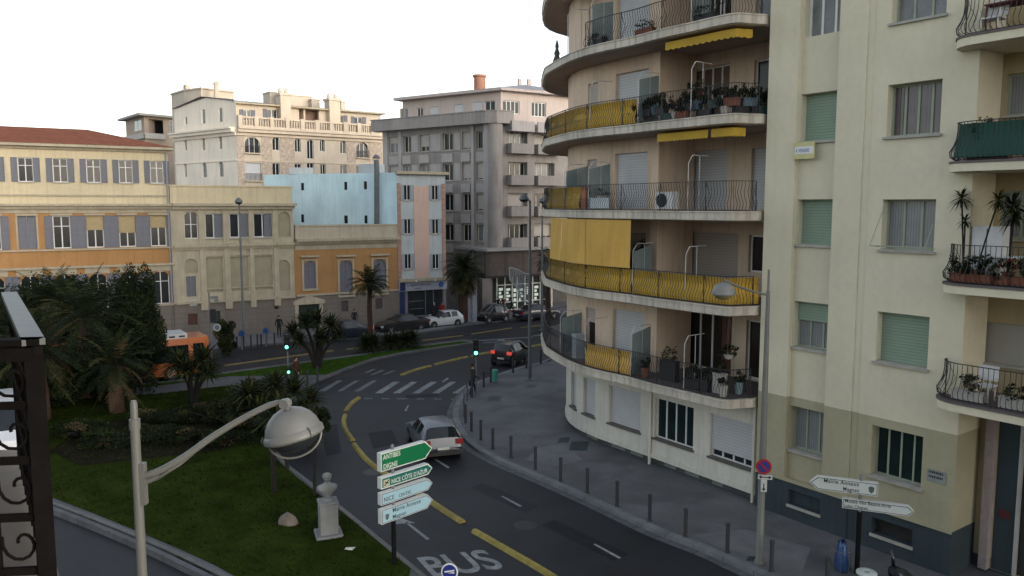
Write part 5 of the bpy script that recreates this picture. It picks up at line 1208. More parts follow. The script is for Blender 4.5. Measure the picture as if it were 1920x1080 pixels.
# white van beyond the balcony railing, lower left
q = Vector((-21.6, 33.5, 0))
def van_st():
    w = .98; f = 2.5
    return [(f, .4, w*.75, .8, None, 0, 'b', 'b'), (f-.1, .28, w*.95, 1.0, None, 0, 'b', 'b'), (f-.75, .26, w, 1.22, None, 0, 'b', 'b'), (f-.8, .26, w, 1.22, 1.3, w*.93, 'g', 'w'), (f-1.5, .26, w, 1.25, 2.15, w*.85, 'g', 'b'), (f-2.1, .26, w, 1.25, 2.25, w*.87, 'b', 'b'), (-f+.1, .28, w, 1.25, 2.25, w*.87, 'b', 'b'), (-f, .35, w*.96, 1.2, 2.15, w*.84, 'b', 'b')]
car('delivery_van', 'white van seen through the iron balcony railing at the left edge', (q.x, q.y), Vector((.5, -.86, 0)), van_st(), 1.96, M_carwht, (1.6, -1.6), .34, cat='van')
# bus
ca = G(394, 706); cb_ = G(240, 724); hb2 = (ca-cb_).normalized(); Lb, Wb = 9.5, 2.4
bus = thing('city_bus', 'orange city bus with white roof unit, half hidden by the dark trees at the left', 'bus', (0, 0, 0))
M_bo = paint('orange_paint', (.42, .11, .02), .4); M_bd = mat('bus_glass', (.006, .008, .01), .1, .1, 2, spec=.25)
prof_ = [(-Wb/2, .3), (Wb/2, .3), (Wb/2+.03, 1.1), (Wb/2, 2.3), (Wb/2-.12, 2.5), (-Wb/2+.12, 2.5), (-Wb/2, 2.3), (-Wb/2-.03, 1.1)]
xs_ = [(0, .97), (-.12, 1), (-Lb+.1, 1), (-Lb, .97)]
rg = [[Vector((x, y*s_, z)) for y, z in prof_] for x, s_ in xs_]; mb = MB()
for i in range(len(rg)-1):
    for k in range(8): k2 = (k+1) % 8; mb.face([rg[i][k], rg[i][k2], rg[i+1][k2], rg[i+1][k]])
mb.face(rg[0][::-1]); mb.face(rg[-1]); sharp(mb.build('body', M_bo, bus), 30)
mb = MB(); mb.box((.012, 0, 1.6), (.03, 2.1, 1.15)); mb.build('windscreen', M_bd, bus)
for sg in (1, -1):
    mb = MB(); mb.box((-5.3, sg*(Wb/2+.012), 1.62), (8.2, .04, 1.0)); mb.build('side_window', M_bd, bus)
    mb = MB(); mb.box((-.62, sg*(Wb/2+.012), 1.4), (.62, .045, 1.5)); mb.build('door', M_bd, bus)
    mb = MB(); mb.box((.02, sg*.95, .62), (.05, .3, .16)); mb.build('headlight', M_hl, bus)
    for x in (-2.2, -7.3): wheel(bus, x, sg*(Wb/2-.12), .45, .28)
mb = MB(); mb.box((-2.9, -.1, 2.64), (3.4, 1.8, .28)); ru = mb.build('roof_unit', mat('roof_white', (.5, .52, .54), .5, .05), bus)
for i in range(6): mb = MB(); mb.box((-4.3+.56*i, -1.005, 2.62), (.34, .02, .1)); mb.build('vent', M_dark, ru)
mb = MB(); mb.box((.02, 0, 2.3), (.04, 1.5, .18)); mb.build('destination_display', mat('display_dark', (.03, .03, .02), .3), bus)
mb = MB(); mb.box((.03, 0, .5), (.06, .5, .11)); mb.build('number_plate', M_plate, bus)
lf = Vector((-hb2.y, hb2.x, 0)); qb = ca+lf*Wb/2
bus.location = (qb.x, qb.y, .006); bus.rotation_euler = (0, 0, atan2(hb2.y, hb2.x))
# ================================================================ LAMPS AND POSTS
M_post = mat('cream_post_paint', (.15, .155, .145), .45, .08, 3, streak=.25); M_lampw = mat('lamp_shell', (.18, .185, .18), .5, .08, 3, coat=.05, streak=.3)
M_bowl = mat('frosted_lamp_bowl', (.02, .025, .027), .25, .1, 3, spec=.7); M_galv = mat('galvanised_steel', (.13, .14, .145), .5, .1, 2, streak=.2)
def dome(par, c, r, up, glass=M_bowl, bail=False):
    up = Vector(up).normalized()
    mb = MB(); mb.lathe([(.02, r*.86), (r*.25, r*.84), (r*.5, r*.74), (r*.72, r*.56), (r*.88, r*.32), (r*.95, r*.08), (r*.97, 0)], c, 28, up=up); hd_ = mb.build('lamp_shade', M_lampw, par); sharp(hd_, 50)
    mb = MB(); mb.lathe([(r*.95, .02), (r*1.03, .0), (r*1.04, -.05), (r*.96, -.07), (r*.92, -.03)], c, 28, up=up); sharp(mb.build('rim', M_lampw, hd_), 50)
    mb = MB(); mb.lathe([(r*.9, -.05), (r*.86, -r*.3), (r*.68, -r*.52), (r*.36, -r*.66), (.01, -r*.7)], c, 24, up=up); sharp(mb.build('glass_bowl', glass, hd_), 80)
    for k in range(3):
        a = 2*pi*k/3+.6; X = up.orthogonal().normalized(); Y = up.cross(X); d = X*cos(a)+Y*sin(a); cc = Vector(c); mb = MB()
        mb.tube([cc+d*r*1.0+up*.03, cc+d*(r*1.08)+up*.0, cc+d*r*1.02-up*.06], .008, 5); mb.build('clip', M_galv, hd_)
    if bail:
        X = Vector((1, 0, 0)); X = (X-up*X.dot(up)).normalized(); Y = up.cross(X); mb = MB()
        mb.tube([Vector(c)+X*cos(t)*r*.95+Y*(-.25*sin(t))*r-up*(.05+sin(t)*r*.68) for t in [pi*k/16 for k in range(17)]], .011, 6); mb.build('glass_edge', M_lampw, hd_)
tp = G(250.5, 751, 8.66); D0 = tp.y
lp = thing('street_lamp', 'cream street lamp with curved arm and large dome head, close up at lower left', 'street lamp', (tp.x, tp.y, 0), 0, 'street lamps')
mb = MB(); X0, Y0 = tp.x, tp.y
mb.lathe([(.1, 0), (.1, 1.2), (.07, 1.25), (.052, 5.0), (.044, 7.6), (.042, 8.42)], (X0, Y0, 0), 18); mb.lathe([(.042, 8.38), (.05, 8.38), (.05, 8.48), (.036, 8.485), (.033, 8.5), (.033, 8.63), (.024, 8.66), (0, 8.665)], (X0, Y0, 0), 18); sharp(mb.build('post', M_post, lp), 40)
mb = MB(); a = GD(267, 868, D0-.0); b = GD(267, 945, D0); mb.box(((X0+a.x)/2+.03, Y0, (a.z+b.z)/2), (.045, .07, a.z-b.z)); mb.build('bracket', M_post, lp)
def DA(u, v, t): return GD(u, v, D0+.05*t)
mb = MB(); ap_ = smooth_line([DA(266, 893, 0), DA(295, 885, 0), DA(345, 857, 1), (DA(400, 818, 2)), DA(455, 785, 3), DA(500, 762, 4), DA(522, 755, 4), DA(536, 754, 4)], 4)
mb.tube(ap_, [.026+.010*(1-i/len(ap_)) for i in range(len(ap_))], 10)
sharp(mb.build('arm', M_post, lp), 60)
mb = MB(); w_ = [DA(268, 900, 0), DA(300, 892, 0), DA(345, 864, 1), DA(366, 850, 1.3), DA(340, 872, 1), DA(300, 898, 0), DA(269, 911, 0)]; f_ = [p+Vector((0, -.012, 0)) for p in w_]; k_ = [p+Vector((0, .012, 0)) for p in w_]
mb.face(f_); mb.face(k_[::-1])
for i in range(7): mb.face([f_[i], k_[i], k_[(i+1) % 7], f_[(i+1) % 7]])
mb.build('gusset', M_post, lp)
jc = DA(535, 757, 4); mb = MB(); mb.lathe([(0, -.045), (.048, -.045), (.055, 0), (.048, .045), (0, .045)], jc, 16, up=(.2, 1, 0)); mb.tube([jc, jc+Vector((.03, 0, -.09))], .02, 8); mb.build('knuckle', M_lampw, lp)
dome(lp, DA(547, 812, 4)+Vector((0, .05, 0)), .285, (-.26, .05, 1), bail=True)
q = G(1423.5, 1056, .13); lp2 = thing('street_lamp', 'grey-white street lamp on the right pavement with dome head and no-parking sign', 'street lamp', q, 0, 'street lamps')
mb = MB(); mb.lathe([(.15, .13), (.15, .2), (.115, .25), (.098, 3.5), (.06, 7.5), (.055, 8.1), (.035, 8.12), (.032, 8.7), (0, 8.72)], (q.x, q.y, 0), 16); sharp(mb.build('post', M_post, lp2), 40)
hp = GD(1357, 547, q.y-.9); j = Vector((q.x, q.y, GD(1430, 553, q.y).z))
mb = MB(); mb.tube(smooth_line([j, j.lerp(hp, .35)+Vector((0, 0, .06)), j.lerp(hp, .75)+Vector((0, 0, .2)), hp+Vector((.02, .0, .32))], 4), .035, 8); mb.build('arm', M_post, lp2)
dome(lp2, hp, .31, (-.03, -.05, 1), mat('amber_lamp_bowl', (.22, .19, .09), .2, .1, 3))
# no-parking sign and arrows on that post
sp_ = GD(1432, 875, q.y-.13); ns = thing('no_parking_sign', 'round blue and red no-parking sign on the right street lamp', 'sign', sp_)
nv = Vector((-.2, -1, .12)).normalized()
M_blue_s = mat('sign_deep_blue', (.02, .03, .19), .35, .05, 4); M_red_s = mat('sign_red', (.30, .015, .02), .35, .05, 4)
mb = MB(); mb.lathe([(0, -.01), (.215, -.01), (.22, 0), (.215, .012), (0, .012)], sp_, 28, up=nv); bd = mb.build('disc', M_red_s, ns)
mb = MB(); mb.lathe([(0, .0125), (.16, .0125), (.16, .016), (0, .016)], sp_, 28, up=nv); mb.build('blue_field', M_blue_s, bd)
rt_ = Vector((nv.y, -nv.x, 0)).normalized()*-1; up_ = nv.cross(rt_).normalized()*-1
if up_.z < 0: up_ = -up_
mb = MB(); mb.bar(sp_+nv*.0185+(-rt_*.7+up_*.7)*.16, sp_+nv*.0185+(rt_*.7-up_*.7)*.16, .05, .004, nv); mb.build('slash', M_red_s, bd)
for i, (cz, w__, h__) in enumerate(((-.31, .4, .13), (-.56, .17, .36))):
    c = sp_+Vector((.05 if i == 0 else .02, 0, cz)); mb = MB(); mb.bar(c-rt_*w__/2, c+rt_*w__/2, .015, h__); pl_ = mb.build('arrow_plate', mat('arrow_plate_white', (.5, .52, .52), .5, .15, 6), ns)
    mb = MB(); o = nv*.012
    if i == 0:
        mb.bar(c+o-rt_*.13, c+o+rt_*.13, .006, .025)
        for s_ in (1, -1): mb.face([c+o*1.3+rt_*s_*.18, c+o*1.3+rt_*s_*.1+up_*.045, c+o*1.3+rt_*s_*.1-up_*.045])
    else:
        mb.bar(c+o-up_*.1, c+o+up_*.1, .025, .006, nv)
        for s_ in (1, -1): mb.face([c+o*1.3+up_*s_*.15, c+o*1.3+up_*s_*.08+rt_*.045, c+o*1.3+up_*s_*.08-rt_*.045])
    mb.build('arrow', M_black, pl_)
def tall(u, v, ut, vt, arm, lb, zb=.13, Y=None, r=.085):
    b = G(u, v, zb) if Y is None else Vector((GD(u, v, Y).x, Y, zb)); t = GD(ut, vt, b.y); z = t.z
    L = thing('tall_street_lamp', lb, 'street lamp', (b.x, b.y, zb), 0, 'tall road lamps')
    mb = MB(); mb.lathe([(.28, zb), (.28, zb+.05), (r*1.5, zb+.08), (r*1.3, zb+1.2), (r, z*.5), (r*.7, z-.2), (0, z-.15)], (b.x, b.y, 0), 12); sharp(mb.build('post', M_galv, L), 40)
    hx = Vector((b.x+arm, b.y-.1, z-.12)); mb = MB(); mb.tube([(b.x, b.y, z-.35), (b.x+arm*.4, b.y, z+.02), hx+Vector((0, 0, .3))], .035, 6); mb.build('arm', M_galv, L)
    mb = MB(); mb.lathe([(.01, .36), (.13, .28), (.24, .17), (.3, 0), (.27, -.02)], hx, 16); sh_ = mb.build('lamp_shade', M_galv, L); sharp(sh_, 50)
    mb = MB(); mb.lathe([(.27, -.01), (.2, -.13), (0, -.18)], hx, 14); mb.build('glass_bowl', M_bowl, sh_)
    return L, b, z
tall(993, 712, 993, 370, -.35, 'tall grey road lamp on the corner pavement with wire ornament hung on it')
tall(1016, 605, 1016, 375, .0, 'tall grey road lamp further back, just right of the ornament lamp', Y=66)
tall(458, 655, 455, 376, .0, 'tall grey road lamp before the cream pavilion', Y=60)
# wire ornament
b = G(993, 712, .13); orn = thing('street_decoration', 'wire light ornament with curved frame hanging from the corner lamp post', 'ornament', (b.x-.1, b.y-.1, 5.0))
def OP(x, y): return GD(720+x/3.376, 320+y/3.376, b.y-.05)
top_ = smooth_line([OP(795, 612), OP(850, 628), OP(890, 650), OP(921, 655)], 4); bot_ = smooth_line([OP(798, 690), OP(845, 750), OP(870, 818), OP(921, 832)], 4)
M_orn = mat('pale_wire', (.38, .40, .41), .6); mb = MB(); mb.tube(top_, .045, 5); mb.tube(bot_, .045, 5); mb.tube([top_[0], bot_[0]], .045, 5); fr = mb.build('frame', M_orn, orn)
mb = MB()
for i in range(1, len(top_)): mb.tube([top_[i], bot_[i]], .014, 3)
for t in [k/12 for k in range(1, 12)]: mb.tube([top_[i].lerp(bot_[i], t) for i in range(len(top_))], .014, 3)
mb.build('wire_mesh', M_orn, orn)
# pole with camera and round sign at the far kerb
b = G(397, 682, .13); cp = thing('camera_pole', 'slim grey pole with white traffic camera and a round sign, beside the bus', 'pole', b)
mb = MB(); zt_ = GD(394, 548, b.y).z; mb.tube([b, (b.x, b.y, zt_)], [.07, .05], 8); mb.build('post', M_galv, cp)
c = GD(404, 559, b.y); mb = MB(); mb.box((c.x-.05, c.y-.1, c.z+.05), (.4, .25, .18)); mb.box((c.x+.12, c.y-.2, c.z-.12), (.2, .2, .25)); mb.build('camera_housing', M_lampw, cp)
mb = MB(); c = GD(401, 592, b.y); mb.box((c.x, c.y-.1, c.z), (.3, .2, .9)); mb.build('signal_box', M_plast, cp)
c = GD(407, 614, b.y-.1); mb = MB(); mb.lathe([(0, -.01), (.24, -.01), (.24, .01), (0, .01)], c, 20, up=(.1, -1, 0)); d_ = mb.build('round_sign', MATS['pale_plaque'], cp)
mb = MB(); mb.lathe([(0, .011), (.17, .011), (.17, .014), (0, .014)], c, 18, up=(.1, -1, 0)); mb.build('sign_disc', mat('grey_blue_sign', (.12, .14, .2), .5), d_)
# signposts
def signpost(base, zt, parts, d, n, label, zblack, ):
    t = thing('direction_signpost', label, 'signpost', base)
    mb = MB(); mb.tube([(base.x, base.y, base.z), (base.x, base.y, zblack)], .068, 12); sharp(mb.build('post', M_black, t), 50)
    mb = MB(); mb.tube([(base.x, base.y, zblack), (base.x, base.y, zt)], .045, 12); mb.lathe([(.05, zt-.03), (.055, zt), (.03, zt+.05), (0, zt+.06)], (base.x, base.y, 0), 12); sharp(mb.build('upper_post', M_lampw, t), 50)
    for P in parts:
        a0_, a1_, z0, z1_, arrow, face, border, lines, name = P
        h = z1_-z0; tipw = h*.5; hw = .085
        B0 = Vector((base.x, base.y, 0))
        def q(s, z, o): p = B0+d*s+n*o; return Vector((p.x, p.y, z))
        def poly(i, o):
            l, r_ = a0_+i, a1_-i
            if arrow > 0: return [q(l, z0+i, o), q(r_-tipw, z0+i, o), q(r_-i*.3, (z0+z1_)/2, o), q(r_-tipw, z1_-i, o), q(l, z1_-i, o)]
            return [q(r_, z0+i, o), q(r_, z1_-i, o), q(l+tipw, z1_-i, o), q(l+i*.3, (z0+z1_)/2, o), q(l+tipw, z0+i, o)]
        mb = MB(); f = poly(0, hw+.02); k = poly(0, -hw+.02); mb.face(f); mb.face(k[::-1])
        for i in range(5): mb.face([f[(i+1) % 5], f[i], k[i], k[(i+1) % 5]])
        o_ = mb.build(name, M_signw, t)
        bvm = o_.modifiers.new('bevel', 'BEVEL'); bvm.width = .012; bvm.segments = 2
        mb = MB(); mb.face(poly(.018, hw+.024)); mb.build('sign_border', border, o_)
        mb = MB(); mb.face(poly(.034, hw+.027)); mb.build('sign_face', face, o_)
        for (st, sz, s_, z_, m_, sx_) in lines:
            text(st, sz, q(s_, z_, hw+.0295), d, (0, 0, 1), m_, o_, sx=sx_)
        yield t, o_, q, hw
M_signw = mat('sign_box_white', (.62, .64, .63), .45, .05, 3, streak=.12); M_sgreen = mat('sign_green', (.005, .15, .06), .4, .05, 3)
M_steal = mat('sign_teal', (.01, .13, .12), .4, .05, 3); M_spale = mat('sign_pale_blue', (.33, .52, .62), .4, .05, 2)
M_swhite = mat('sign_pale', (.50, .55, .53), .4, .05, 2); M_letw = mat('letter_white', (.62, .68, .62), .5, .04); M_letb = mat('letter_black', (.02, .025, .03), .5, .04)
bz = GD(739, 1060, 22.3); base1 = Vector((bz.x, 22.3, .12)); d_ = Vector((.68, .733, 0)).normalized(); n_ = Vector((d_.y, -d_.x, 0))
def zz_(v, Y=22.3): return GD(739, v, Y).z
S1 = [(-.5, 1.42, zz_(876), zz_(842), 1, M_sgreen, M_letw, [('ANTIBES', .2, -.42, zz_(856)+.02, M_letw, .78), ('DIGNE', .2, -.42, zz_(872), M_letw, .82)], 'sign_box'),
      (-.5, 1.42, zz_(908), zz_(887), 1, M_steal, M_letw, [("NICE COTE D'AZUR".replace('COTE', 'C\u00d4TE'), .185, -.14, zz_(903), M_letw, .78)], 'sign_box'),
      (-.5, 1.42, zz_(938), zz_(916), 1, M_spale, M_letb, [('NICE', .19, -.42, zz_(934)+.02, M_letb, .85), ('CENTRE', .14, .12, zz_(934)+.02, M_letb, .85)], 'sign_box'),
      (-.5, 1.42, zz_(973), zz_(946), 1, M_spale, M_letb, [('Mairie Annexe', .18, -.12, zz_(957), M_letb, .95), ('Magnan', .17, -.12, zz_(969), M_letb, .95)], 'sign_box')]
res = list(signpost(base1, zz_(836), S1, d_, n_, 'black signpost with four stacked arrow signs, the topmost green, on the lawn edge', zz_(976)))
t, o_, q, hw = res[1]; mb = MB(); z0 = zz_(905); mb.face([q(-.42, z0, hw+.029), q(-.2, z0, hw+.029), q(-.2, z0+.2, hw+.029), q(-.42, z0+.2, hw+.029)]); mb.build('symbol_panel', mat('symbol_pale', (.5, .5, .35), .5), o_)
mb = MB(); mb.bar(q(-.39, z0+.03, hw+.032), q(-.24, z0+.17, hw+.032), .035, .003, tuple(n_)); mb.bar(q(-.38, z0+.14, hw+.032), q(-.24, z0+.08, hw+.032), .03, .003, tuple(n_)); mb.build('plane_symbol', M_letb, o_)
def crest(o_, q, s, z, hw, k=1.):
    mb = MB(); P = [(0, -.09), (.05, -.04), (.055, .05), (0, .07), (-.055, .05), (-.05, -.04)]; mb.face([q(s+x*k, z+y*k, hw+.0295) for x, y in P]); mb.build('crest', mat('crest_grey', (.1, .12, .12), .6, .5, 30), o_)
t, o_, q, hw = res[3]; crest(o_, q, -.31, zz_(961), hw, 1.2)
bx = GD(1607, 1060, 21.7); base2 = Vector((bx.x, 21.7, .13)); d2 = Vector((.926, -.376, 0)).normalized(); n2 = Vector((d2.y, -d2.x, 0))
def z2(v): return GD(1607, v, 21.7).z
S2 = [(-1.33, .44, z2(925), z2(901), -1, M_swhite, M_letb, [('Mairie Annexe', .165, -.97, z2(910)-.0, M_letb, .9), ('Magnan', .15, -.46, z2(921), M_letb, .9)], 'sign_box'),
      (-.46, 1.36, z2(954), z2(936), 1, M_swhite, M_letb, [('Mus\u00e9e des Beaux-Arts', .14, -.4, z2(942.5), M_letb, .88), ('Jules Cheret', .13, -.4, z2(951.5), M_letb, .88)], 'sign_box')]
res = list(signpost(base2, z2(893), S2, d2, n2, 'black signpost with two white arrow signs pointing apart, before the yellow block', z2(959)))
t, o_, q, hw = res[0]; crest(o_, q, .27, z2(913), hw, 1.3)
# round blue sign at the bottom edge
bb = GD(843, 1068, 18.5); rs = thing('bus_lane_sign', 'small round blue sign with white rim at the bottom edge beside the BUS lettering', 'sign', (bb.x, bb.y, .12))
mb = MB(); mb.tube([(bb.x, bb.y+.05, .12), (bb.x, bb.y+.05, bb.z+.1)], .035, 8); mb.build('post', M_galv, rs)
c = bb+Vector((0, -.02, -.05)); nn_ = Vector((-.12, -1, .15)).normalized(); mb = MB(); mb.lathe([(0, -.03), (.2, -.03), (.21, 0), (.2, .012), (0, .012)], c, 28, up=nn_); dd = mb.build('disc', M_signw, rs)
mb = MB(); mb.lathe([(0, .0125), (.175, .0125), (.175, .016), (0, .016)], c, 28, up=nn_); mb.build('blue_field', M_blue_s, dd)
mb = MB(); r3 = Vector((1, -.12, 0)).normalized(); u3 = Vector((.1, .15, 1)); 
mb.bar(c+nn_*.018-r3*.12+Vector((0, 0, .0)), c+nn_*.018+r3*.12+Vector((0, 0, .05)), .004, .035); mb.bar(c+nn_*.018-r3*.1+Vector((0, 0, -.06)), c+nn_*.018+r3*.12+Vector((0, 0, -.01)), .004, .045); mb.build('symbol', M_letw, dd)
# ================================================================ BOLLARDS
def bollard_proto(lb, group, h=.92):
    t = thing('bollard', lb, 'bollard', (0, 0, 0), 0, group)
    mb = MB(); mb.lathe([(.08, 0), (.08, .03), (.062, .05), (.062, h-.09), (.074, h-.08), (.074, h-.02), (.05, h), (0, h)], (0, 0, 0), 10); sharp(mb.build('shaft', mat('bollard_iron', (.035, .036, .042), .75, .1, 5), t), 40); return t
g = 'iron bollards along the right kerb'; lb = 'slim dark iron bollard in the row along the right-hand kerb'
pts = [(1003.7, 880), (1051, 902), (1101, 924), (1156.7, 950), (1218, 977), (1285, 1006), (1363.5, 1036), (1446, 1071), (1550, 1106), (958, 858), (924, 842), (901.7, 825), (884, 808), (873, 793)]
pb_ = bollard_proto(lb, g); first = True
for u, v in pts:
    p = G(u, v, .13)
    if first: pb_.location = p; first = False
    else: dup(pb_, p)
lb2 = 'dark iron bollard between the crosswalk and the corner lamp'
pts = [(885, 745), (907, 726), (920, 717), (962, 699), (987, 690), (1014, 682)]; pb2 = None
for u, v in pts:
    p = G(u, v, .13)
    if pb2 is None: pb2 = dup(pb_, p, None, lb2, 'bollards near the corner lamp')
    else: dup(pb2, p)
for u, v in ((576.7, 724), (595.6, 716)): dup(pb_, G(u, v, .12), None, 'dark bollard on the island tip by the waiting person', 'bollards on the island tip')
pb3 = None
for u in (438, 444.5, 457, 471, 483, 490, 500, 515, 541, 553):
    p = G(u, 655-(u-438)*.1, .13)
    if pb3 is None: pb3 = dup(pb_, p, None, 'thin dark post in the row before the cream pavilion', 'posts along the far pavement')
    else: dup(pb3, p)
# guard rail at the crossing
gr_ = thing('guard_rail', 'low dark guard rail on the bend beside the crosswalk', 'railing', G(873, 770, .13))
ln = smooth_line([G(u, v, .13) for u, v in ((884, 742), (876, 752), (870, 766), (870, 782))], 3); mb = MB()
for p in (ln[0], ln[3], ln[6], ln[-1]): mb.tube([p, p+Vector((0, 0, .95))], .03, 6)
for z in (.93, .5): mb.tube([p+Vector((0, 0, z)) for p in ln], .02, 5)
mb.build('rail', MATS['bollard_iron'], gr_)
# ================================================================ TRAFFIC LIGHTS
M_sig = mat('signal_housing', (.01, .012, .014), .5, .1, 3); M_green = mat('green_light', (.1, .6, .45), .3, .02, 3, emit=(.12, 1, .72), es=2.2); M_off = mat('signal_lens_off', (.03, .02, .02), .3)
def traffic(u, v, lb, lens_v, ped_v=None):
    b = G(u, v, .13); t = thing('traffic_light', lb, 'traffic light', b, 0, 'traffic lights')
    z = GD(u, lens_v, b.y).z; mb = MB(); mb.tube([b, (b.x, b.y, z-.1)], .045, 8); mb.build('post', M_galv, t)
    mb = MB(); mb.box((b.x, b.y-.02, z+.25), (.3, .22, .92)); hs_ = mb.build('signal_head', M_sig, t)
    for i in range(3):
        c = Vector((b.x, b.y-.135, z+.28*i)); mb = MB(); mb.lathe([(0, .02), (.08, .01), (.1, 0)], c, 14, up=(0, -1, 0)); mb.build('lens', M_green if i == 0 else M_off, hs_)
        mb = MB(); mb.lathe([(.11, 0), (.115, .1)], c, 12, up=(0, -1, 0)); mb.build('visor', M_sig, hs_)
    if ped_v:
        z = GD(u, ped_v, b.y).z; mb = MB(); mb.box((b.x+.06, b.y-.02, z+.08), (.24, .2, .5)); h2 = mb.build('pedestrian_signal', M_sig, t)
        for i in range(2): mb = MB(); mb.lathe([(0, .02), (.07, .01), (.08, 0)], (b.x+.06, b.y-.125, z+.22*i), 12, up=(0, -1, 0)); mb.build('lens', M_green if i == 0 else M_off, h2)
traffic(541, 722, 'traffic light with two green lamps, on the island tip', 650, 697)
traffic(893, 741, 'traffic light with one green lamp beside the crosswalk', 661)
# green litter bin on a post
b = G(921, 717, .13); lb_ = thing('litter_bin', 'small green plastic litter bin on a post by the corner', 'bin', b+Vector((.25, 0, 0)))
c = GD(928, 709, b.y-.05); mb = MB(); mb.lathe([(.14, -.1), (.17, .35), (.19, .55), (.18, .6), (.02, .62)], c+Vector((0, 0, -.1)), 14); sharp(mb.build('bin_body', mat('mint_plastic', (.06, .30, .22), .5, .08, 4), lb_), 40)
mb = MB(); mb.bar(c+Vector((-.25, 0, .2)), c+Vector((-.1, 0, .2)), .03, .03); mb.build('bracket', M_galv, lb_)
# blue payment posts on the far pavement
for (u, v, lb) in ((454, 656, 'blue-headed parking post at the foot of the tall lamp before the pavilion'), (499, 650, 'blue-headed parking post right of the tall lamp before the pavilion')):
    b = G(u, v, .13); t = thing('parking_post', lb, 'parking post', b, 0, 'blue-headed posts on the far pavement'); z = GD(u, 626 if u < 480 else 621, b.y).z
    mb = MB(); mb.tube([b, (b.x, b.y, z)], .06, 8); mb.build('post', M_galv, t); mb = MB(); mb.box((b.x, b.y, z), (.38, .2, .3)); mb.lathe([(.1, .15), (.16, .2), (0, .3)], (b.x, b.y, z), 10); mb.build('head', mat('blue_box', (.02, .07, .22), .5), t)
# information panels by the palm
b = G(886, 609, .13)
for (u, w__, h__, lb) in ((881, .55, 2.5, 'wide grey street cabinet standing at the foot of the bushy palm'), (888.5, .42, 3.1, 'narrow pale street panel right of the bushy palm')):
    p = GD(u, 600, 71.0); t = thing('street_cabinet', lb, 'cabinet', (p.x, 71.0, .13)); mb = MB(); mb.box((p.x, 71.0, .13+h__/2), (w__, .4, h__), .5); o = mb.build('casing', mat('cabinet_grey', (.27, .28, .31), .6, .1, 2), t)
    mb = MB(); mb.box((p.x, 71.0, .16+h__), (w__+.08, .48, .06), .5); mb.build('cap', M_galv, t)
# ring-topped litter bin and ball by the right signpost
b = Vector((GD(1625, 1074, 20.75).x, 20.75, .13)); t = thing('street_bin', 'round bin with a pale ring lid at the bottom edge by the right signpost', 'bin', b)
zc_ = GD(1625, 1074, 20.75).z; mb = MB(); mb.lathe([(.17, .13), (.19, .2), (.2, zc_-.06)], (b.x, b.y, 0), 20); mb.build('bin_body', mat('bin_grey', (.1, .1, .11), .6), t)
mb = MB(); mb.lathe([(.2, -.06), (.27, -.03), (.27, .02), (.22, .05), (.11, .05), (.09, .02), (.09, -.05)], (b.x, b.y, zc_), 24); sharp(mb.build('ring_lid', M_swhite, t), 45); mb = MB(); mb.lathe([(.1, .0), (0, .0)], (b.x, b.y, zc_-.04), 16); mb.build('opening', M_dark, t)
b = Vector((GD(1695, 1078, 20.6).x, 20.6, .13)); t = thing('scooter', 'dark motor scooter of which only the rounded seat shows at the bottom edge', 'scooter', b)
zc_ = GD(1695, 1076, 20.6).z
mb = MB(); mb.tube([(b.x-.05, b.y+.35, zc_-.25), (b.x, b.y+.1, zc_-.1), (b.x, b.y-.5, zc_-.12), (b.x, b.y-.8, zc_-.25)], [.12, .2, .19, .1], 12); o = mb.build('seat', M_plast, t, smooth=True)
mb = MB(); mb.tube([(b.x, b.y+.5, .5), (b.x, b.y+.1, .55), (b.x, b.y-.8, .6)], [.15, .2, .15], 10); mb.tube([(b.x, b.y+.6, .6), (b.x, b.y+.7, 1.0)], .05, 8); mb.build('body', M_carblk, t, smooth=True)
for yy in (.55, -.65):
    mb = MB(); mb.lathe([(.12, -.06), (.22, -.06), (.24, 0), (.22, .06), (.12, .06)], (b.x, b.y+yy, .37), 16, up=(1, 0, 0)); mb.build('wheel', M_tyre, t)
b = GD(1578, 1060, 21.9); b.z = .13; t = thing('blue_waste_sack', 'crumpled blue plastic sack in a wire holder left of the right signpost', 'waste sack', b)
mb = MB(); zt_ = GD(1580, 1032, 21.9).z
rg_ = [(.19, .14), (.21, .35), (.17, .6), (.13, .85), (.09, 1.0), (.12, zt_-.14+.06)]
mb.lathe([(r_*random.uniform(.9, 1.1), z_) for r_, z_ in rg_], (b.x, b.y, .02), 14)
mb.v = [(x+random.uniform(-.025, .025), y+random.uniform(-.025, .025), z+random.uniform(-.02, .02)) for x, y, z in mb.v]; mb.build('sack', mat('blue_plastic', (.03, .075, .20), .35, .3, 6, spec=.6), t, smooth=True)
mb = MB()
for k in range(6): a = k*pi/3; mb.tube([(b.x+.25*cos(a), b.y+.25*sin(a), .13), (b.x+.25*cos(a), b.y+.25*sin(a), .75)], .008, 4)
mb.tube([(b.x+.25*cos(k*pi/6), b.y+.25*sin(k*pi/6), .75) for k in range(13)], .01, 4); mb.build('wire_holder', M_galv, t)
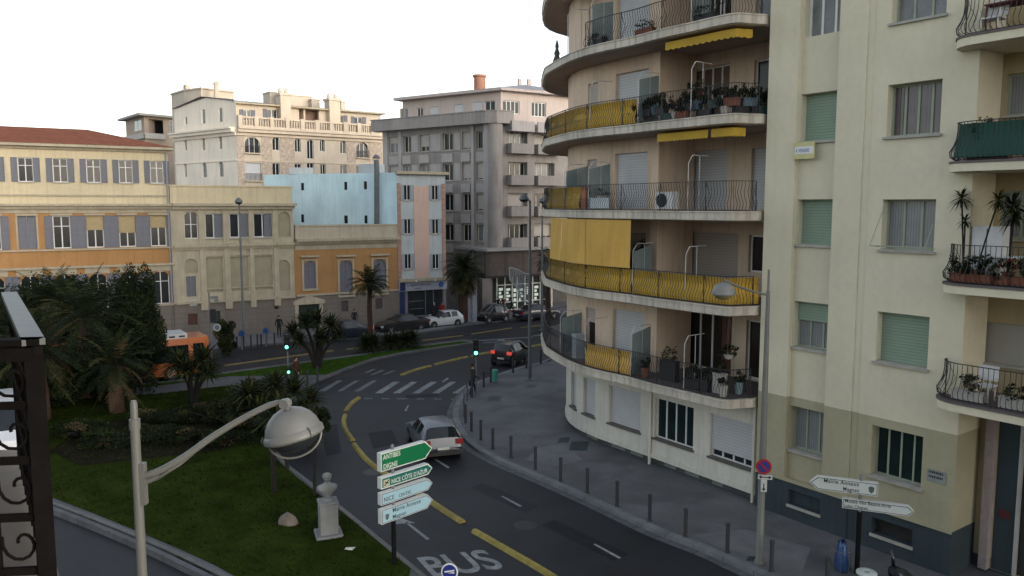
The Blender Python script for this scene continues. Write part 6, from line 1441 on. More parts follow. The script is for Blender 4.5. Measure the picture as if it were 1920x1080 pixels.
# ================================================================ BUST, ROCK, LITTER
b = G(616, 1002, .13); bu = thing('bust_monument', 'white marble bust of a bearded man on a pale square pedestal on the lawn', 'statue', b)
M_marb = mat('weathered_marble', (.22, .23, .23), .8, .12, 4, streak=.35); M_ped = mat('pedestal_stone', (.20, .21, .215), .85, .15, 2, streak=.3, blotch=.3)
zt_ = GD(616, 938, b.y).z; mb = MB()
w0 = .31; rz_ = .35
mb.box((b.x, b.y, .17), (.84, .84, .1), rz_); mb.box((b.x, b.y, (zt_+.2)/2), (w0*2*.92, w0*2*.92, zt_-.2), rz_); mb.box((b.x, b.y, zt_-.03), (w0*2.02, w0*2.02, .08), rz_); pd = mb.build('pedestal', M_ped, bu)
bv = pd.modifiers.new('bevel', 'BEVEL'); bv.width = .07; bv.segments = 3
def skin(name, V, E, mats, par, loc, sub=2, root=0):
    me = bpy.data.meshes.new(name); bm = bmesh.new(); ly = bm.verts.layers.skin.verify()
    vs = []
    for i, (p, r_) in enumerate(V):
        v = bm.verts.new(p); r_ = r_ if isinstance(r_, tuple) else (r_, r_); v[ly].radius = r_; v[ly].use_root = (i == root); vs.append(v)
    for a, b_ in E: bm.edges.new((vs[a], vs[b_]))
    bm.to_mesh(me); bm.free(); o = bpy.data.objects.new('tmp_skin', me); COL.objects.link(o)
    sk = o.modifiers.new('skin', 'SKIN'); sk.use_smooth_shade = True; ss_ = o.modifiers.new('sub', 'SUBSURF'); ss_.levels = sub; ss_.render_levels = sub
    dg = bpy.context.evaluated_depsgraph_get(); m2 = bpy.data.meshes.new_from_object(o.evaluated_get(dg)); bpy.data.objects.remove(o)
    for p in m2.polygons: p.use_smooth = True
    m2.materials.clear()
    for m_ in mats: m2.materials.append(m_)
    q = bpy.data.objects.new(name, m2); COL.objects.link(q); q.parent = par; q.location = Vector(loc)-WL[par.name] if par else loc; WL[q.name] = Vector(loc); return q
V = [((0, 0, .1), (.1, .09)), ((0, 0, .2), (.14, .11)), ((0, .01, .36), (.16, .11)), ((0, .01, .5), (.06, .065)), ((0, -.01, .6), (.07, .085)), ((0, -.02, .7), (.092, .11)), ((0, 0, .8), (.08, .095)), ((.24, 0, .37), .085), ((-.24, 0, .37), .085), ((0, -.11, .58), (.055, .06)), ((0, -.15, .68), (.018, .028)), ((.11, .02, .67), (.018, .03)), ((-.11, .02, .67), (.018, .03))]
E_ = [(0, 1), (1, 2), (2, 3), (3, 4), (4, 5), (5, 6), (2, 7), (2, 8), (5, 9), (5, 10), (5, 11), (5, 12)]
bs = skin('bust', V, E_, [M_marb], bu, (b.x, b.y, zt_)); bs.rotation_euler = (0, 0, .35); bs.scale = (1.35, 1.25, 1.15)
mb = MB(); mb.lathe([(.17, 0), (.17, .04), (.1, .08), (.12, .2)], (b.x, b.y, zt_+.01), 14); mb.build('socle', M_marb, bu)
def rock(name, lb, u, v, sc, m, seed):
    b = G(u, v, .13); bm = bmesh.new(); bmesh.ops.create_icosphere(bm, subdivisions=3, radius=1); rnd = random.Random(seed); pl = [(Vector((rnd.uniform(-1, 1), rnd.uniform(-1, 1), rnd.uniform(-.4, 1))).normalized(), rnd.uniform(.5, .85)) for _ in range(12)]
    for v_ in bm.verts:
        for n__, d__ in pl:
            k = v_.co.dot(n__)-d__
            if k > 0: v_.co -= n__*k
        v_.co = Vector((v_.co.x*sc[0], v_.co.y*sc[1], max(-.05, v_.co.z*sc[2]+sc[2]*.4)))
    me = bpy.data.meshes.new(name); bm.to_mesh(me); bm.free(); me.materials.append(m); o = bpy.data.objects.new(name, me); o.location = b; COL.objects.link(o); return tag(o, lb, 'rock')
rock('rock', 'pale triangular rock lying on the lawn left of the bust', 541, 983, (.36, .26, .34), mat('pale_rock', (.17, .145, .12), .9, .25, 4, bump=.5), 4)
b = G(656, 1032, .14); mb = MB(); mb.face([(b.x-.15, b.y-.06, .2), (b.x+.1, b.y-.1, .19), (b.x+.17, b.y+.05, .23), (b.x, b.y+.1, .2), (b.x-.12, b.y+.05, .22)]); mb.face([(b.x-.15, b.y-.06, .2), (b.x+.1, b.y-.1, .19), (b.x+.05, b.y-.04, .25)]); tag(mb.build('litter', MATS['number_plate']), 'scrap of white paper on the grass below the bust', 'litter')
# ================================================================ PEOPLE
M_skin = mat('skin', (.35, .2, .14), .6, .05, 5)
def person(label, loc, rz, top, legs, hair=(.03, .02, .015), stride=.0, arm=.15, H=1.72, group=None, lean=0., carry=None):
    t = thing('person', label, 'person', loc, 0, group); k = H/1.72
    mt = mat('cloth_%d_%d_%d' % tuple(int(c*1000) for c in top), top, .85, .15, 8); ml = mat('cloth_%d_%d_%d' % tuple(int(c*1000) for c in legs), legs, .85, .15, 8)
    V = [((0, 0, .95), (.15, .11)), ((0, 0, 1.12), (.14, .1)), ((0, lean*.5, 1.32), (.17, .11)), ((0, lean, 1.44), (.1, .08)), ((0, lean, 1.5), .052), ((0, lean-.02, 1.58), (.07, .085)), ((0, lean, 1.67), (.07, .08))]
    E_ = [(0, 1), (1, 2), (2, 3), (3, 4), (4, 5), (5, 6)]
    V.append(((0, lean-.11, 1.585), .014)); E_.append((5, 7))
    for sg in (1, -1):
        i = len(V); sw = stride*sg
        V += [((sg*.19, lean, 1.39), .06), ((sg*.25, -arm*sg*stride*2+.02, 1.13), .045), ((sg*.24, -.12-arm*(1-sg)*.5, .92), .034), ((sg*.235, -.16-arm*(1-sg)*.5, .86), (.03, .02))]
        E_ += [(3, i), (i, i+1), (i+1, i+2), (i+2, i+3)]
        for f in range(4):
            V.append(((sg*(.235+.0), -.14-arm*(1-sg)*.5-.02*f+.0, .79-.008*abs(f-1.5)), .009)); E_.append((i+3, len(V)-1))
        V.append(((sg*.2, -.19-arm*(1-sg)*.5, .83), .01)); E_.append((i+3, len(V)-1))
        j_ = len(V); V += [((sg*.095, 0, .86), .088), ((sg*.1, -sw*.55-.02, .49), .06), ((sg*.1, -sw*.9+max(0, -sw)*.3, .09), .042), ((sg*.11, -sw*.9-.14+max(0, -sw)*.3, .04), (.04, .025))]
        E_ += [(0, j_), (j_, j_+1), (j_+1, j_+2), (j_+2, j_+3)]
    b_ = skin('body', [(tuple(c*k for c in p), r_) for p, r_ in V], E_, [mt, ml, M_skin, M_plast], t, t.location, sub=1)
    for p in b_.data.polygons:
        c = p.center/k; m_ = 0
        if c.z < .1: m_ = 3
        elif c.z < .93 and abs(c.x) < .215: m_ = 1
        elif c.z > 1.475: m_ = 2
        elif abs(c.x) > .2 and c.z < .9: m_ = 2
        p.material_index = m_
    mb = MB(); c = Vector(loc)+Vector((0, (lean+.015)*k, 1.66*k)); mb.lathe([(.02, .1), (.06, .085), (.088, .04), (.094, -.02), (.085, -.08), (.05, -.09)], c+Vector((0, .015, 0)), 12)
    h_ = mb.build('hair', mat('hair_%d' % int(hair[0]*1000), hair, .8, .2, 20), t, smooth=True)
    if carry:
        mb = MB(); mb.box(Vector(loc)+Vector((.3, -.1, .62)), (.12, .34, .36)); bg_ = thing('shoulder_bag', carry, 'bag', Vector(loc)+Vector((.3, -.1, .4))); mb.build('bag_body', M_plast, bg_)
        R0_ = Matrix.Rotation(rz, 3, 'Z'); bg_.location = Vector(loc)+R0_ @ Vector((.3, -.1, .4)); bg_.rotation_euler = (0, 0, rz)
    t.rotation_euler = (0, 0, rz); return t
person('person in dark jacket walking beside the right traffic light', G(887, 740, .13), 2.2, (.03, .028, .03), (.015, .015, .02), stride=.25, carry='small dark bag held by the person at the right traffic light')
person('person in reddish brown top standing by the left traffic light', G(556, 724, .12), 1.0, (.06, .022, .016), (.012, .012, .018), arm=.3)
person('person in bright red jacket before the shop door', GD(829, 604, 71.5)*1+Vector((0, 0, 0)), .3, (.30, .02, .02), (.02, .02, .03))
person('grey-haired person in dark coat facing the shop window', GD(815, 604, 71.2), 2.8, (.02, .022, .03), (.03, .02, .02), hair=(.25, .25, .25))
person('person in black striding before the lit shop', GD(959, 594, 75.0), 1.6, (.012, .012, .015), (.012, .012, .015), stride=.4)
person('person in black beside the parked small car', GD(934, 592, 75.5), .2, (.012, .012, .015), (.015, .015, .02))
person('person in dull red coat right of the parked small car', GD(944, 592, 75.8), -.3, (.12, .025, .025), (.02, .02, .02))
person('dark-clad person on the pavement left of the slender palm', GD(665, 618, 66.5), .5, (.02, .018, .025), (.015, .015, .02))
person('person in black before the gateway, half hidden by shrubs', GD(524, 640, 62.5), .2, (.012, .012, .015), (.015, .015, .02))
for o in bpy.data.objects:
    if o.name.startswith('person') and o.type == 'EMPTY' and o.location.y > 60: o.location.z = .13
# ================================================================ REST OF THE BLOCKS' MASS
mb = MB(); far = HW.P(.2, 0, -.1); nr = HW.P(sEnd-.01, 0, -2.4)
mb.prism([(far.x, far.y), (27, 61), (34, 48), (20, 24), (nr.x+1.5, nr.y+.3), XY(HW.P(sStep, 0, -2.4)), XY(HW.P(HW.s[10], 0, -2.0)), XY(HW.P(HW.s[4], 0, -.8))], 0, 22.95); mb.build('unseen_mass', M_hw, bH)  # unseen depth of the round block, drawn out to shade the far arcade
mb = MB(); a, b = FI.P(13.01, 0, -1.1), FI.P(46, 0, -1.1); c, d = FI.P(46, 0, -14), FI.P(0.2, 0, -14); e = FI.P(.2, 0, -9.1); f = FI.P(13.01, 0, -9.1)
mb.prism([XY(p) for p in (a, b, c, d, e, f)], 0, 23.9); mb.build('unseen_mass', M_iu, bI)  # unseen row added along the street to block the low sun
# ================================================================ THE BALCONY WE STAND ON
zf = 9.0; C0 = G(44, 843, zf); E1 = G(111, 1078, zf); ed = (E1-C0).normalized(); nn0 = Vector((-ed.y, ed.x, 0)); nn0 = nn0 if nn0.x > 0 else -nn0
M_own = mat('own_beige_render', (.20, .17, .14), .85, .12, 2, streak=.2, bump=.1)
own = thing('home_block', 'beige apartment block whose balcony edge shows at the lower left corner', 'building', (-3, -2, 0))
far_l = G(-260, 848, zf)
mb = MB(); P_ = [C0, C0+ed*7, C0+ed*7-nn0*1.6, C0-nn0*1.6+ed*.3, far_l]; mb.prism([XY(p) for p in P_], zf-.22, zf); mb.build('balcony_slab', M_own, own)
wl = C0-nn0*1.35; mb = MB(); w0 = wl-ed*.2; w1 = wl+ed*50
mb.prism([XY(w0), XY(w0+ed*30), XY(w0+ed*30-nn0*12), XY(w0-nn0*12)], 0, 16)  # unseen house body, put in and sized to hold back sky light
mb.build('wall', M_own, own)
M_rail = mat('old_wrought_iron', (.009, .008, .008), .95, .3, 12, bump=.2, bscale=80, spec=.06); M_cap = mat('pale_handrail_top', (.105, .11, .105), .5, .2, 10, streak=.2)  # M_cap is much paler than the iron and covers one handrail only
K = G(62, 640, 10.0); F_ = G(17, 551, 10.0); dk = (F_-K).normalized(); L_ = G(-200, 645, 10.0); dl = (L_-K).normalized()
rl = thing('balcony_railing', 'dark wrought-iron balcony railing with scrolls at the left edge, close up', 'railing', (K.x, K.y, zf))
for A, d_, ln_ in ((K, dk, (F_-K).length), (K, dl, 1.0)):
    sx = Vector((-d_.y, d_.x, 0)).normalized(); mb = MB()
    mb.bar(A-d_*.03, A+d_*ln_, .075, .022); mb.build('handrail', M_cap if d_ is dk else M_rail, rl)
    mb = MB(); mb.bar(A+Vector((0, 0, -.045)), A+d_*ln_+Vector((0, 0, -.045)), .06, .05)
    for z in (9.12, 9.33, 9.55, 9.76): mb.bar(Vector((A.x, A.y, z)), Vector((A.x, A.y, z))+d_*ln_, .02, .028)
    n_b = max(2, int(ln_/.16))
    for i in range(1, n_b+1):
        p = A+d_*ln_*i/n_b; mb.bar(Vector((p.x, p.y, 9.02)), Vector((p.x, p.y, 9.96)), .016, .016, (1, 0, 0))
    for i in range(n_b):
        for zc, s_ in ((9.23, 1), (9.45, -1), (9.66, 1), (9.86, -1)):
            c = A+d_*ln_*(i+.5)/n_b; c = Vector((c.x, c.y, zc)); pts = []
            for k in range(15):
                a = k/14*2.1*pi; r_ = .012+.062*(k/14); pts.append(c+d_*cos(a*s_)*r_+Vector((0, 0, sin(a)*r_*1.15)))
            mb.tube(pts, .0065, 5)
    mb.build('scrolled_bars', M_rail, rl)
mb = MB(); pc_ = K+dk*.02+Vector((0, 0, 0))
mb.box((pc_.x-.0, pc_.y+.0, 9.48), (.062, .062, .93), atan2(dk.y, dk.x)); q = K+dk*.1; mb.box((q.x, q.y, 9.48), (.03, .03, .93), atan2(dk.y, dk.x)); mb.build('corner_post', M_rail, rl)
# ================================================================ VEGETATION
LF = [mat('leaf_dark', (.011, .018, .008), .9, .3, 3, spec=.1), mat('leaf_mid', (.024, .036, .014), .9, .3, 3, spec=.1), mat('leaf_olive', (.047, .054, .019), .9, .3, 3, spec=.1), mat('leaf_dry', (.09, .065, .03), .85, .3, 3)]
M_bark = mat('bark', (.02, .017, .015), .95, .3, 6, bump=.8, bscale=20); M_ptr = mat('palm_bark', (.07, .038, .028), .95, .3, 5, bump=.8, bscale=25, bands=.09, bw=.4)
rnd = random.Random(11)
def rvec(): 
    while 1:
        v = Vector((rnd.uniform(-1, 1), rnd.uniform(-1, 1), rnd.uniform(-1, 1)))
        if .05 < v.length < 1: return v
def leafcloud(mb, c, rad, n, size, clumps=26, w=(5, 4, 2, .3), gap=.0):
    c = Vector(c); cl = []
    for _ in range(clumps):
        v = rvec().normalized()*rnd.uniform(.45, 1.0); cl.append((Vector((v.x*rad[0], v.y*rad[1], v.z*rad[2])), rnd.uniform(.22, .42), rnd.choices(range(4), w)[0]))
    for _ in range(n):
        cc, rr_, m_ = rnd.choice(cl); v = rvec()*rr_; p = c+cc+Vector((v.x*rad[0], v.y*rad[1], v.z*rad[2])); a = rvec().normalized(); b = a.cross(rvec()).normalized(); s_ = size*rnd.uniform(.6, 1.4)
        q = a*s_; t = b*s_*.38
        mb.face([p-q, p+t, p+q, p-t], m_ if rnd.random() < .7 else rnd.choices(range(4), w)[0])
def frond(mb, o, az, el, L, droop, wl=.45, nl=16, mi=0, lw=.035):
    d = Vector((cos(az)*cos(el), sin(az)*cos(el), sin(el))); pts = [Vector(o)]; p = Vector(o); N = 8
    for i in range(N):
        d = (d+Vector((0, 0, -droop/N*(.5+i/N)))).normalized(); p = p+d*L/N; pts.append(p.copy())
    mb.tube(pts, [.02*(1-.8*i/N)*L/2.5+.004 for i in range(N+1)], 3, mi, caps=False)
    for j in range(nl):
        t = .12+.88*j/nl; i = min(N-1, int(t*N)); q = pts[i].lerp(pts[i+1], t*N-i); dd = (pts[i+1]-pts[i]).normalized(); sd_ = dd.cross(Vector((0, 0, 1)))
        sd_ = sd_.normalized() if sd_.length > .05 else Vector((1, 0, 0)); up = sd_.cross(dd); ll = wl*sin(pi*min(.96, t*.85+.12))*rnd.uniform(.8, 1.15)
        for s_ in (1, -1):
            e = q+sd_*s_*ll*.8+dd*ll*.55+up*ll*.12+Vector((0, 0, -ll*rnd.uniform(.1, .45))); m_ = (q+e)/2+up*ll*.06
            mb.face([q-dd*lw*.5, m_-dd*lw*.9, e, m_+dd*lw*.9, q+dd*lw*.5], mi if rnd.random() < .85 else min(3, mi+1))
def palm(label, base, h, L, nf=38, droop=1.1, tr=.22, w=(4, 4, 2, 1), lean=(0, 0), name='palm_tree', skirt=0, wl=.5, group=None, nl=16, lift=.0):
    base = Vector(base); t = thing(name, label, 'palm tree', base, 0, group); top = base+Vector((lean[0], lean[1], h)); mb = MB()
    pts = [base.lerp(top, k/8)+Vector((sin(k)*.03, cos(k*1.7)*.03, 0)) for k in range(9)]; mb.tube(pts, [tr*(1.25-.3*k/8+(.25 if k == 8 else 0)) for k in range(9)], 10)
    mb.build('trunk', M_ptr, t, smooth=False); mb = MB()
    for k in range(nf):
        az = k*2.399+rnd.uniform(-.2, .2); f = k/nf; el = 1.35-1.75*f+rnd.uniform(-.12, .12)+lift
        frond(mb, top+Vector((cos(az)*.1, sin(az)*.1, .1)), az, el, L*rnd.uniform(.85, 1.1)*(1 if f < .8 else .85), droop*rnd.uniform(.8, 1.2), wl, nl, rnd.choices(range(4), w)[0] if f < .85 else 3 if rnd.random() < .6 else 0)
    for k in range(skirt):
        az = rnd.uniform(0, 2*pi); frond(mb, top+Vector((cos(az)*.25, sin(az)*.25, -.1-rnd.random()*.8)), az, rnd.uniform(-1.2, -.7), L*.8, .3, wl*.8, 10, rnd.choice((3, 0, 3, 2)))
    mb.build('crown', LF, t); return t
def head(mb, c, r, n=46, wdt=.045, w=(5, 4, 2, .4), down=.35):
    c = Vector(c)
    for k in range(n):
        az = k*2.399; z = 1-(1+down)*((k+.5)/n); z = max(-.9, z); hr = sqrt(max(.02, 1-z*z)); d = Vector((cos(az)*hr, sin(az)*hr, z)); L = r*rnd.uniform(.75, 1.15)
        s_ = d.cross(Vector((0, 0, 1))); s_ = s_.normalized() if s_.length > .05 else Vector((1, 0, 0)); m_ = rnd.choices(range(4), w)[0]
        p1 = c+d*L*.5+Vector((0, 0, -.02*L)); p2 = c+d*L+Vector((0, 0, -L*rnd.uniform(.08, .3))); s1_ = s_*wdt*r*1.0
        mb.face([c-s1_*.5, p1-s1_, p2, p1+s1_, c+s1_*.5], m_)
def yucca(label, base, heads, tr=.07, n=46, group=None, name='yucca_tree', cat='yucca', wdt=.05, w=(5, 4, 2, .4), forks=None):
    base = Vector(base); t = thing(name, label, cat, base, 0, group); mb = MB(); mc = MB()
    for (dx, dy, z, r_) in heads:
        tip = base+Vector((dx, dy, z)); mid_ = base+Vector((dx*.35, dy*.35, z*.5)); st_ = base+Vector((dx*.08, dy*.08, -.05)); mb.tube(smooth_line([st_, mid_, tip], 3), [tr*1.3, tr*1.2, tr*1.1, tr, tr*.95, tr*.9, tr*.85], 6)
        head(mc, tip, r_, n, wdt, w)
    mb.build('trunk', M_bark, t); mc.build('crown', LF, t); return t
def bushy(label, base, rad, cz, n, size, cat='tree', name='bushy_tree', trunk=True, w=(6, 3, 1, .1), clumps=34):
    base = Vector(base); t = thing(name, label, cat, base); mb = MB()
    if trunk:
        mb.tube([base, base+Vector((.05, 0, cz*.5)), base+Vector((0, .05, cz))], [.16, .12, .06], 7)
    for k in range(7):
        a = k*.9+rnd.random(); e = base+Vector((cos(a)*rad[0]*.6, sin(a)*rad[1]*.6, cz+rnd.uniform(-.2, .5)*rad[2])); s0 = base+Vector((0, 0, cz*.45 if trunk else 0)); mb.tube([s0, s0.lerp(e, .5)+Vector((0, 0, .1)), e], [.06, .04, .015], 5)
    mb.build('trunk', M_bark, t); mb = MB(); leafcloud(mb, base+Vector((0, 0, cz)), rad, n, size, clumps, w); mb.build('crown', LF, t); return t
def at(u, D, z=.13): return Vector((GD(u, 500, D).x, D, z))
palm('tall feathery palm in the middle of the dark clump left of the bus', at(150, 42.5), 4.3, 3.0, 56, 1.2, .33, w=(10, 3, .8, .2), skirt=14, wl=.5, group='palms at the left', nl=20)
palm('broad dark palm nearest the balcony railing post', at(62, 38), 3.2, 2.7, 50, 1.3, .3, w=(8, 3, 1, .5), skirt=12, group='palms at the left', nl=20)
palm('lower dark palm between the tall palm and the round evergreen', at(205, 39.5), 2.3, 2.2, 46, 1.3, .3, w=(12, 2, .4, .1), skirt=10, group='palms at the left', nl=18)
palm('dark palm behind the others, its fronds before the orange wing', at(90, 47), 4.6, 2.6, 46, 1.2, .28, w=(6, 4, 2, .5), skirt=8, group='palms at the left', nl=18)
palm('dark palm at the far left edge of the photo', at(-25, 41), 3.6, 2.8, 44, 1.2, .3, w=(12, 2, .4, .1), skirt=10, group='palms at the left', nl=18)
bushy('round dark evergreen tree beside the bus', at(250, 45.5), (1.5, 1.6, 3.0), 3.55, 34000, .085, w=(8, 3, .6, .05), clumps=150)
bushy('dark leafy tree behind the palms at the left', at(112, 49.5), (3.3, 2.0, 2.4), 3.5, 30000, .1, w=(8, 3, .8, .05), clumps=150)
bushy('dark leafy tree at the left edge behind the railing', at(15, 48), (2.8, 2.0, 2.1), 2.7, 24000, .1, w=(8, 3, .8, .05), clumps=120)
bushy('dense dark understorey below the palms at the left', at(170, 43), (3.6, 1.8, 1.9), 1.7, 26000, .1, 'shrub', 'shrub', False, w=(8, 2, .5, .2), clumps=60)
bushy('dense dark shrubs below the nearest palm at the left edge', at(40, 40), (3.0, 1.6, 1.7), 1.5, 20000, .1, 'shrub', 'shrub', False, w=(8, 2, .5, .2), clumps=50)
yucca('three-headed spiky yucca in front of the bus', at(352, 41.2), [(-.65, 0, 2.15, 1.25), (.55, .2, 2.3, 1.3), (.0, -.5, 1.9, 1.1), (.95, -.3, 1.7, 1.1)], .1, 110)
yucca('big spiky yucca clump behind the dome of the near street lamp', at(505, 35.5), [(-1.1, 0, 1.9, 1.1), (0, .4, 2.2, 1.1), (.9, .2, 2.0, 1.1), (.4, -.5, 1.4, 1.0), (-.5, -.6, 1.3, 1.0), (1.4, -.2, 1.2, .9), (-1.5, -.3, 1.1, .9), (1.6, .6, 1.5, .9)], .07, 110, w=(4, 4, 3, .6))
bushy('olive green bush between the yuccas, left of the lamp dome', at(462, 36.5), (1.7, 1.0, 1.1), 1.2, 14000, .07, 'shrub', 'shrub', False, w=(4, 4, 3, .6), clumps=40)
bushy('dark bush at the road bend behind the lamp dome', at(568, 33.5), (1.0, .8, 1.0), 1.1, 9000, .06, 'shrub', 'shrub', False, w=(6, 4, 2, .4), clumps=30)
yucca('two dark-stemmed dracaenas on the lawn just under the lamp dome', at(500, 28.2), [(-.08, 0, 2.65, .85), (.16, .1, 2.85, .85)], .062, 80)
yucca('leaning dark-stemmed dracaena right behind the pair under the lamp dome', at(529, 30.8), [(-.35, 0, 2.3, .8)], .062, 80)
yucca('slim young dracaena left of the bust', at(578, 27.8), [(.08, .05, 2.15, .62)], .05, 44, wdt=.06)
lbs = ['low dark shrub mound %s' % s_ for s_ in ('behind the near lamp post', 'left of the near lamp post', 'right of the near lamp post under the arm', 'between railing and near lamp post', 'at the back of the bed before the yucca', 'below the yucca in front of the bus', 'at the right end of the bed')]
for lb, (u, D, rx, rz_) in zip(lbs, ((250, 34.5, 1.5, .55), (190, 34, 1.3, .5), (330, 34.5, 1.5, .55), (135, 35, 1.4, .6), (300, 37.5, 2.0, .7), (390, 37.5, 1.6, .7), (410, 34, 1.2, .5))):
    bushy(lb, at(u, D), (rx, 1.0, rz_*.75), .3, 6000, .05, 'shrub', 'low_shrub', False, w=(7, 3, 1, .5), clumps=30)
yucca('many-stemmed yucca on the median right of the left traffic light', at(590, 50.5), [(-1.5, 0, 2.3, 1.15), (-.8, .3, 2.9, 1.2), (.1, 0, 3.1, 1.2), (.9, .2, 2.7, 1.2), (1.4, 0, 2.2, 1.0), (-1.0, -.3, 1.8, 1.0), (.4, -.4, 2.0, 1.0)], .1, 100, w=(4, 4, 2, .5))
palm('slender palm with reddish trunk on the median before the orange wing', at(692, 58), 4.6, 1.7, 48, 1.3, .17, w=(3, 4, 2, .5), wl=.45, nl=18)
palm('bushy palm with a hanging skirt of dry fronds before the pink block', at(869, 71), 4.6, 2.15, 90, 1.7, .42, w=(5, 4, 2, .6), skirt=150, wl=.55, nl=16)
palm('palm glimpsed between the tall lamps and the rounded balconies', at(1028, 68), 5.6, 1.7, 36, 1.4, .2, w=(5, 4, 1, .5), skirt=12, wl=.4, nl=12)
for lb, (u, D, r_) in zip(('fan-shaped yucca clump at the foot of the slender palm', 'spiky clump on the median, middle of three', 'dark spiky clump on the median, right of three'), ((690, 56.5, 1.3), (731, 57.5, 1.15), (764, 58.3, 1.3))):
    yucca(lb, at(u, D), [(-.25, 0, .45, r_), (.25, .1, .5, r_*.95), (0, -.2, .4, r_*.9)], .06, 110, wdt=.045, w=(3, 4, 3, .8), name='spiky_shrub', cat='shrub')
bushy('small round bush at the kerb beside the camera pole', at(414, 55.5), (.95, .8, 1.1), 1.2, 8000, .07, 'shrub', 'round_bush', True, w=(5, 4, 2, .5), clumps=24)
# ================================================================ THINGS ON THE BALCONIES
M_terra = mat('terracotta', (.20, .075, .045), .85, .2, 5); M_whp = mat('white_planter', (.42, .40, .36), .7, .12, 4, vbands=.12, bw=.15); M_wplas = mat('white_plastic', (.6, .6, .6), .4, .06, 4); M_flow = mat('pink_flower', (.45, .03, .18), .7); M_flr = mat('red_flower', (.3, .02, .02), .7)
def bpos(sf, u, v, z, off):
    h = sf.hit(u, v, off) or sf.hit(u, v, off/2) or sf.hit(u, v, 0) or sf.hit(u, v, -.1); s_ = h[0]; p = sf.P(s_, z, off); return p, sf.D(s_)
def pot(label, p, D_, kind='box', L=.7, m=None, n=260, r_=.28, hh=.25, w=(3, 4, 3, .8), fl=None, cat='potted plant', name='potted_plant', spike=None):
    t = thing(name, label, cat, p); rz = atan2(D_.y, D_.x); mb = MB()
    if kind == 'box': mb.box((p.x, p.y, p.z+hh/2+.02), (L, .24, hh), rz); mb.box((p.x, p.y, p.z+hh+.02), (L+.03, .27, .03), rz)
    else: mb.lathe([(0, 0), (.11, 0), (.16, hh), (.175, hh), (.175, hh+.03), (.14, hh+.03), (.13, hh-.02), (0, hh-.02)], (p.x, p.y, p.z+.02), 14)
    mb.build('pot', m or M_terra, t); mb = MB()
    if spike:
        ms = MB()
        for (dx, z, rr_, dy) in spike:
            tip = p+D_*dx+Vector((0, dy, z)); ms.tube(smooth_line([p+Vector((0, 0, hh)), p.lerp(tip, .5)+D_*(-dx*.12)+Vector((0, 0, 0)), tip], 3), .022, 5); head(mb, tip, rr_, 44, .07, w, .9)
        ms.build('stem', M_bark, t)
    else: leafcloud(mb, p+Vector((0, 0, hh+r_*.75)), (L*.5 if kind == 'box' else r_, .2, r_), n, .045, 12, w)
    mb.build('foliage', LF, t)
    if fl:
        mb = MB()
        for _ in range(26):
            c = p+D_*rnd.uniform(-L*.4, L*.4)+Vector((rnd.uniform(-.1, .1), rnd.uniform(-.1, .1), hh+r_*rnd.uniform(.6, 1.5))); a = rvec().normalized()*.03; b = a.cross(rvec()).normalized()*.03; mb.face([c-a, c-b, c+a, c+b])
        mb.build('flowers', fl, t)
    return t
def table(label, p, D_, m, L=.9, W=.6, h=.72, chair=False, cat='table', name='balcony_table'):
    t = thing(name, label, cat, p); rz = atan2(D_.y, D_.x); N_ = Vector((D_.y, -D_.x, 0)); mb = MB(); mb.box((p.x, p.y, p.z+h), (L, W, .04), rz); mb.build('seat' if chair else 'tabletop', m, t)
    for a in (-1, 1):
        for b in (-1, 1):
            q = p+D_*a*(L/2-.05)+N_*b*(W/2-.05); mb = MB(); mb.tube([q, q+Vector((0, 0, h-.02))], .02, 6); mb.build('leg', m, t)
    if chair:
        q = p-N_*(W/2); mb = MB(); mb.box((q.x, q.y, p.z+h+.3), (L, .04, .4), rz); mb.build('backrest', m, t)
        for a in (-1, 1): mb = MB(); q1 = p+D_*a*L/2; mb.tube([q1-N_*W/2+Vector((0, 0, h+.2)), q1+N_*W/2*.9+Vector((0, 0, h+.2)), q1+N_*W/2*.9+Vector((0, 0, h))], .018, 5); mb.build('armrest', m, t)
    return t
# yellow block balconies
Z3 = ZB[1]; p, D_ = bpos(BO, 1792, 510, Z3, -.4)
pot('tall two-headed yucca leaning left on the third yellow-block balcony', p, D_, 'round', m=M_terra, spike=[(-.28, 2.25, .42, 0), (.02, 1.65, .3, .05)], hh=.3, name='potted_yucca')
p, D_ = bpos(BO, 1830, 515, Z3, -.45); pot('leaning yucca beside the white cabinet on the third balcony', p, D_, 'round', spike=[(.45, 2.2, .4, 0)], hh=.3, name='potted_yucca')
p, D_ = bpos(BO, 1890, 520, Z3, -.6); pot('dense drooping yucca before the bay window on the third balcony', p, D_, 'round', spike=[(0, 2.05, .55, 0), (.05, 1.8, .5, 0)], hh=.3, name='potted_yucca')
for i, (u, lb) in enumerate(((1790, 'terracotta trough with dense plants at the left end of the third balcony'), (1818, 'second terracotta trough from the left on the third balcony'), (1850, 'third terracotta trough from the left on the third balcony'), (1885, 'terracotta trough under the white table on the third balcony'), (1918, 'terracotta trough at the photo edge on the third balcony'))):
    p, D_ = bpos(BO, u, 520, Z3, -.33); pot(lb, p, D_, 'box', .62, M_terra, 420, .33, .22, w=(6, 3, 1, .6), fl=M_flr if i > 2 else None)
p, D_ = bpos(BO, 1838, 470, Z3, -1.0); t = thing('storage_cabinet', 'white plastic cabinet behind the leaning yucca on the third balcony', 'cabinet', p); rz = atan2(D_.y, D_.x)
mb = MB(); mb.box((p.x, p.y, p.z+.75), (.75, .45, 1.5), rz); mb.build('carcass', M_wplas, t); q = p+Vector((D_.y, -D_.x, 0))*.235; mb = MB(); mb.box((q.x, q.y, p.z+.75), (.02, .015, 1.4), rz); mb.build('door_gap', M_galv, t)
p, D_ = bpos(BO, 1905, 500, Z3, -.85); table('white plastic table among the plants on the third balcony', p, D_, M_wplas, 1.0)
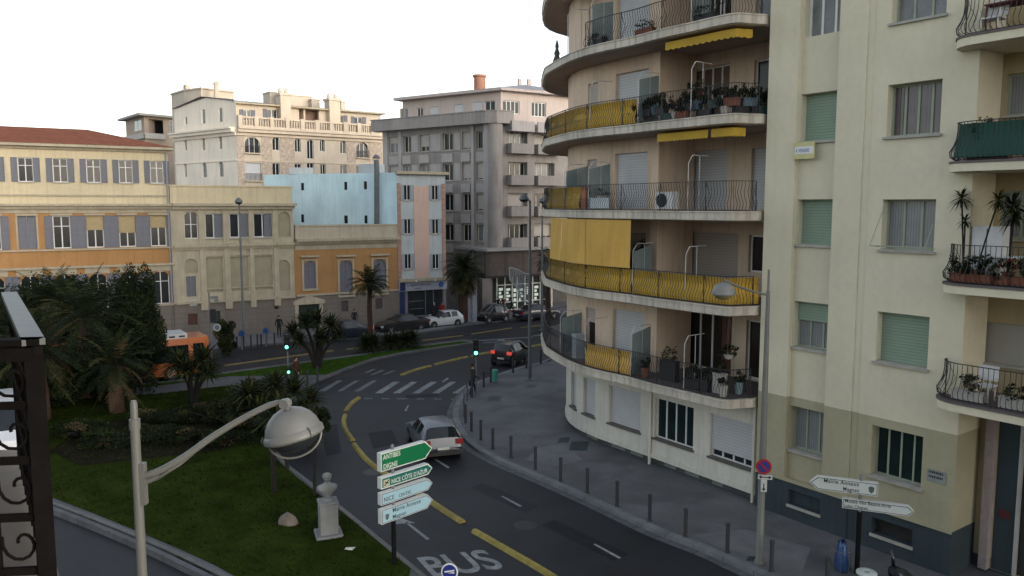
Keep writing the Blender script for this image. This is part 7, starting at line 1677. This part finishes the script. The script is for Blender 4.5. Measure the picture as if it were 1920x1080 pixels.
Z4 = ZB[0]; p, D_ = bpos(BO, 1815, 765, Z4, -.45); pot('white trough with brownish shrub on the lowest yellow-block balcony', p, D_, 'box', .8, M_whp, 420, .3, .24, w=(3, 3, 3, 2.5))
p, D_ = bpos(BO, 1905, 790, Z4, -.42); pot('white trough with leafy shrub at the photo edge on the lowest balcony', p, D_, 'box', .8, M_whp, 380, .26, .28, w=(3, 3, 3, 1))
p, D_ = bpos(BO, 1843, 750, Z4, -.8); table('white plastic armchair on the lowest yellow-block balcony', p, D_, M_wplas, .5, .5, .42, True, 'chair', 'plastic_armchair')
p, D_ = bpos(BO, 1858, 235, ZB[2], -.5); pot('wispy plant peeping over the green canvas of the balcony', p, D_, 'box', 1.0, M_terra, 300, .42, .6, w=(3, 3, 1, 3))
Z1 = ZB[3]; p, D_ = bpos(BO, 1862, 45, Z1, -.7); table('white plastic armchair on the topmost visible balcony', p, D_, M_wplas, .5, .5, .42, True, 'chair', 'plastic_armchair')
p, D_ = bpos(BO, 1898, 40, Z1, -.95); table('dark red covered table on the topmost visible balcony', p, D_, mat('dark_red_cloth', (.12, .03, .025), .8), 1.1, .7, .78)
# round block, plant-filled balcony
Z = SL[3]; n_ = 0
kinds = [(1193, 'box', 'leafy'), (1204, 'round', 'bare'), (1214, 'box', 'bushy'), (1228, 'round', 'tall'), (1240, 'box', 'trailing'), (1252, 'box', 'low'), (1266, 'round', 'pink flowered'), (1280, 'box', 'dark green'), (1296, 'box', 'dense'), (1310, 'round', 'red flowered'), (1325, 'box', 'spreading'), (1342, 'box', 'olive'), (1358, 'round', 'twiggy'), (1372, 'box', 'climbing'), (1388, 'box', 'bright green'), (1404, 'box', 'deep green'), (1420, 'box', 'brownish'), (1434, 'box', 'short')]
cols_p = [M_whp, M_terra, M_plast, mat('blue_pot', (.06, .1, .14), .5), M_plast, mat('dark_green_pot', (.02, .06, .045), .6)]
for i, (u, k_, ad) in enumerate(kinds):
    p, D_ = bpos(HO, u, 205, Z+rnd.choice((.0, .28)), -.42+rnd.uniform(-.12, .04))
    pot('%s potted plant on the crowded fourth balcony, number %d from the yellow canvas' % (ad, i+1), p, D_, k_, .5, cols_p[i % 6], 560, rnd.uniform(.26, .42), .26, w=(7, 3, 1, .4), fl=M_flow if i == 6 else M_flr if i == 9 else None)
p, D_ = bpos(HO, 1250, 380, SL[2], -.55); t = thing('air_conditioner', 'white air-conditioner unit with round dark fan behind the plain railing', 'air conditioner', p); rz = atan2(D_.y, D_.x)
mb = MB(); mb.box((p.x, p.y, p.z+.38), (.85, .32, .62), rz); mb.build('casing', M_wplas, t); q = p+Vector((D_.y, -D_.x, 0))*.17-D_*.1; mb = MB(); mb.lathe([(0, 0), (.25, 0), (.25, .02), (.0, .02)], (q.x, q.y, p.z+.38), 20, up=(D_.y, -D_.x, 0)); mb.build('fan', M_dark, t)
p, D_ = bpos(HO, 1119, 370, SL[2], -.6); pot('plants in a box above the white panel on the plain-railed balcony', p, D_, 'box', .9, M_whp, 220, .2, .55, w=(3, 3, 3, 1))
p, D_ = bpos(HO, 1198, 455, SL[1], -1.3); pot('dark bushy plant beside the hanging yellow blinds', p, D_, 'box', .7, M_terra, 300, .3, 1.55, w=(7, 2, 1, .3))
Z = SL[0]
for (u, v, off, k_, L, m, r_, hh, lb) in ((1210, 700, -.5, 'round', .4, M_terra, .25, .35, 'terracotta pot with plant at the dark railing, right of the yellow panel'), (1255, 690, -.9, 'box', .8, M_plast, .42, .75, 'broad dark plant in the recess of the lowest balcony'), (1300, 700, -.55, 'box', .7, M_plast, .3, .35, 'dark trough on the lowest balcony below the curved bracket'), (1318, 700, -.6, 'box', .6, M_plast, .28, .4, 'dark trough beside the bicycle-shaped clutter on the lowest balcony'), (1350, 690, -.75, 'box', .45, M_whp, .3, .7, 'white box planter on a stand by the red-brown door leaf'), (1356, 735, -.4, 'round', .4, M_whp, .2, .38, 'white pot low behind the bars at the right of the lowest balcony'), (1385, 730, -.7, 'round', .4, mat('pale_blue_pot', (.25, .35, .38), .5), .25, .4, 'pale blue pot at the right end of the lowest balcony')):
    p, D_ = bpos(HO, u, v, Z, off); pot(lb, p, D_, k_, L, m, 320, r_, hh, w=(7, 3, 1, .4))
s_ = HO.hit(1366, 665, -.9)[0]; p = HO.P(s_, Z+1.35, -.9); t = thing('hanging_basket', 'hanging basket of leafy plants at the right of the lowest balcony', 'hanging basket', p)
mb = MB(); mb.lathe([(0, -.12), (.12, -.08), (.19, .06), (.2, .08)], p, 12); mb.build('basket', M_whp, t); mb = MB(); leafcloud(mb, p+Vector((0, 0, .15)), (.38, .3, .22), 420, .05, 14, (7, 3, 1, .3)); mb.build('foliage', LF, t); mb = MB()
for a in (0, 2.1, 4.2): mb.tube([p+Vector((cos(a)*.19, sin(a)*.19, .07)), p+Vector((0, 0, 1.4))], .004, 3)
mb.build('chain', M_galv, t)
p, D_ = bpos(HO, 1340, 670, Z, -1.0); table('dark garden table among the pots on the lowest balcony', p, D_, M_plast, .9)
p, D_ = bpos(HO, 1085, 640, Z, -.7); t = thing('storage_box', 'pale grey box standing by the wall left of the yellow panel', 'box', p); mb = MB(); mb.box((p.x, p.y, p.z+.5), (.45, .4, 1.0), .4); mb.box((p.x, p.y, p.z+1.02), (.5, .45, .05), .4); mb.build('casing', mat('pale_grey_box', (.3, .33, .36), .6), t)
Z = SL[4]
for (u, v, lb) in ((1120, 60, 'dark trough behind the bars at the left of the fifth balcony'), (1210, 50, 'brown planted trough in the middle of the fifth balcony'), (1325, 30, 'low dark trough below the windbreak of the fifth balcony')):
    p, D_ = bpos(HO, u, v, Z, -.4); pot(lb, p, D_, 'box', .9, M_plast if u != 1210 else M_terra, 240, .2, .24, w=(6, 3, 1, 1.5))
s_ = HO.hit(1036, 110)[0]
p = HO.P(s_, SL[4]-.0, -.2); t = thing('stone_finial', 'small dark figure-like finial on the tip of the fifth balcony against the sky', 'finial', p); mb = MB(); mb.lathe([(.0, 0), (.2, 0), (.17, .12), (.1, .3), (.13, .42), (.06, .6), (.085, .72), (.03, .95), (0, 1.0)], p, 10); sharp(mb.build('finial_body', mat('dark_stone', (.1, .09, .08), .9), t), 50)
# ordinals for the bollards so each label points to one of them
ordn = ['first', 'second', 'third', 'fourth', 'fifth', 'sixth', 'seventh', 'eighth', 'ninth', 'tenth', 'eleventh', 'twelfth', 'thirteenth', 'fourteenth']
for grp, txt, key in (('iron bollards along the right kerb', '%s bollard along the right kerb, counted from the bottom of the photo', lambda o: o.location.y), ('bollards near the corner lamp', '%s bollard past the crosswalk towards the corner lamp', lambda o: o.location.y), ('posts along the far pavement', '%s thin dark post from the left before the cream pavilion', lambda o: o.location.x)):
    for i, o in enumerate(sorted([o for o in bpy.data.objects if o.get('group') == grp and o.parent is None], key=key)): o['label'] = txt % ordn[i]
for o, tx in zip(sorted([o for o in bpy.data.objects if o.get('group') == 'bollards on the island tip'], key=lambda o: o.location.x), ('nearer bollard right of the waiting person on the island tip', 'farther bollard right of the waiting person on the island tip')): o['label'] = tx
